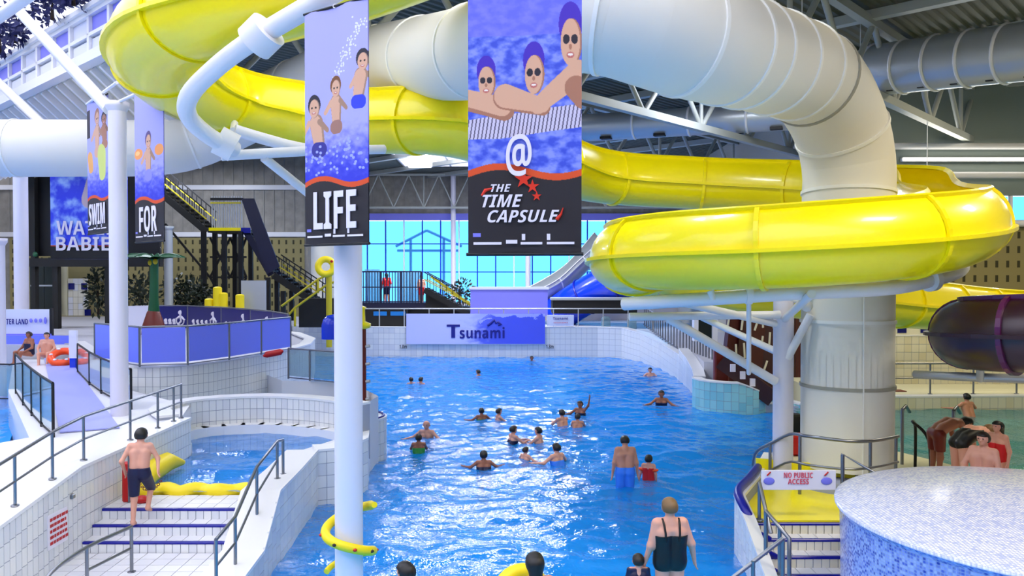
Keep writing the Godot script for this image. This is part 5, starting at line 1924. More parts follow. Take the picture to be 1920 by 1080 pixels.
func flight(t: Node, a: Vector3, b: Vector3, w: float, m: Material, side_m: Material, yellow: bool, rails := true):   # straight stair from a up to b, width along z
	var dd := b - a
	var k: int = max(3, int(abs(dd.y) / 0.2))
	for i in k:
		var q := a.lerp(b, (i + 0.5) / k)
		var s := MB.new()
		s.box(q, Vector3(abs(dd.x) / k + 0.03, 0.06, w))
		part("tread", s, m, t)
	for z in [-w / 2, w / 2]:
		var s := MB.new()
		s.bar(a + Vector3(0, -0.12, z), b + Vector3(0, -0.12, z), 0.06, 0.34)
		part("stringer", s, side_m, t)
		if rails:
			for h in [0.55, 1.0]:
				var r := MB.new()
				r.bar(a + Vector3(0, h, z), b + Vector3(0, h, z), 0.05, 0.06)
				part("handrail", r, M.yellow_dull if yellow and h < 0.9 else m, t)
			for i in k:
				var q := a.lerp(b, (i + 0.5) / k) + Vector3(0, 0, z)
				var p := MB.new()
				p.box(q + Vector3(0, 0.5, 0), Vector3(0.04, 1.0, 0.04))
				part("baluster", p, m, t)

func bush(label: String, c: Vector3, r: Vector3, m: Material, sd: int, leaves := 260, group := ""):
	var rr := RandomNumberGenerator.new()
	rr.seed = sd
	var t := thing("shrub", label, "plant", c - Vector3(0, r.y, 0), group)
	var s := MB.new()
	s.tube([c - Vector3(0, r.y, 0), c], [0.06, 0.03], 6)
	part("stem", s, M.bark, t)
	var f := MB.new()
	for i in leaves:
		var d := Vector3(rr.randfn(), rr.randfn(), rr.randfn()).normalized() * pow(rr.randf(), 0.5)
		var p := c + d * r
		var a := (d + Vector3(rr.randfn(), rr.randfn(), rr.randfn()) * 0.5).normalized()
		var b := a.cross(Vector3(rr.randfn(), rr.randfn(), rr.randfn())).normalized()
		var L := 0.3
		var nn := a.cross(b)
		f.tri(p, p + a * L * 0.5 + b * 0.07, p + a * L, nn, nn, nn)
		f.tri(p, p + a * L, p + a * L * 0.5 - b * 0.07, nn, nn, nn)
	part("foliage", f, m, t)

func back_area():
	# dark landing with railing and a stair going down to the right
	var L0 := at(640, 612, 51.0)
	var t := thing("stair_landing", "dark raised landing with navy railings behind the deep end", "platform", Vector3(at(740, 600, 51).x, 1.3, -51))
	block(t, "base", at(560, 618, 51.0), at(765, 576, 51.0), -51.0, -54.0, M.black)
	block(t, "base_end", at(765, 600, 51.0), at(880, 576, 51.0), -51.4, -53.6, M.black)
	block(t, "deck_edge", at(560, 577, 50.9), at(815, 568, 50.9), -50.9, -54.0, M.navy)
	for e in [[700, 725], [732, 760]]:
		block(t, "light_strip", at(e[0], 592, 50.9), at(e[1], 584, 50.9), -50.9, -50.97, M.water_light)
	var A := at(600, 568, 50.9)
	var B := at(790, 568, 50.9)
	for i in 36:
		var q := A.lerp(B, i / 35.0)
		var s := MB.new()
		s.box(q + Vector3(0, 1.0, 0), Vector3(0.05 if i % 7 else 0.14, 2.0, 0.05))
		part("baluster", s, M.navy, t)
	for y in [0.08, 1.0, 2.0]:
		var s := MB.new()
		s.box((A + B) / 2 + Vector3(0, y, 0), Vector3(B.x - A.x, 0.07, 0.07))
		part("handrail", s, M.navy, t)
	for q in [[684, 712, 505], [744, 790, 510]]:
		block(t, "screen", at(q[0], 568, 52.0), at(q[1], q[2], 52.0), -52.0, -52.05, M.glass_fence)
	var st := thing("staircase", "short dark staircase with a yellow stringer coming down from the landing", "stairs", at(880, 590, 50.5))
	var a := at(880, 584, 50.6)
	var b := at(798, 540, 50.6)
	flight(st, a, b, 1.6, M.dark_steel, M.black, true)
	var fill := MB.new()
	fill.tri(a, b, Vector3(b.x, a.y, a.z), Vector3.BACK, Vector3.BACK, Vector3.BACK)
	fill.quad(a, b, b + Vector3(0, 0, -1.4), a + Vector3(0, 0, -1.4), Vector3.UP)
	part("side_fill", fill, M.black, st)
	var ys := MB.new()
	ys.bar(at(882, 572, 50.3), at(808, 518, 50.3), 0.06, 0.16)
	part("yellow_stringer", ys, M.yellow_dull, st)
	bush("dark bush at the foot of the short staircase", at(862, 548, 52.5), Vector3(1.0, 0.85, 0.8), M.leaf, 21)
	# lavender wall of the slide end and dark band beside it
	var w := thing("slide_end_wall", "lavender panelled wall at the foot of the grey flume", "partition", at(950, 590, 49.5))
	block(w, "panel", at(882, 592, 49.6), at(1027, 541, 49.6), -49.6, -49.9, M.panel_lavender)
	block(w, "coping", at(880, 543, 49.5), at(1029, 538, 49.5), -49.5, -50.0, M.panel_white)
	var k := thing("dark_counter", "long black counter front below the blue tube slide", "counter", at(1100, 590, 50.0))
	block(k, "front", at(1036, 588, 50.0), at(1195, 562, 50.0), -50.0, -52.0, M.black)
	block(k, "top", at(1034, 563, 49.9), at(1197, 559, 49.9), -49.9, -52.0, M.silver_duct)
	var s1 := thing("notice_board", "small white notice with a dark heading on the deep end wall", "sign", at(1026, 611, 45.6))
	block(s1, "board", at(1026, 611, 45.6), at(1076, 591, 45.6), -45.6, -45.9, M.panel_white)
	text_fit("Tsunami", 0.85, 0.16, M.letter_navy, s1, at(1051, 597, 45.53), Basis())
	text_fit("tsunami", 0.8, 0.08, M.pink_text, s1, at(1051, 605, 45.53), Basis())
	for e in [[1144, 600, "pale blue"], [1195, 600, "pale blue"]]:
		var q := at(e[0], 606, 46.5)
		var c := MB.new()
		c.lathe(Vector3(q.x, 1.3, -48.6), [[0.0, 0.0], [0.26, 0.0], [0.3, 0.1], [0.28, 0.75], [0.2, 0.85], [0.0, 0.86]], 16)
		solo("litter_bin", c, M.water_light if false else M.glass_fence, "pale blue round bin on the deck behind the deep end", "bin", "pale blue bins")

# ------------------------------------------------------------------ left background
func left_background():
	# stair tower
	var t := thing("stair_tower", "black steel stair tower with yellow edges in front of the grey wall", "stairs", at(430, 600, 43.0))
	var z := 43.0
	flight(t, at(398, 432, z), at(300, 350, z), 1.6, M.dark_steel, M.black, true)
	block(t, "landing", at(390, 436, z - 0.8), at(466, 430, z - 0.8), -(z - 0.8), -(z + 1.2), M.dark_steel)
	block(t, "yellow_edge", at(392, 433, z - 0.85), at(452, 427, z - 0.85), -(z - 0.85), -(z - 0.8), M.yellow)
	block(t, "blue_edge", at(452, 437, z - 0.85), at(470, 427, z - 0.85), -(z - 0.85), -(z - 0.8), M.blue_deep)
	for i in 13:
		var q := at(398 + 4.6 * i, 428, z - 0.8)
		var p := MB.new()
		p.box(q + Vector3(0, 0.85, 0), Vector3(0.05, 1.7, 0.05))
		part("baluster", p, M.silver_duct, t)
	block(t, "landing_rail", at(395, 376, z - 0.8), at(456, 371, z - 0.8), -(z - 0.8), -(z - 0.74), M.dark_steel)
	block(t, "yellow_rail", at(395, 382, z - 0.8), at(452, 379, z - 0.8), -(z - 0.8), -(z - 0.74), M.yellow_dull)
	# solid navy balustrade panel of the middle flight
	var pn := MB.new()
	var c4 := [at(452, 372, z - 0.9), at(476, 372, z - 0.9), at(524, 500, z - 0.9), at(500, 515, z - 0.9)]
	pn.quad(c4[3], c4[2], c4[1], c4[0], Vector3.BACK)
	var c5 := []
	for q in c4:
		c5.append(q + Vector3(0, 0, -0.1))
	pn.quad(c5[3], c5[2], c5[1], c5[0], Vector3.FORWARD)
	for i in 4:
		pn.quad(c4[i], c4[(i + 1) % 4], c5[(i + 1) % 4], c5[i], Vector3.UP if i == 0 else Vector3.LEFT if i == 3 else Vector3.RIGHT)
	part("balustrade_panel", pn, M.navy, t)
	flight(t, at(516, 512, z), at(470, 432, z), 1.4, M.dark_steel, M.navy, false, false)
	flight(t, at(604, 568, z), at(520, 512, z), 1.4, M.dark_steel, M.black, true)
	for e in [[394, 436], [432, 436], [462, 436], [512, 520], [540, 545]]:
		var p := MB.new()
		for dz in [-0.7, 0.9]:
			var q := at(e[0], e[1], z - 0.1)
			p.box(Vector3(q.x, (q.y + 2.2) / 2, q.z + dz), Vector3(0.22, q.y - 2.2, 0.22))
		part("leg", p, M.dark_steel, t)
	for e in [[394, 446, 432, 520], [432, 446, 394, 520], [432, 446, 462, 520], [462, 446, 432, 520], [394, 520, 462, 520], [394, 482, 462, 482], [394, 520, 432, 590], [462, 520, 432, 590], [310, 420, 394, 520]]:
		var p := MB.new()
		p.bar(at(e[0], e[1], z + 0.6), at(e[2], e[3], z + 0.6), 0.1, 0.1)
		part("brace", p, M.dark_steel, t)
	# dull gold handrails of the lower flight
	var g := thing("gold_handrail", "dull gold handrails of the low steps beside the yellow float", "railing", at(540, 600, 40.0))
	for e in [[[528, 574], [596, 524], [628, 508]], [[540, 592], [552, 578], [610, 536], [628, 528]], [[553, 612], [553, 578]], [[596, 545], [596, 524]]]:
		var pts := []
		for q in e:
			pts.append(at(q[0], q[1], 40.0))
		var p := MB.new()
		p.tube(pts, 0.06, 8)
		part("handrail", p, M.yellow_dull, g)
	block(g, "step_block", at(560, 614, 40.6), at(640, 560, 40.6), -40.6, -42.0, M.black)
	# yellow ring float on a post
	var fl := thing("ring_float", "yellow ring float with red marks on a post beside the stair", "float", at(610, 560, 38.5))
	var fm := MB.new()
	fm.torus(at(611, 500, 38.5), Vector3(0.25, 0.1, 1), 0.36, 0.16, 28, 10)
	part("ring", fm, M.yellow_matt, fl)
	for e in [[602, 488], [622, 490], [604, 510]]:
		var d := MB.new()
		d.ball(at(e[0], e[1], 38.36), Vector3(0.07, 0.07, 0.04), 8, 6)
		part("mark", d, M.red, fl)
	var pm := MB.new()
	pm.tube([Vector3(at(617, 600, 38.6).x, 1.2, at(617, 600, 38.6).z), at(617, 512, 38.6)], 0.14, 10)
	part("post", pm, M.yellow_dull, fl)
	# plastic palm
	var base := at(288, 612, 33.0)
	base.y = 2.24
	var pt := thing("plastic_palm", "green plastic palm tree standing at the children's pool", "palm", base)
	var tr := MB.new()
	tr.tube([base, base + Vector3(0.02, 1.5, 0), base + Vector3(0.05, 3.1, 0)], [0.3, 0.18, 0.16], 12)
	part("trunk", tr, M.green_palm, pt)
	var tb := MB.new()
	tb.lathe(base, [[0.48, 0.0], [0.42, 0.4], [0.26, 0.9], [0.2, 1.0]], 16)
	part("foot", tb, M.rust, pt)
	var top := base + Vector3(0.05, 3.15, 0)
	for k in 8:
		var an := TAU * k / 8 + 0.2
		var f := MB.new()
		var d := Vector3(cos(an), 0, sin(an))
		var pr := []
		for i in 8:
			var s := i / 7.0
			pr.append(top + d * (1.2 * s) + Vector3(0, 0.2 * sin(s * 2.4) - 0.1 * s * s, 0))
		for i in 7:
			var w0 := 0.26 * sin(PI * (0.12 + 0.84 * i / 7.0))
			var w1 := 0.26 * sin(PI * (0.12 + 0.84 * (i + 1) / 7.0))
			var sd := d.cross(Vector3.UP)
			for sg in [-1.0, 1.0]:
				var dr0: Vector3 = sd * w0 * sg + Vector3(0, -w0 * 0.6, 0)
				var dr1: Vector3 = sd * w1 * sg + Vector3(0, -w1 * 0.6, 0)
				var nn: Vector3 = (Vector3.UP + sd * sg * 0.5).normalized()
				f.quad(pr[i], pr[i + 1], pr[i + 1] + dr1, pr[i] + dr0, nn)
		f.tube(pr, 0.03, 6)
		part("frond", f, M.green_palm, pt)
	for e in [[0.1, -0.05, 0.14], [-0.12, -0.1, 0.1]]:
		var cn := MB.new()
		cn.ball(top + Vector3(e[0], e[1] - 0.1, e[2]), Vector3(0.1, 0.12, 0.1), 10, 8)
		part("coconut", cn, M.yellow_dull, pt)
	# portal with doors
	var po := thing("dark_portal", "black steel portal frame round the doors under the poster", "portal", at(130, 610, 37.0))
	block(po, "post", at(58, 620, 36.9), at(66, 330, 36.9), -36.9, -37.2, M.black)
	block(po, "post", at(98, 620, 36.9), at(108, 330, 36.9), -36.9, -37.2, M.black)
	block(po, "post", at(196, 620, 36.9), at(206, 480, 36.9), -36.9, -37.2, M.black)
	block(po, "lintel", at(55, 500, 36.8), at(300, 484, 36.8), -36.8, -37.2, M.black)
	block(po, "upper_panel", at(205, 484, 37.3), at(300, 330, 37.3), -37.3, -37.5, M.black)
	block(po, "upper_panel", at(52, 480, 37.3), at(97, 330, 37.3), -37.3, -37.5, M.dark_steel)
	var gl := MB.new()
	gl.ball(at(66, 477, 36.8), Vector3(0.12, 0.12, 0.08), 10, 8)
	part("green_lamp", gl, M.green_palm, po)
	var dr := struct_node("door_1", "dark green double door under the poster", at(80, 592, 38.0))
	for e in [[56, 82], [83, 109]]:
		block(dr, "door_leaf", at(e[0], 594, 38.0), at(e[1], 494, 38.0), -38.0, -38.1, M.door_green)
	block(dr, "frame", at(54, 494, 37.95), at(111, 488, 37.95), -37.95, -38.1, M.silver_duct)
	block(dr, "rail_bar", at(57, 537, 37.94), at(108, 534, 37.94), -37.94, -37.99, M.silver_duct)
	var d2 := struct_node("wall_door_bay", "white tiled bay with blue squares beside the green door", at(146, 592, 38.5))
	block(d2, "bay", at(112, 592, 38.5), at(210, 496, 38.5), -38.5, -38.7, M.clad_tan)
	block(d2, "jamb", at(113, 592, 38.4), at(126, 497, 38.4), -38.4, -38.5, M.deck_cream)
	var o := at(128, 592, 38.45)
	tiles(d2, o, Vector3.RIGHT, at(166, 592, 38.45).x - o.x, Vector3.UP, at(128, 522, 38.45).y - o.y, 0.25, 0.3, [M.tile, M.tile_cream])
	for e in [[128, 543], [152, 543], [158, 592]]:
		block(d2, "blue_square", at(e[0], e[1], 38.38), at(e[0] + 11, e[1] - 12, 38.38), -38.38, -38.42, M.tile_blue)
	bush("dark tall plant beside the white tiled bay", at(184, 545, 37.5), Vector3(0.5, 1.2, 0.5), M.leaf, 31)
	bush("dark shrub left of the stair tower", at(338, 545, 39.5), Vector3(0.9, 0.9, 0.7), M.leaf, 32)
	bush("dark shrub at the foot of the slim grey column", at(370, 555, 39.0), Vector3(0.8, 0.7, 0.6), M.leaf, 33)
	bush("dark shrub growing from the white planter", at(262, 548, 36.6), Vector3(0.7, 0.9, 0.6), M.leaf, 34)
	var pl := thing("planter", "white planter box beside the plastic palm", "planter", at(255, 606, 36.0))
	block(pl, "box", at(240, 612, 35.8), at(284, 574, 35.8), -35.8, -37.0, M.panel_white)
	var pb := thing("planter", "dark planter under the shrubs by the stair tower", "planter", at(350, 585, 38.2))
	block(pb, "box", at(296, 600, 38.2), at(388, 574, 38.2), -38.2, -40.0, M.dark_steel)
	# yellow play blocks and a grey board
	var bi := 0
	for e in [[392, 571, 9, 0.0], [408, 571, 31, 0.06], [419, 571, 20, 0.0], [450, 572, 18, 0.0]]:
		var q := at(e[0], e[1], 37.5)
		var mb := MB.new()
		mb.tube([Vector3(q.x, 2.2, q.z), q + Vector3(0, e[2] / F * 37.5, 0)], [0.2, 0.2], 14)
		mb.ball(q + Vector3(0, e[2] / F * 37.5, 0), Vector3(0.2, 0.07, 0.2), 12, 6)
		solo("play_bollard", mb, M.yellow_matt, ["lowest yellow play bollard behind the navy printed fence", "tallest yellow play bollard behind the navy printed fence", "middle-sized yellow play bollard beside the tallest one", "yellow play bollard standing alone beside the pale grey board"][bi], "bollard", "yellow play bollards")
		bi += 1
	var gb := thing("map_board", "pale grey speckled board behind the navy printed fence", "board", at(477, 600, 38.0))
	block(gb, "board", at(452, 612, 38.0), at(498, 526, 38.0), -38.0, -38.1, M.silver_duct)
	# pale notice board on the far left
	var nb := thing("notice_board", "long pale blue notice board on legs at the far end of the side channel", "sign", at(50, 635, 29.0))
	block(nb, "board", at(-60, 637, 29.0), at(95, 580, 29.0), -29.0, -29.1, M.panel_white)
	block(nb, "blue_foot", at(-60, 637, 28.96), at(95, 626, 28.96), -28.96, -29.02, M.panel_lavender)
	for px in [-50.0, 92.0]:
		block(nb, "leg", at(px, 672, 28.98), at(px + 4, 578, 28.98), -28.98, -29.12, M.dark_steel)
	text_fit("WATER LAND", 1.05, 0.2, M.letter_navy, nb, at(25, 603, 28.9), Basis())
	for k in 4:
		var d := MB.new()
		d.ball(at(58 + 9 * k, 601, 28.95), Vector3(0.06, 0.08 if k < 3 else 0.13, 0.02), 8, 6)
		part("print_mark", d, M.panel_lavender, nb)
	# blue kerb band and white bench behind the bathers
	var kb := thing("blue_kerb", "long blue kerb behind the bathers in the side channel", "kerb", at(70, 645, 29.5))
	block(kb, "kerb", at(-100, 650, 28.7), at(136, 630, 28.7), -28.7, -28.95, M.panel_blue)
	block(kb, "white_edge", at(-100, 662, 28.4), at(150, 648, 28.4), -28.4, -28.7, M.coping)
	var tb2 := thing("ramp_barrier", "short white barrier end with a blue foot at the path", "barrier", at(136, 690, 25.5))
	block(tb2, "panel", at(128, 672, 25.5), at(142, 620, 25.5), -25.5, -25.6, M.panel_white)
	block(tb2, "foot", at(129, 697, 25.5), at(140, 672, 25.5), -25.5, -25.6, M.blue_gloss)

# ------------------------------------------------------------------ right background
func right_background():
	var t := thing("red_stair_tower", "dark red rock-like slide tower with white flecks behind the white column", "tower", Vector3(9.3, 0.3, -29))
	var r := RandomNumberGenerator.new()
	r.seed = 77
	# faceted rock panels: a leaning wall of upright slabs
	for i in 7:
		var x0 := 1348.0 + 24.0 * i
		var x1 := x0 + 26.0
		var topy := 560.0 + r.randf_range(-6, 6)
		var lean := 26.0 * (1.0 - i / 6.0)
		var z0 := 29.0 + r.randf_range(-0.25, 0.25)
		var z1 := 29.0 + r.randf_range(-0.25, 0.25)
		var p := [at(x0, 780, z0 - 0.3), at(x1, 780, z1 - 0.3), at(x1 + lean, topy, z1 + 0.3), at(x0 + lean, topy, z0 + 0.3)]
		var mb := MB.new()
		var nn: Vector3 = (p[1] - p[0]).cross(p[3] - p[0]).normalized()
		var back := Vector3(0, 0, -0.5)
		mb.quad(p[0], p[1], p[2], p[3], nn)
		mb.quad(p[0] + back, p[1] + back, p[2] + back, p[3] + back, -nn)
		mb.quad(p[0], p[3], p[3] + back, p[0] + back, Vector3.LEFT)
		mb.quad(p[1], p[2], p[2] + back, p[1] + back, Vector3.RIGHT)
		mb.quad(p[3], p[2], p[2] + back, p[3] + back, Vector3.UP)
		part("rock_panel", mb, M.red_dark if i % 2 else M.red_dark_b, t)
	for k in 14:
		var q := at(r.randf_range(1360, 1480), r.randf_range(575, 690), 28.5)
		var s := MB.new()
		s.bar(q, q + Vector3(r.randf_range(-0.12, 0.12), r.randf_range(-0.7, -0.2), 0.0), 0.05, 0.06)
		part("white_fleck", s, M.tile_cream_b, t)
	var sg := MB.new()
	sg.bar(at(1352, 676, 27.6), at(1450, 748, 27.0), 0.25, 0.55)
	var sp := part("stringer", sg, M.red_dark, t)
	for k in 4:
		var q := at(1374 + 18.5 * k, 690 + 13.5 * k, 27.1)
		var s := MB.new()
		s.box(q, Vector3(0.17, 0.26, 0.08))
		part("step_light", s, M.letter_white, t)
	var po := MB.new()
	po.cbox(at(1352, 690, 27.9), Vector3(0.5, 1.5, 0.3), 0.05)
	part("corner_post", po, M.rust, t)
	var dk := thing("teal_recess", "dark teal doorway behind the balustrade", "doorway", at(1325, 640, 33.0))
	block(dk, "door", at(1310, 640, 33.0), at(1336, 596, 33.0), -33.0, -33.3, M.door_green)
	block(dk, "frame", at(1336, 700, 32.9), at(1346, 590, 32.9), -32.9, -33.3, M.white_paint)
	block(dk, "frame", at(1302, 640, 32.9), at(1310, 590, 32.9), -32.9, -33.3, M.white_paint)
	# pale frame under the purple flume
	var f := pipe_thing("flume_support", "grey pipe support under the purple flume", "frame", [[[at(1715, 702, 14.5), at(1840, 708, 13.4), at(2050, 714, 12.4)], 0.075, "cross_pipe"], [[at(1838, 690, 13.2), at(1838, 712, 13.4)], 0.06, "saddle"], [[at(1960, 712, 12.8), Vector3(at(1960, 712, 12.8).x, 0.7, -12.8)], 0.09, "leg"]], M.silver_duct)
	var bn := thing("bench", "low dark red bench on the cream deck behind the lagoon", "bench", at(1680, 742, 25.0))
	block(bn, "seat", at(1664, 740, 25.2), at(1702, 734, 25.2), -25.2, -25.6, M.rust)
	for px in [1668.0, 1696.0]:
		block(bn, "leg", at(px, 745, 25.25), at(px + 3, 740, 25.25), -25.25, -25.55, M.dark_steel)

# ------------------------------------------------------------------ small things
func small_things():
	# yellow toy snake wound round the white column
	var c := at(654, 900, 10.5)
	var sn := thing("toy_snake", "yellow inflatable snake with red and dark marks wound round the white column", "inflatable", Vector3(c.x, 0.2, c.z))
	var coil := []
	for i in 60:
		var f := i / 59.0
		var an := -0.2 - f * TAU * 1.45
		var rr: float = 0.29 + 0.02 * sin(f * 20.0)
		coil.append(Vector3(c.x + cos(an) * rr, lerp(1.66, 0.78, f), c.z + sin(an) * rr))
	var hd: Vector3 = coil[0]
	coil.push_front(hd + Vector3(0.06, 0.03, 0.1))
	var s := MB.new()
	var rad := []
	for i in coil.size():
		rad.append(0.062 if i > 2 and i < coil.size() - 6 else 0.04)
	s.tube(coil, rad, 12)
	part("body", s, M.yellow_matt, sn)
	for i in range(3, 58, 5):
		var d := MB.new()
		var q: Vector3 = coil[i]
		var out := (q - Vector3(c.x, q.y, c.z)).normalized()
		d.ball(q + out * 0.058, Vector3(0.028, 0.022, 0.028), 8, 6)
		part("mark", d, M.red if i % 2 else M.hair_brown, sn)
	# red rescue post with a chain
	var rp := Vector3(-6.42, 0.9, -13.3)
	var r := thing("rescue_post", "red rescue post with a chain and a red weight at the top of the steps", "post", rp)
	var m1 := MB.new()
	m1.cbox(rp + Vector3(0, 0.34, 0), Vector3(0.15, 0.68, 0.12), 0.03)
	part("post", m1, M.red, r)
	var m2 := MB.new()
	m2.tube([rp + Vector3(0.05, 0, 0.05), rp + Vector3(0.05, 0.85, 0.05)], 0.02, 8)
	part("pole", m2, M.steel, r)
	var m3 := MB.new()
	m3.ball(rp + Vector3(0.26, 0.06, 0.05), Vector3(0.13, 0.07, 0.1), 14, 8)
	part("weight", m3, M.red, r)
	for k in 14:
		var f := k / 13.0
		var q := rp + Vector3(0.08 + 0.5 * f, 0.62 - 1.3 * f + 1.05 * f * f, 0.06)
		var l := MB.new()
		l.torus(q, Vector3(0.2, 1, 0.4) if k % 2 else Vector3(0.5, 0.1, 1), 0.022, 0.007, 8, 5)
		part("chain_link", l, M.rust, r)
	# red notice on the ramp wall
	var nx := -6.635
	var nt := thing("wall_notice", "white notice with rows of red lettering on the ramp wall", "sign", Vector3(nx, 0.7, -11.6))
	var nb := MB.new()
	nb.box(Vector3(nx, 1.0, -11.62), Vector3(0.012, 0.5, 0.5))
	part("board", nb, M.sign_white, nt)
	var rb := Basis(Vector3(0, 0, -1), Vector3.UP, Vector3(1, 0, 0))
	var rr2 := RandomNumberGenerator.new()
	rr2.seed = 3
	for row in 5:
		var lm := MB.new()
		var zz := -11.42
		while zz > -11.82:
			var wd := rr2.randf_range(0.03, 0.09)
			lm.box(Vector3(nx + 0.009, 1.17 - 0.085 * row, zz - wd / 2), Vector3(0.004, 0.045, wd))
			zz -= wd + 0.018
		part("text_row", lm, M.red, nt)
	var vm := thing("wall_valve", "small grey fitting on the ramp wall above the notice", "fitting", Vector3(-6.63, 1.35, -12.0))
	var vb := MB.new()
	vb.cbox(Vector3(-6.62, 1.36, -12.0), Vector3(0.05, 0.07, 0.09), 0.012)
	part("body", vb, M.steel, vm)
	# NO PUBLIC ACCESS
	var a := at(1427, 914, 12.75)
	var b := at(1567, 918, 12.75)
	var H := 37.0 * 12.75 / F
	var np := thing("access_notice", "white NO PUBLIC ACCESS notice with two blue mascots-free emblems over the yellow landing", "sign", a)
	np.set_meta("label", "white notice reading NO PUBLIC ACCESS over the yellow landing")
	var bd := MB.new()
	bd.cbox((a + b) / 2 + Vector3(0, H / 2 - 0.02, 0), Vector3(b.x - a.x, H, 0.02), 0.006)
	part("board", bd, M.sign_white, np)
	text_fit("NO PUBLIC", 0.46, 0.085, M.pink_text, np, at(1497, 891, 12.73), Basis())
	text_fit("ACCESS", 0.33, 0.085, M.pink_text, np, at(1497, 903, 12.73), Basis())
	for px in [1442.0, 1550.0]:
		var e := MB.new()
		e.ball(at(px, 902, 12.73), Vector3(0.09, 0.06, 0.012), 12, 8)
		part("blue_emblem", e, M.panel_lavender, np)
		var e2 := MB.new()
		e2.tube([at(px - 4, 892, 12.72), at(px + 3, 885, 12.72)], 0.012, 6)
		part("red_emblem", e2, M.red, np)
	# water play post on the pedestal
	var wp := at(676, 700, 20.6)
	var w := thing("water_play_post", "rust red water play post with yellow collars and a blue hood on the pedestal", "play feature", Vector3(wp.x, 1.06, wp.z))
	var w1 := MB.new()
	w1.tube([Vector3(wp.x, 1.2, wp.z), Vector3(wp.x, 3.35, wp.z)], 0.15, 14)
	part("post", w1, M.rust, w)
	var w2 := MB.new()
	w2.lathe(Vector3(wp.x, 1.05, wp.z), [[0.28, 0.0], [0.28, 0.16], [0.2, 0.26], [0.15, 0.27]], 18)
	part("foot_collar", w2, M.yellow, w)
	var w3 := MB.new()
	w3.lathe(Vector3(wp.x, 3.3, wp.z), [[0.15, 0.0], [0.27, 0.04], [0.27, 0.14], [0.13, 0.2], [0.12, 0.5], [0.16, 0.56], [0.0, 0.62]], 18)
	part("top_collar", w3, M.yellow, w)
	for k in 4:
		var v := MB.new()
		v.tube([Vector3(wp.x + 0.15, 1.5 + 0.45 * k, wp.z + 0.05), Vector3(wp.x + 0.25, 1.52 + 0.45 * k, wp.z + 0.08)], 0.04, 8)
		part("nozzle", v, M.silver_duct, w)
	var hb := MB.new()
	var hp := at(625, 612, 20.6)
	hb.lathe(hp + Vector3(0, -0.32, 0), [[0.3, 0.0], [0.3, 0.35], [0.26, 0.5], [0.16, 0.6], [0.0, 0.63]], 20)
	part("hood", hb, M.blue_gloss, w)
	var ha := MB.new()
	ha.tube([hp + Vector3(0, 0.1, 0), Vector3(wp.x, hp.y + 0.15, wp.z)], 0.06, 8)
	part("hood_arm", ha, M.rust, w)
	# flood lamps at the deep end: one seen, two added out of view for glitter
	for e in [[787, "bright flood lamp under the roof beside the LIFE banner"], [915, "unseen flood lamp added behind the THE TIME CAPSULE banner for glitter on the water"], [1010, "unseen flood lamp added behind the THE TIME CAPSULE banner for glitter on the water"]]:
		var fp := at(e[0], 303, 50.0)
		var fl := thing("flood_lamp", e[1], "lamp", fp, "flood lamps at the deep end")
		var fb := MB.new()
		fb.cbox(fp + Vector3(0, 0.1, -0.2), Vector3(1.5, 0.9, 0.3), 0.05)
		var hs_ := part("housing", fb, M.white_paint, fl)
		var ff := MB.new()
		ff.box(fp + Vector3(0, 0.1, -0.04), Vector3(1.4, 0.8, 0.02))
		part("lamp_face", ff, M.flood_face, hs_)
		var fh := MB.new()
		fh.tube([fp + Vector3(0, 0.5, -0.2), Vector3(fp.x, 12.25, fp.z - 0.2)], 0.05, 6)
		part("hanger", fh, M.white_paint, fl)
		var li := AreaLight3D.new()
		li.name = "area_light"
		li.area_size = Vector2(1.4, 0.8)
		li.light_energy = 260.0
		li.area_range = 80.0
		li.shadow_enabled = true
		fl.add_child(li)
		li.position = Vector3(0, 0.1, 0.0)
		li.rotation.x = -0.35
	var sp := at(1513, 574, 14.2)
	var sl := thing("spot_lamp", "small round white spot lamp beside the loop frame", "lamp", sp)
	var sb := MB.new()
	sb.ball(sp, Vector3(0.1, 0.1, 0.1), 14, 10)
	part("shade", sb, M.white_paint, sl)
	var sa := MB.new()
	sa.tube([sp + Vector3(0, 0.06, 0), sp + Vector3(-0.4, 0.15, -0.5)], 0.025, 8)
	part("arm", sa, M.white_paint, sl)
	# red rescue tube on the terrace wall
	var rt := MB.new()
	rt.tube([at(494, 668, 23.0), at(500, 665, 23.0), at(526, 660, 23.0), at(531, 658, 23.0)], [0.03, 0.09, 0.09, 0.03], 12)
	solo("rescue_tube", rt, M.red, "red rescue tube lying below the blue panelled fence", "rescue tube")
	# red kit and white chairs beside the duct
	for e in [[1492, 850, 17.5], [1488, 770, 20.0]]:
		var q := at(e[0], e[1], e[2])
		var mb := MB.new()
		mb.cbox(Vector3(q.x, 1.0, q.z), Vector3(0.4, 0.45, 0.35), 0.05)
		solo("kit_box", mb, M.red if e[1] > 800 else M.dark_steel, "red kit box behind the white column" if e[1] > 800 else "dark kit box between the white column and the duct", "box")

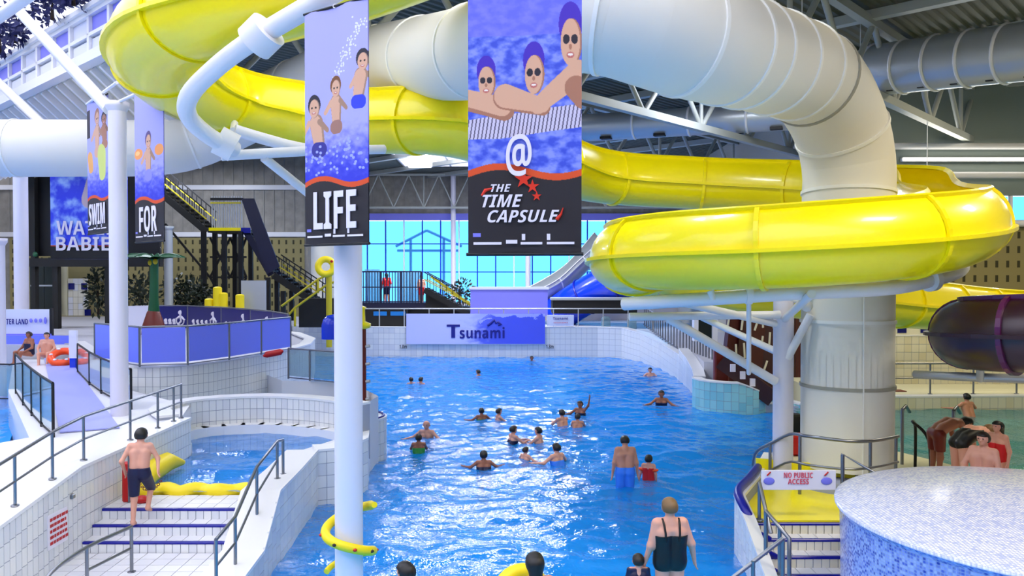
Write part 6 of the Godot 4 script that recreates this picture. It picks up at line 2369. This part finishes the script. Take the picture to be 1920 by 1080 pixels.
# ------------------------------------------------------------------ people: one smooth skin over a jointed skeleton (local axes: y up, facing -z)
func skin_field(bones: Array, cs: float, k: float, clip: Array, mb: MB) -> MB:
	var lo := Vector3(1e9, 1e9, 1e9)
	var hi := -lo
	for b in bones:
		var r: float = max(b[2], b[3]) + cs * 3.0 + k
		lo = lo.min(b[0].min(b[1]) - Vector3(r, r, r))
		hi = hi.max(b[0].max(b[1]) + Vector3(r, r, r))
	var nx := int((hi.x - lo.x) / cs) + 2
	var ny := int((hi.y - lo.y) / cs) + 2
	var nz := int((hi.z - lo.z) / cs) + 2
	var f := PackedFloat32Array()
	f.resize(nx * ny * nz)
	f.fill(1.0)
	for b in bones:
		var a: Vector3 = b[0]
		var c: Vector3 = b[1]
		var ra: float = b[2]
		var rb: float = b[3]
		var kk: float = b[4] if b.size() > 4 else k
		var m: float = max(ra, rb) + cs * 2.0 + kk
		var l := (a.min(c) - Vector3(m, m, m) - lo) / cs
		var h := (a.max(c) + Vector3(m, m, m) - lo) / cs
		var ab := c - a
		var den: float = max(ab.length_squared(), 1e-9)
		for z in range(max(0, int(l.z)), min(nz, int(h.z) + 1)):
			for y in range(max(0, int(l.y)), min(ny, int(h.y) + 1)):
				var row := nx * (y + ny * z)
				for x in range(max(0, int(l.x)), min(nx, int(h.x) + 1)):
					var p := lo + Vector3(x, y, z) * cs
					var t: float = clampf((p - a).dot(ab) / den, 0.0, 1.0)
					var d := p.distance_to(a + ab * t) - (ra + (rb - ra) * t)
					var o := f[row + x]
					var q := kk - absf(o - d)
					f[row + x] = minf(o, d) - (q * q / (4.0 * kk) if q > 0.0 else 0.0)
	if clip.size() > 0:
		for z in nz:
			for y in ny:
				var row := nx * (y + ny * z)
				for x in nx:
					if f[row + x] < 0.9:
						f[row + x] = maxf(f[row + x], clip_value(clip, lo + Vector3(x, y, z) * cs))
	var vid := PackedInt32Array()
	vid.resize(nx * ny * nz)
	vid.fill(-1)
	var vs := PackedVector3Array()
	var ns := PackedVector3Array()
	var sx := 1
	var sy := nx
	var sz := nx * ny
	for z in nz - 1:
		for y in ny - 1:
			var row := nx * (y + ny * z)
			for x in nx - 1:
				var i := row + x
				var v0 := f[i]
				if v0 > 0.3:
					continue
				var v := [v0, f[i + sx], f[i + sy], f[i + sx + sy], f[i + sz], f[i + sx + sz], f[i + sy + sz], f[i + sx + sy + sz]]
				var neg := 0
				for e in v:
					if e < 0.0:
						neg += 1
				if neg == 0 or neg == 8:
					continue
				var s := Vector3.ZERO
				var cnt := 0
				for e in [[0, 1], [2, 3], [4, 5], [6, 7], [0, 2], [1, 3], [4, 6], [5, 7], [0, 4], [1, 5], [2, 6], [3, 7]]:
					var a: float = v[e[0]]
					var b: float = v[e[1]]
					if (a < 0.0) != (b < 0.0):
						var t := a / (a - b)
						var pa := Vector3(e[0] & 1, (e[0] >> 1) & 1, e[0] >> 2)
						var pb := Vector3(e[1] & 1, (e[1] >> 1) & 1, e[1] >> 2)
						s += pa.lerp(pb, t)
						cnt += 1
				vid[i] = vs.size()
				vs.append(lo + (Vector3(x, y, z) + s / cnt) * cs)
				ns.append(Vector3(v[1] + v[3] + v[5] + v[7] - v[0] - v[2] - v[4] - v[6], v[2] + v[3] + v[6] + v[7] - v[0] - v[1] - v[4] - v[5], v[4] + v[5] + v[6] + v[7] - v[0] - v[1] - v[2] - v[3]).normalized())
	for z in range(1, nz - 1):
		for y in range(1, ny - 1):
			var row := nx * (y + ny * z)
			for x in range(1, nx - 1):
				var i := row + x
				var a := f[i]
				if a > 0.3:
					continue
				for ax in 3:
					var st: int = [sx, sy, sz][ax]
					var bq := f[i + st]
					if (a < 0.0) == (bq < 0.0):
						continue
					var u: int = [sy, sz, sx][ax]
					var w: int = [sz, sx, sy][ax]
					var q := [vid[i], vid[i - u], vid[i - u - w], vid[i - w]]
					if q[0] < 0 or q[1] < 0 or q[2] < 0 or q[3] < 0:
						continue
					mb.tri(vs[q[0]], vs[q[1]], vs[q[2]], ns[q[0]], ns[q[1]], ns[q[2]])
					mb.tri(vs[q[0]], vs[q[2]], vs[q[3]], ns[q[0]], ns[q[2]], ns[q[3]])
	return mb

func clip_value(c: Array, p: Vector3) -> float:
	if c[0] == "band":
		return maxf(p.y - c[2], c[1] - p.y)
	var j: Dictionary = c[1]
	var q: Vector3 = p - j.head
	var zf: float = q.dot(j.face)
	var yf: float = q.dot(j.crown)
	return maxf(minf(zf - 0.025 * c[2], 0.045 * c[2] - yf), -yf - (0.06 * c[2] + c[3]))

func joints(over := {}) -> Dictionary:      # adult 1.70 m tall, arms hanging
	var j := {"pelvis": Vector3(0, 0.94, 0), "waist": Vector3(0, 1.08, 0), "chest": Vector3(0, 1.28, 0), "neck": Vector3(0, 1.43, 0.01), "head": Vector3(0, 1.60, -0.012), "face": Vector3(0, 0, -1), "crown": Vector3(0, 1, 0), "lat": Vector3(1, 0, 0),
		"sl": Vector3(-0.175, 1.40, 0), "sr": Vector3(0.175, 1.40, 0), "el": Vector3(-0.24, 1.13, 0.03), "er": Vector3(0.24, 1.13, 0.03), "wl": Vector3(-0.25, 0.89, -0.03), "wr": Vector3(0.25, 0.89, -0.03),
		"hl": Vector3(-0.09, 0.90, 0), "hr": Vector3(0.09, 0.90, 0), "kl": Vector3(-0.1, 0.49, -0.015), "kr": Vector3(0.1, 0.49, -0.015), "al": Vector3(-0.1, 0.08, 0.02), "ar": Vector3(0.1, 0.08, 0.02), "tl": Vector3(-0.115, 0.03, -0.13), "tr": Vector3(0.115, 0.03, -0.13)}
	for k in over:
		j[k] = over[k]
	return j

func torso_bones(j: Dictionary, g: float, inf := 0.0) -> Array:
	var L: Vector3 = j.lat
	return [[j.pelvis - L * 0.075 * g, j.waist - L * 0.07 * g, 0.108 * g + inf, 0.1 * g + inf], [j.pelvis + L * 0.075 * g, j.waist + L * 0.07 * g, 0.108 * g + inf, 0.1 * g + inf],
		[j.waist - L * 0.07 * g, j.chest - L * 0.088 * g, 0.1 * g + inf, 0.108 * g + inf], [j.waist + L * 0.07 * g, j.chest + L * 0.088 * g, 0.1 * g + inf, 0.108 * g + inf]]

func leg_bones(j: Dictionary, g: float, inf := 0.0) -> Array:
	return [[j.hl, j.kl, 0.088 * g + inf, 0.06 * g + inf], [j.hr, j.kr, 0.088 * g + inf, 0.06 * g + inf]]

func head_bones(j: Dictionary, hs: float, inf := 0.0) -> Array:
	var H: Vector3 = j.head
	return [[H - j.face * 0.02 * hs, H + j.crown * 0.018 * hs + j.face * 0.012 * hs, 0.086 * hs + inf, 0.086 * hs + inf], [H + j.face * 0.025 * hs - j.crown * 0.02 * hs, H - j.crown * 0.07 * hs + j.face * 0.045 * hs, 0.07 * hs + inf, 0.045 * hs + inf]]

func finger_set(mb: MB, wrist: Vector3, dir: Vector3, side: Vector3, sgn: float, s: float):
	var d := dir.normalized()
	var sd := (side - d * side.dot(d)).normalized()
	var pn := d.cross(sd) * sgn
	var base := wrist + d * 0.085 * s
	for k in 4:
		var L: float = [0.068, 0.078, 0.074, 0.056][k] * s
		var b: Vector3 = base + sd * (-0.027 + 0.018 * k) * s - d * (0.004 * abs(k - 1.5)) * s
		mb.tube([b - d * 0.02 * s, b, b + d * L * 0.55 + pn * 0.006 * s, b + d * L + pn * 0.022 * s], [0.009 * s, 0.009 * s, 0.008 * s, 0.006 * s], 7)
	var tb := wrist + d * 0.03 * s - sd * 0.028 * s
	mb.tube([tb, tb + (d * 0.03 - sd * 0.026) * s, tb + (d * 0.062 - sd * 0.03 + pn * 0.012) * s], [0.011 * s, 0.01 * s, 0.007 * s], 7)

func body_mesh(j: Dictionary, g: float, hs: float, cs: float) -> MB:
	var b := torso_bones(j, g)
	b.append([j.sl.lerp(j.sr, 0.08), j.sl.lerp(j.sr, 0.92), 0.062 * g, 0.062 * g])
	b.append([j.chest + (j.neck - j.chest) * 0.4, j.neck, 0.09 * g, 0.06])
	b.append([j.neck - (j.head - j.neck) * 0.1, j.head.lerp(j.neck, 0.35), 0.056, 0.052])
	b += head_bones(j, hs)
	b += leg_bones(j, g)
	b += [[j.kl, j.al, 0.06 * g, 0.037], [j.kr, j.ar, 0.06 * g, 0.037], [j.al, j.tl, 0.04, 0.03], [j.ar, j.tr, 0.04, 0.03]]
	b += [[j.sl, j.el, 0.05 * g, 0.04 * g], [j.sr, j.er, 0.05 * g, 0.04 * g], [j.el, j.wl, 0.04 * g, 0.027], [j.er, j.wr, 0.04 * g, 0.027]]
	var dl: Vector3 = (j.wl - j.el).normalized()
	var dr: Vector3 = (j.wr - j.er).normalized()
	var sl: Vector3 = (Vector3(0, 0, -1) - dl * dl.dot(Vector3(0, 0, -1))).normalized() if abs(dl.z) < 0.9 else Vector3.RIGHT
	var sr: Vector3 = (Vector3(0, 0, -1) - dr * dr.dot(Vector3(0, 0, -1))).normalized() if abs(dr.z) < 0.9 else Vector3.RIGHT
	for q in [-1.0, 1.0]:
		b.append([j.wl + dl * 0.02 + sl * 0.014 * q, j.wl + dl * 0.08 + sl * 0.02 * q, 0.02, 0.018, 0.012])
		b.append([j.wr + dr * 0.02 + sr * 0.014 * q, j.wr + dr * 0.08 + sr * 0.02 * q, 0.02, 0.018, 0.012])
	var L: Vector3 = j.lat
	b += [[j.head + j.face * 0.088 * hs - j.crown * 0.005, j.head + j.face * 0.104 * hs - j.crown * 0.03 * hs, 0.009 * hs, 0.014 * hs, 0.012], [j.head - L * 0.088 * hs, j.head - L * 0.09 * hs - j.crown * 0.03 * hs, 0.018 * hs, 0.014 * hs, 0.01], [j.head + L * 0.088 * hs, j.head + L * 0.09 * hs - j.crown * 0.03 * hs, 0.018 * hs, 0.014 * hs, 0.01]]
	var mb := MB.new()
	skin_field(b, cs, 0.035, [], mb)
	finger_set(mb, j.wl, dl, -sl, 1.0, 1.0)
	finger_set(mb, j.wr, dr, -sr, -1.0, 1.0)
	return mb

func hair_mesh(j: Dictionary, hs: float, long: float, cs: float) -> MB:
	var b := head_bones(j, hs, 0.016)
	if long > 0.0:
		b.append([j.head - j.face * 0.05, j.head - j.face * 0.1 - j.crown * long, 0.09 * hs, 0.05])
	return skin_field(b, cs, 0.02, ["hair", j, hs, long], MB.new())

func eyes_mesh(j: Dictionary, hs: float) -> MB:
	var mb := MB.new()
	for s in [-1.0, 1.0]:
		mb.ball(j.head + j.face * 0.09 * hs + j.lat * 0.034 * s * hs + j.crown * 0.008, Vector3(0.013, 0.009, 0.013), 8, 6)
	return mb

func cloth_mesh(bones: Array, cs: float, y0: float, y1: float) -> MB:
	return skin_field(bones, cs, 0.03, ["band", y0, y1], MB.new())

# a person from a kit of shared meshes: {body, hair, eyes, [extra name, mesh] ...}
func person(label: String, kit: Dictionary, where: Vector3, turn: float, scale: float, skin: Material, hair: Material, cloth: Array, group := "") -> Node3D:
	var t := thing("person", label, "person", where, group)
	t.rotation.y = turn
	t.scale = Vector3.ONE * scale
	part("body", kit.body, skin, t, true)
	if hair:
		part("hair", kit.hair, hair, t, true)
	if kit.has("eyes"):
		part("eyes", kit.eyes, M.eye, t, true)
	for e in cloth:
		part(e[0], kit[e[1]], e[2], t, true)
	return t

func kit_of(j: Dictionary, g: float, hs: float, cs: float, long := 0.0) -> Dictionary:
	return {"body": body_mesh(j, g, hs, cs).commit(), "hair": hair_mesh(j, hs, long, min(cs, 0.014)).commit(), "eyes": eyes_mesh(j, hs).commit()}

func straps(j: Dictionary) -> ArrayMesh:
	var mb := MB.new()
	for s in [-1.0, 1.0]:
		mb.tube([Vector3(0.085 * s, 1.2, 0.13), Vector3(0.09 * s, 1.3, 0.126), Vector3(0.098 * s, 1.4, 0.092), Vector3(0.105 * s, 1.462, 0.03), Vector3(0.1 * s, 1.44, -0.05), Vector3(0.09 * s, 1.34, -0.115), Vector3(0.08 * s, 1.22, -0.135)], 0.014, 7)
	return mb.commit()

func arm_bands(j: Dictionary) -> ArrayMesh:
	var mb := MB.new()
	for e in [[j.sl, j.el], [j.sr, j.er]]:
		var c: Vector3 = e[0].lerp(e[1], 0.55)
		mb.torus(c, (e[1] - e[0]).normalized(), 0.075, 0.042, 18, 8)
	return mb.commit()

func people():
	# kits
	var st := joints()
	var man := kit_of(joints({"head": Vector3(0, 1.585, -0.05), "face": Vector3(0, -0.35, -0.94), "crown": Vector3(0, 0.94, -0.35), "wl": Vector3(-0.27, 0.88, 0.0), "wr": Vector3(0.27, 0.88, 0.0)}), 1.08, 1.0, 0.016)
	man.shorts = cloth_mesh([[st.pelvis - Vector3(0.08, 0.02, 0), st.pelvis + Vector3(-0.08, 0.06, 0), 0.13, 0.125], [st.pelvis + Vector3(0.08, -0.02, 0), st.pelvis + Vector3(0.08, 0.06, 0), 0.13, 0.125]] + leg_bones(st, 1.08, 0.03), 0.018, 0.5, 1.04).commit()
	var wj := joints({"er": Vector3(0.27, 1.14, 0.02), "wr": Vector3(0.33, 0.91, -0.05), "el": Vector3(-0.25, 1.13, 0.02), "wl": Vector3(-0.30, 0.90, -0.06)})
	var woman := kit_of(wj, 1.14, 1.0, 0.014)
	woman.suit = cloth_mesh(torso_bones(wj, 1.14, 0.008) + [[wj.pelvis - Vector3(0.085, 0.05, 0), wj.pelvis - Vector3(0.07, -0.05, 0), 0.12, 0.125], [wj.pelvis + Vector3(0.085, -0.05, 0), wj.pelvis + Vector3(0.07, 0.05, 0), 0.12, 0.125]], 0.014, 0.82, 1.27).commit()
	woman.straps = straps(wj)
	var kj := joints({"wl": Vector3(-0.30, 0.95, -0.04), "el": Vector3(-0.26, 1.14, 0.0)})
	var kid := kit_of(kj, 1.06, 1.3, 0.02, 0.0)
	kid.suit = cloth_mesh(torso_bones(kj, 1.06, 0.01), 0.018, 0.84, 1.33).commit()
	kid.shirt = cloth_mesh(torso_bones(kj, 1.06, 0.014) + [[kj.sl, kj.el, 0.068, 0.06], [kj.sr, kj.er, 0.068, 0.06], [kj.sl, kj.sr, 0.075, 0.075]], 0.018, 0.82, 1.45).commit()
	kid.bands = arm_bands(kj)
	var lady := kit_of(st, 1.0, 1.02, 0.02, 0.26)
	lady.suit = cloth_mesh(torso_bones(st, 1.0, 0.008), 0.018, 0.84, 1.27).commit()
	lady.tee = cloth_mesh(torso_bones(st, 1.0, 0.016) + [[st.sl, st.el, 0.066, 0.06], [st.sr, st.er, 0.066, 0.06], [st.sl, st.sr, 0.075, 0.075]], 0.02, 0.88, 1.46).commit()
	lady.shorts = cloth_mesh(leg_bones(st, 1.0, 0.025) + [[st.pelvis - Vector3(0.06, 0, 0), st.pelvis + Vector3(0.06, 0, 0), 0.13, 0.13]], 0.02, 0.5, 0.98).commit()
	# boy running up the steps
	var bj := joints({"kr": Vector3(0.1, 0.60, -0.30), "ar": Vector3(0.1, 0.27, -0.12), "tr": Vector3(0.11, 0.20, -0.25), "kl": Vector3(-0.08, 0.49, 0.03), "al": Vector3(-0.08, 0.08, 0.10), "tl": Vector3(-0.09, 0.03, -0.05), "chest": Vector3(0, 1.28, -0.05), "waist": Vector3(0, 1.08, -0.02), "neck": Vector3(0, 1.43, -0.07), "head": Vector3(0, 1.59, -0.11), "sl": Vector3(-0.175, 1.40, -0.06), "sr": Vector3(0.175, 1.40, -0.06), "el": Vector3(-0.27, 1.16, 0.08), "wl": Vector3(-0.26, 0.96, -0.04), "er": Vector3(0.29, 1.17, -0.08), "wr": Vector3(0.33, 1.0, 0.04)})
	var boy := kit_of(bj, 0.95, 1.1, 0.016)
	boy.shorts = cloth_mesh([[bj.pelvis - Vector3(0.07, 0.02, 0), bj.pelvis + Vector3(-0.07, 0.06, 0), 0.118, 0.112], [bj.pelvis + Vector3(0.07, -0.02, 0), bj.pelvis + Vector3(0.07, 0.06, 0), 0.118, 0.112]] + leg_bones(bj, 0.95, 0.026), 0.016, 0.53, 1.03).commit()
	person("boy in navy swim shorts running up the white tiled steps", boy, on(262, 985, 0.745), 0.12, 0.89, M.skin_pale, M.hair_dark, [["swim_shorts", "shorts", M.suit_navy]])
	# swimmers: upright chest, legs trailing behind under water
	var low := {"pelvis": Vector3(0, 0.96, 0.14), "waist": Vector3(0, 1.09, 0.08), "hl": Vector3(-0.09, 0.93, 0.16), "hr": Vector3(0.09, 0.93, 0.16), "kl": Vector3(-0.11, 0.78, 0.55), "kr": Vector3(0.11, 0.80, 0.55), "al": Vector3(-0.1, 0.82, 0.95), "ar": Vector3(0.1, 0.85, 0.95), "tl": Vector3(-0.1, 0.80, 1.1), "tr": Vector3(0.1, 0.83, 1.1)}
	var aj := joints(low.merged({"el": Vector3(-0.36, 1.25, -0.08), "wl": Vector3(-0.5, 1.24, -0.26), "er": Vector3(0.36, 1.25, -0.08), "wr": Vector3(0.5, 1.24, -0.26)}))
	var sa := kit_of(aj, 1.0, 1.05, 0.02)
	sa.suit = cloth_mesh(torso_bones(aj, 1.0, 0.01), 0.02, 0.86, 1.3).commit()
	var fj := joints(low.merged({"el": Vector3(-0.24, 1.22, -0.22), "wl": Vector3(-0.12, 1.25, -0.42), "er": Vector3(0.24, 1.22, -0.22), "wr": Vector3(0.12, 1.25, -0.42)}))
	var sb := kit_of(fj, 1.0, 1.05, 0.02)
	sb.suit = cloth_mesh(torso_bones(fj, 1.0, 0.01), 0.02, 0.86, 1.3).commit()
	var uj := joints(low.merged({"el": Vector3(-0.34, 1.58, -0.05), "wl": Vector3(-0.40, 1.83, -0.08), "er": Vector3(0.34, 1.25, -0.1), "wr": Vector3(0.42, 1.25, -0.3)}))
	var sc := kit_of(uj, 1.0, 1.05, 0.02)
	sc.suit = cloth_mesh(torso_bones(uj, 1.0, 0.01), 0.02, 0.86, 1.3).commit()
	# [px, py of the waterline, kit, turn, scale, waterline on the body, skin, hair, suit material or null, label]
	var sw := [
		[771, 718, sb, 0.4, 0.9, 1.44, M.skin, M.hair_dark, null, "dark-haired swimmer beside a paler-haired one in the deep water"],
		[789, 719, sa, -0.5, 0.95, 1.42, M.skin, M.hair_brown, null, "brown-haired swimmer beside a dark-haired one in the deep water"],
		[897, 703, sb, 1.2, 0.95, 1.45, M.skin, M.hair_dark, M.suit_navy, "low-lying swimmer in a dark suit in the glittering deep water"],
		[997, 677, sa, 2.8, 0.95, 1.42, M.skin_tan, M.hair_dark, null, "lone swimmer close under the Tsunami board"],
		[1219, 705, sa, 3.0, 0.95, 1.30, M.skin_pale, M.hair_dark, null, "swimmer near the balustrade corner facing the beach"],
		[1240, 761, sa, 2.9, 1.05, 1.18, M.skin_tan, M.hair_dark, M.suit_navy, "dark-haired bather in a navy suit below the rounded teal wall"],
		[800, 822, sa, 2.9, 1.05, 1.22, M.skin_pale, null, null, "bald pale bather behind the child in green"],
		[785, 846, sb, 0.1, 0.85, 1.18, M.skin_tan, M.hair_dark, M.suit_green, "dark-haired child in a green top seen from behind"],
		[903, 788, sa, 0.3, 0.85, 1.25, M.skin_tan, M.hair_dark, M.suit_green, "child in green with dark hair beside a pale swimmer"],
		[935, 787, sb, -1.2, 0.9, 1.30, M.skin_pale, M.hair_brown, null, "pale swimmer turned towards the child in green"],
		[962, 828, sb, -1.1, 0.95, 1.24, M.skin_pale, M.hair_brown, M.suit_navy, "brown-haired bather in navy facing a pink-shouldered bather"],
		[1010, 828, sb, 1.2, 0.95, 1.28, M.skin_pale, M.hair_dark, null, "pink-shouldered dark-haired bather facing the one in navy"],
		[985, 858, sa, -0.8, 0.75, 1.34, M.skin_pale, M.hair_brown, null, "small brown-haired child low in the water between the bathers"],
		[907, 878, sa, 0.1, 0.9, 1.24, M.skin_tan, M.hair_dark, M.suit_navy, "bather in navy with tied dark hair alone on the foamy water"],
		[1044, 868, sa, 0.7, 1.0, 1.22, M.skin_pale, M.hair_dark, M.suit_blue, "dark-haired man bathing with a blue float"],
		[1054, 796, sb, 0.5, 0.95, 1.22, M.skin_pale, M.hair_dark, null, "dark-haired bather on the left of the group of three"],
		[1083, 800, sb, -0.2, 0.85, 1.24, M.skin, M.hair_dark, null, "child in front of the bather with a raised arm"],
		[1088, 776, sc, 2.6, 0.95, 1.25, M.skin_tan, M.hair_brown, M.suit_navy, "bather in navy raising one arm"]]
	for e in sw:
		var p := on(e[0], e[1], 0.0)
		p.y = -e[5] * e[4]
		person(e[9], e[2], p, e[3], e[4], e[6], e[7], [["swimsuit", "suit", e[8]]] if e[8] else [], "bathers in the wave pool")
	# standing in the shallows
	var mp := on(1172, 915, 0.0)
	mp.y = floor_y(mp.z)
	person("man in bright blue swim shorts standing with his back turned in the shallows", man, mp + Vector3(0, 0.02, 0), 0.0, 1.02, M.skin, M.hair_dark, [["swim_shorts", "shorts", M.suit_blue]])
	var cp := on(1216, 902, 0.0)
	cp.y = floor_y(cp.z)
	person("child in a red swimsuit and orange armbands beside the man in blue shorts", kid, Vector3(cp.x, max(cp.y, -0.62), cp.z), -0.35, 0.70, M.skin_pale, M.hair_dark, [["swimsuit", "suit", M.suit_red], ["armbands", "bands", M.orange]])
	var wp := at(1256, 1000, 10.0)
	person("woman in a black swimsuit walking into the shallows", woman, Vector3(wp.x, floor_y(wp.z) + 0.0, wp.z), 0.1, 1.0, M.skin_pale, M.hair_blond, [["swimsuit", "suit", M.suit_black], ["straps", "straps", M.suit_black]])
	var kp := at(1197, 1060, 10.0)
	person("small child in a navy top beside the woman in black", kid, Vector3(kp.x, floor_y(kp.z), kp.z), 0.0, 0.58, M.skin_pale, M.hair_brown, [["top", "shirt", M.suit_navy]])
	var ap := at(762, 1060, 7.7)
	person("dark-haired bather on the beach beside the white column", woman, Vector3(ap.x, floor_y(ap.z) - 0.09, ap.z), 0.9, 0.88, M.skin, M.hair_dark, [["swimsuit", "suit", M.suit_navy]])
	var lp := at(1003, 1060, 7.8)
	person("woman with long dark hair carrying a yellow ring on the beach", lady, Vector3(lp.x, floor_y(lp.z) - 0.06, lp.z), 0.15, 0.9, M.skin, M.hair_dark, [["swimsuit", "suit", M.suit_navy]])
	var rg := MB.new()
	rg.torus(at(978, 1122, 8.15), Vector3(0.5, 0.25, 0.9), 0.26, 0.085, 32, 12)
	var rt := thing("swim_ring", "yellow swim ring held by the long-haired woman", "swim ring", at(978, 1122, 8.15))
	part("ring", rg, M.yellow_matt, rt)
	var vv := MB.new()
	vv.tube([at(978, 1108, 8.05), at(978, 1104, 8.0)], 0.012, 8)
	part("valve", vv, M.letter_white, rt)
	# lifeguards on the landing behind the deep end
	var g1 := at(725, 568, 51.6)
	person("lifeguard in a red shirt and dark shorts on the dark landing", lady, g1, 0.4, 1.12, M.skin, M.hair_dark, [["shirt", "tee", M.suit_red], ["shorts", "shorts", M.suit_navy]])
	var g2 := at(790, 568, 51.7)
	person("bather in red shorts at the end of the dark landing", lady, g2, 2.9, 1.05, M.skin_pale, M.hair_dark, [["shorts", "shorts", M.suit_red]])
	var sj := joints({"kl": Vector3(-0.15, 0.98, -0.42), "kr": Vector3(0.15, 0.98, -0.42), "al": Vector3(-0.13, 0.6, -0.5), "ar": Vector3(0.13, 0.6, -0.5), "tl": Vector3(-0.13, 0.56, -0.65), "tr": Vector3(0.13, 0.56, -0.65), "el": Vector3(-0.27, 1.14, -0.08), "er": Vector3(0.27, 1.14, -0.08), "wl": Vector3(-0.18, 1.02, -0.32), "wr": Vector3(0.18, 1.02, -0.32)})
	var sit := kit_of(sj, 1.08, 1.0, 0.018)
	sit.suit = cloth_mesh(torso_bones(sj, 1.08, 0.01), 0.018, 0.84, 1.28).commit()
	# bathers sitting at the side channel with an orange ring
	for e in [[55, 27.4, 2.7, M.skin_tan, M.hair_brown, "brown-haired bather sitting on the path edge beside the orange ring"], [88, 27.0, 3.4, M.skin_pale, M.hair_dark, "dark-haired pale bather sitting on the path edge close to the orange ring"]]:
		var q := at(e[0], 640, e[1])
		person(e[5], sit, Vector3(q.x, 1.13, q.z), e[2], 0.95, e[3], e[4], [["swimsuit", "suit", M.suit_navy]] if e[0] == 55 else [])
	var oc := at(118, 669, 26.4)
	oc.y = 1.98
	var og := MB.new()
	og.torus(oc, Vector3(0.15, 0.9, 0.5), 0.34, 0.12, 30, 10)
	var ot := thing("swim_ring", "orange swim ring leaning on the path edge beside the bathers", "swim ring", oc)
	part("ring", og, M.orange, ot)
	for k in 6:
		var w := MB.new()
		var an := TAU * k / 6
		var e1 := Vector3(1, 0, -0.3).normalized()
		var e2 := e1.cross(Vector3(0.15, 0.9, 0.5).normalized())
		w.ball(oc + (e1 * cos(an) + e2 * sin(an)) * 0.34 + Vector3(0.02, 0.1, 0.055), Vector3(0.06, 0.035, 0.06), 8, 6)
		part("white_patch", w, M.letter_white, ot)
	# group beside the lagoon
	var dj := joints({"waist": Vector3(0, 1.04, -0.1), "chest": Vector3(0, 1.13, -0.29), "neck": Vector3(0, 1.16, -0.45), "head": Vector3(0, 1.13, -0.63), "face": Vector3(0, -0.75, -0.66), "crown": Vector3(0, 0.66, -0.75), "sl": Vector3(-0.175, 1.15, -0.40), "sr": Vector3(0.175, 1.15, -0.40), "el": Vector3(-0.19, 0.88, -0.46), "er": Vector3(0.19, 0.88, -0.46), "wl": Vector3(-0.17, 0.64, -0.52), "wr": Vector3(0.17, 0.64, -0.52)})
	var bend := kit_of(dj, 1.0, 1.05, 0.018)
	bend.shorts = cloth_mesh(leg_bones(dj, 1.0, 0.03) + [[dj.pelvis - Vector3(0.07, 0, 0), dj.pelvis + Vector3(0.07, 0, 0), 0.13, 0.13]], 0.018, 0.6, 1.03).commit()
	bend.suit = cloth_mesh(torso_bones(dj, 1.0, 0.01), 0.018, 0.84, 1.19).commit()
	var p1 := at(1753, 868, 15.3)
	person("thin bather in red shorts bending over at the lagoon edge", bend, Vector3(p1.x, 0.76, -15.2), -1.45, 0.98, M.skin_tan, M.hair_dark, [["swim_shorts", "shorts", M.rust]])
	var p2 := at(1806, 868, 14.2)
	person("woman in a black swimsuit bending towards a seated man at the lagoon", bend, Vector3(p2.x - 0.1, 0.76, -14.1), -1.35, 1.02, M.skin_pale, M.hair_blond, [["swimsuit", "suit", M.suit_black]])
	var bh := thing("pool_bench", "low white bench behind the mosaic drum", "bench", Vector3(7.85, 0.76, -13.2))
	var bb := MB.new()
	bb.cbox(Vector3(7.95, 1.24, -13.0), Vector3(1.6, 0.08, 0.42), 0.02)
	part("seat", bb, M.coping, bh)
	for s in [-0.65, 0.65]:
		var bl := MB.new()
		bl.cbox(Vector3(7.95 + s, 0.98, -13.0), Vector3(0.1, 0.46, 0.36), 0.015)
		part("leg", bl, M.coping, bh)
	var p3 := at(1846, 868, 12.95)
	person("bare-chested man seated on the low bench behind the mosaic drum", sit, Vector3(7.66, 0.44, -12.95), 2.2, 1.0, M.skin_pale, M.hair_brown, [])
	person("dark-haired girl in a red swimsuit standing behind the bare-chested man", lady, Vector3(8.32, 0.76, -13.65), 1.9, 0.84, M.skin_pale, M.hair_dark, [["swimsuit", "suit", M.suit_red]])
	var p5 := on(1813, 778, 0.62)
	person("child standing in the far side of the lagoon", sa, Vector3(p5.x, 0.62 - 1.0, p5.z), 0.2, 0.95, M.skin, M.hair_dark, [])
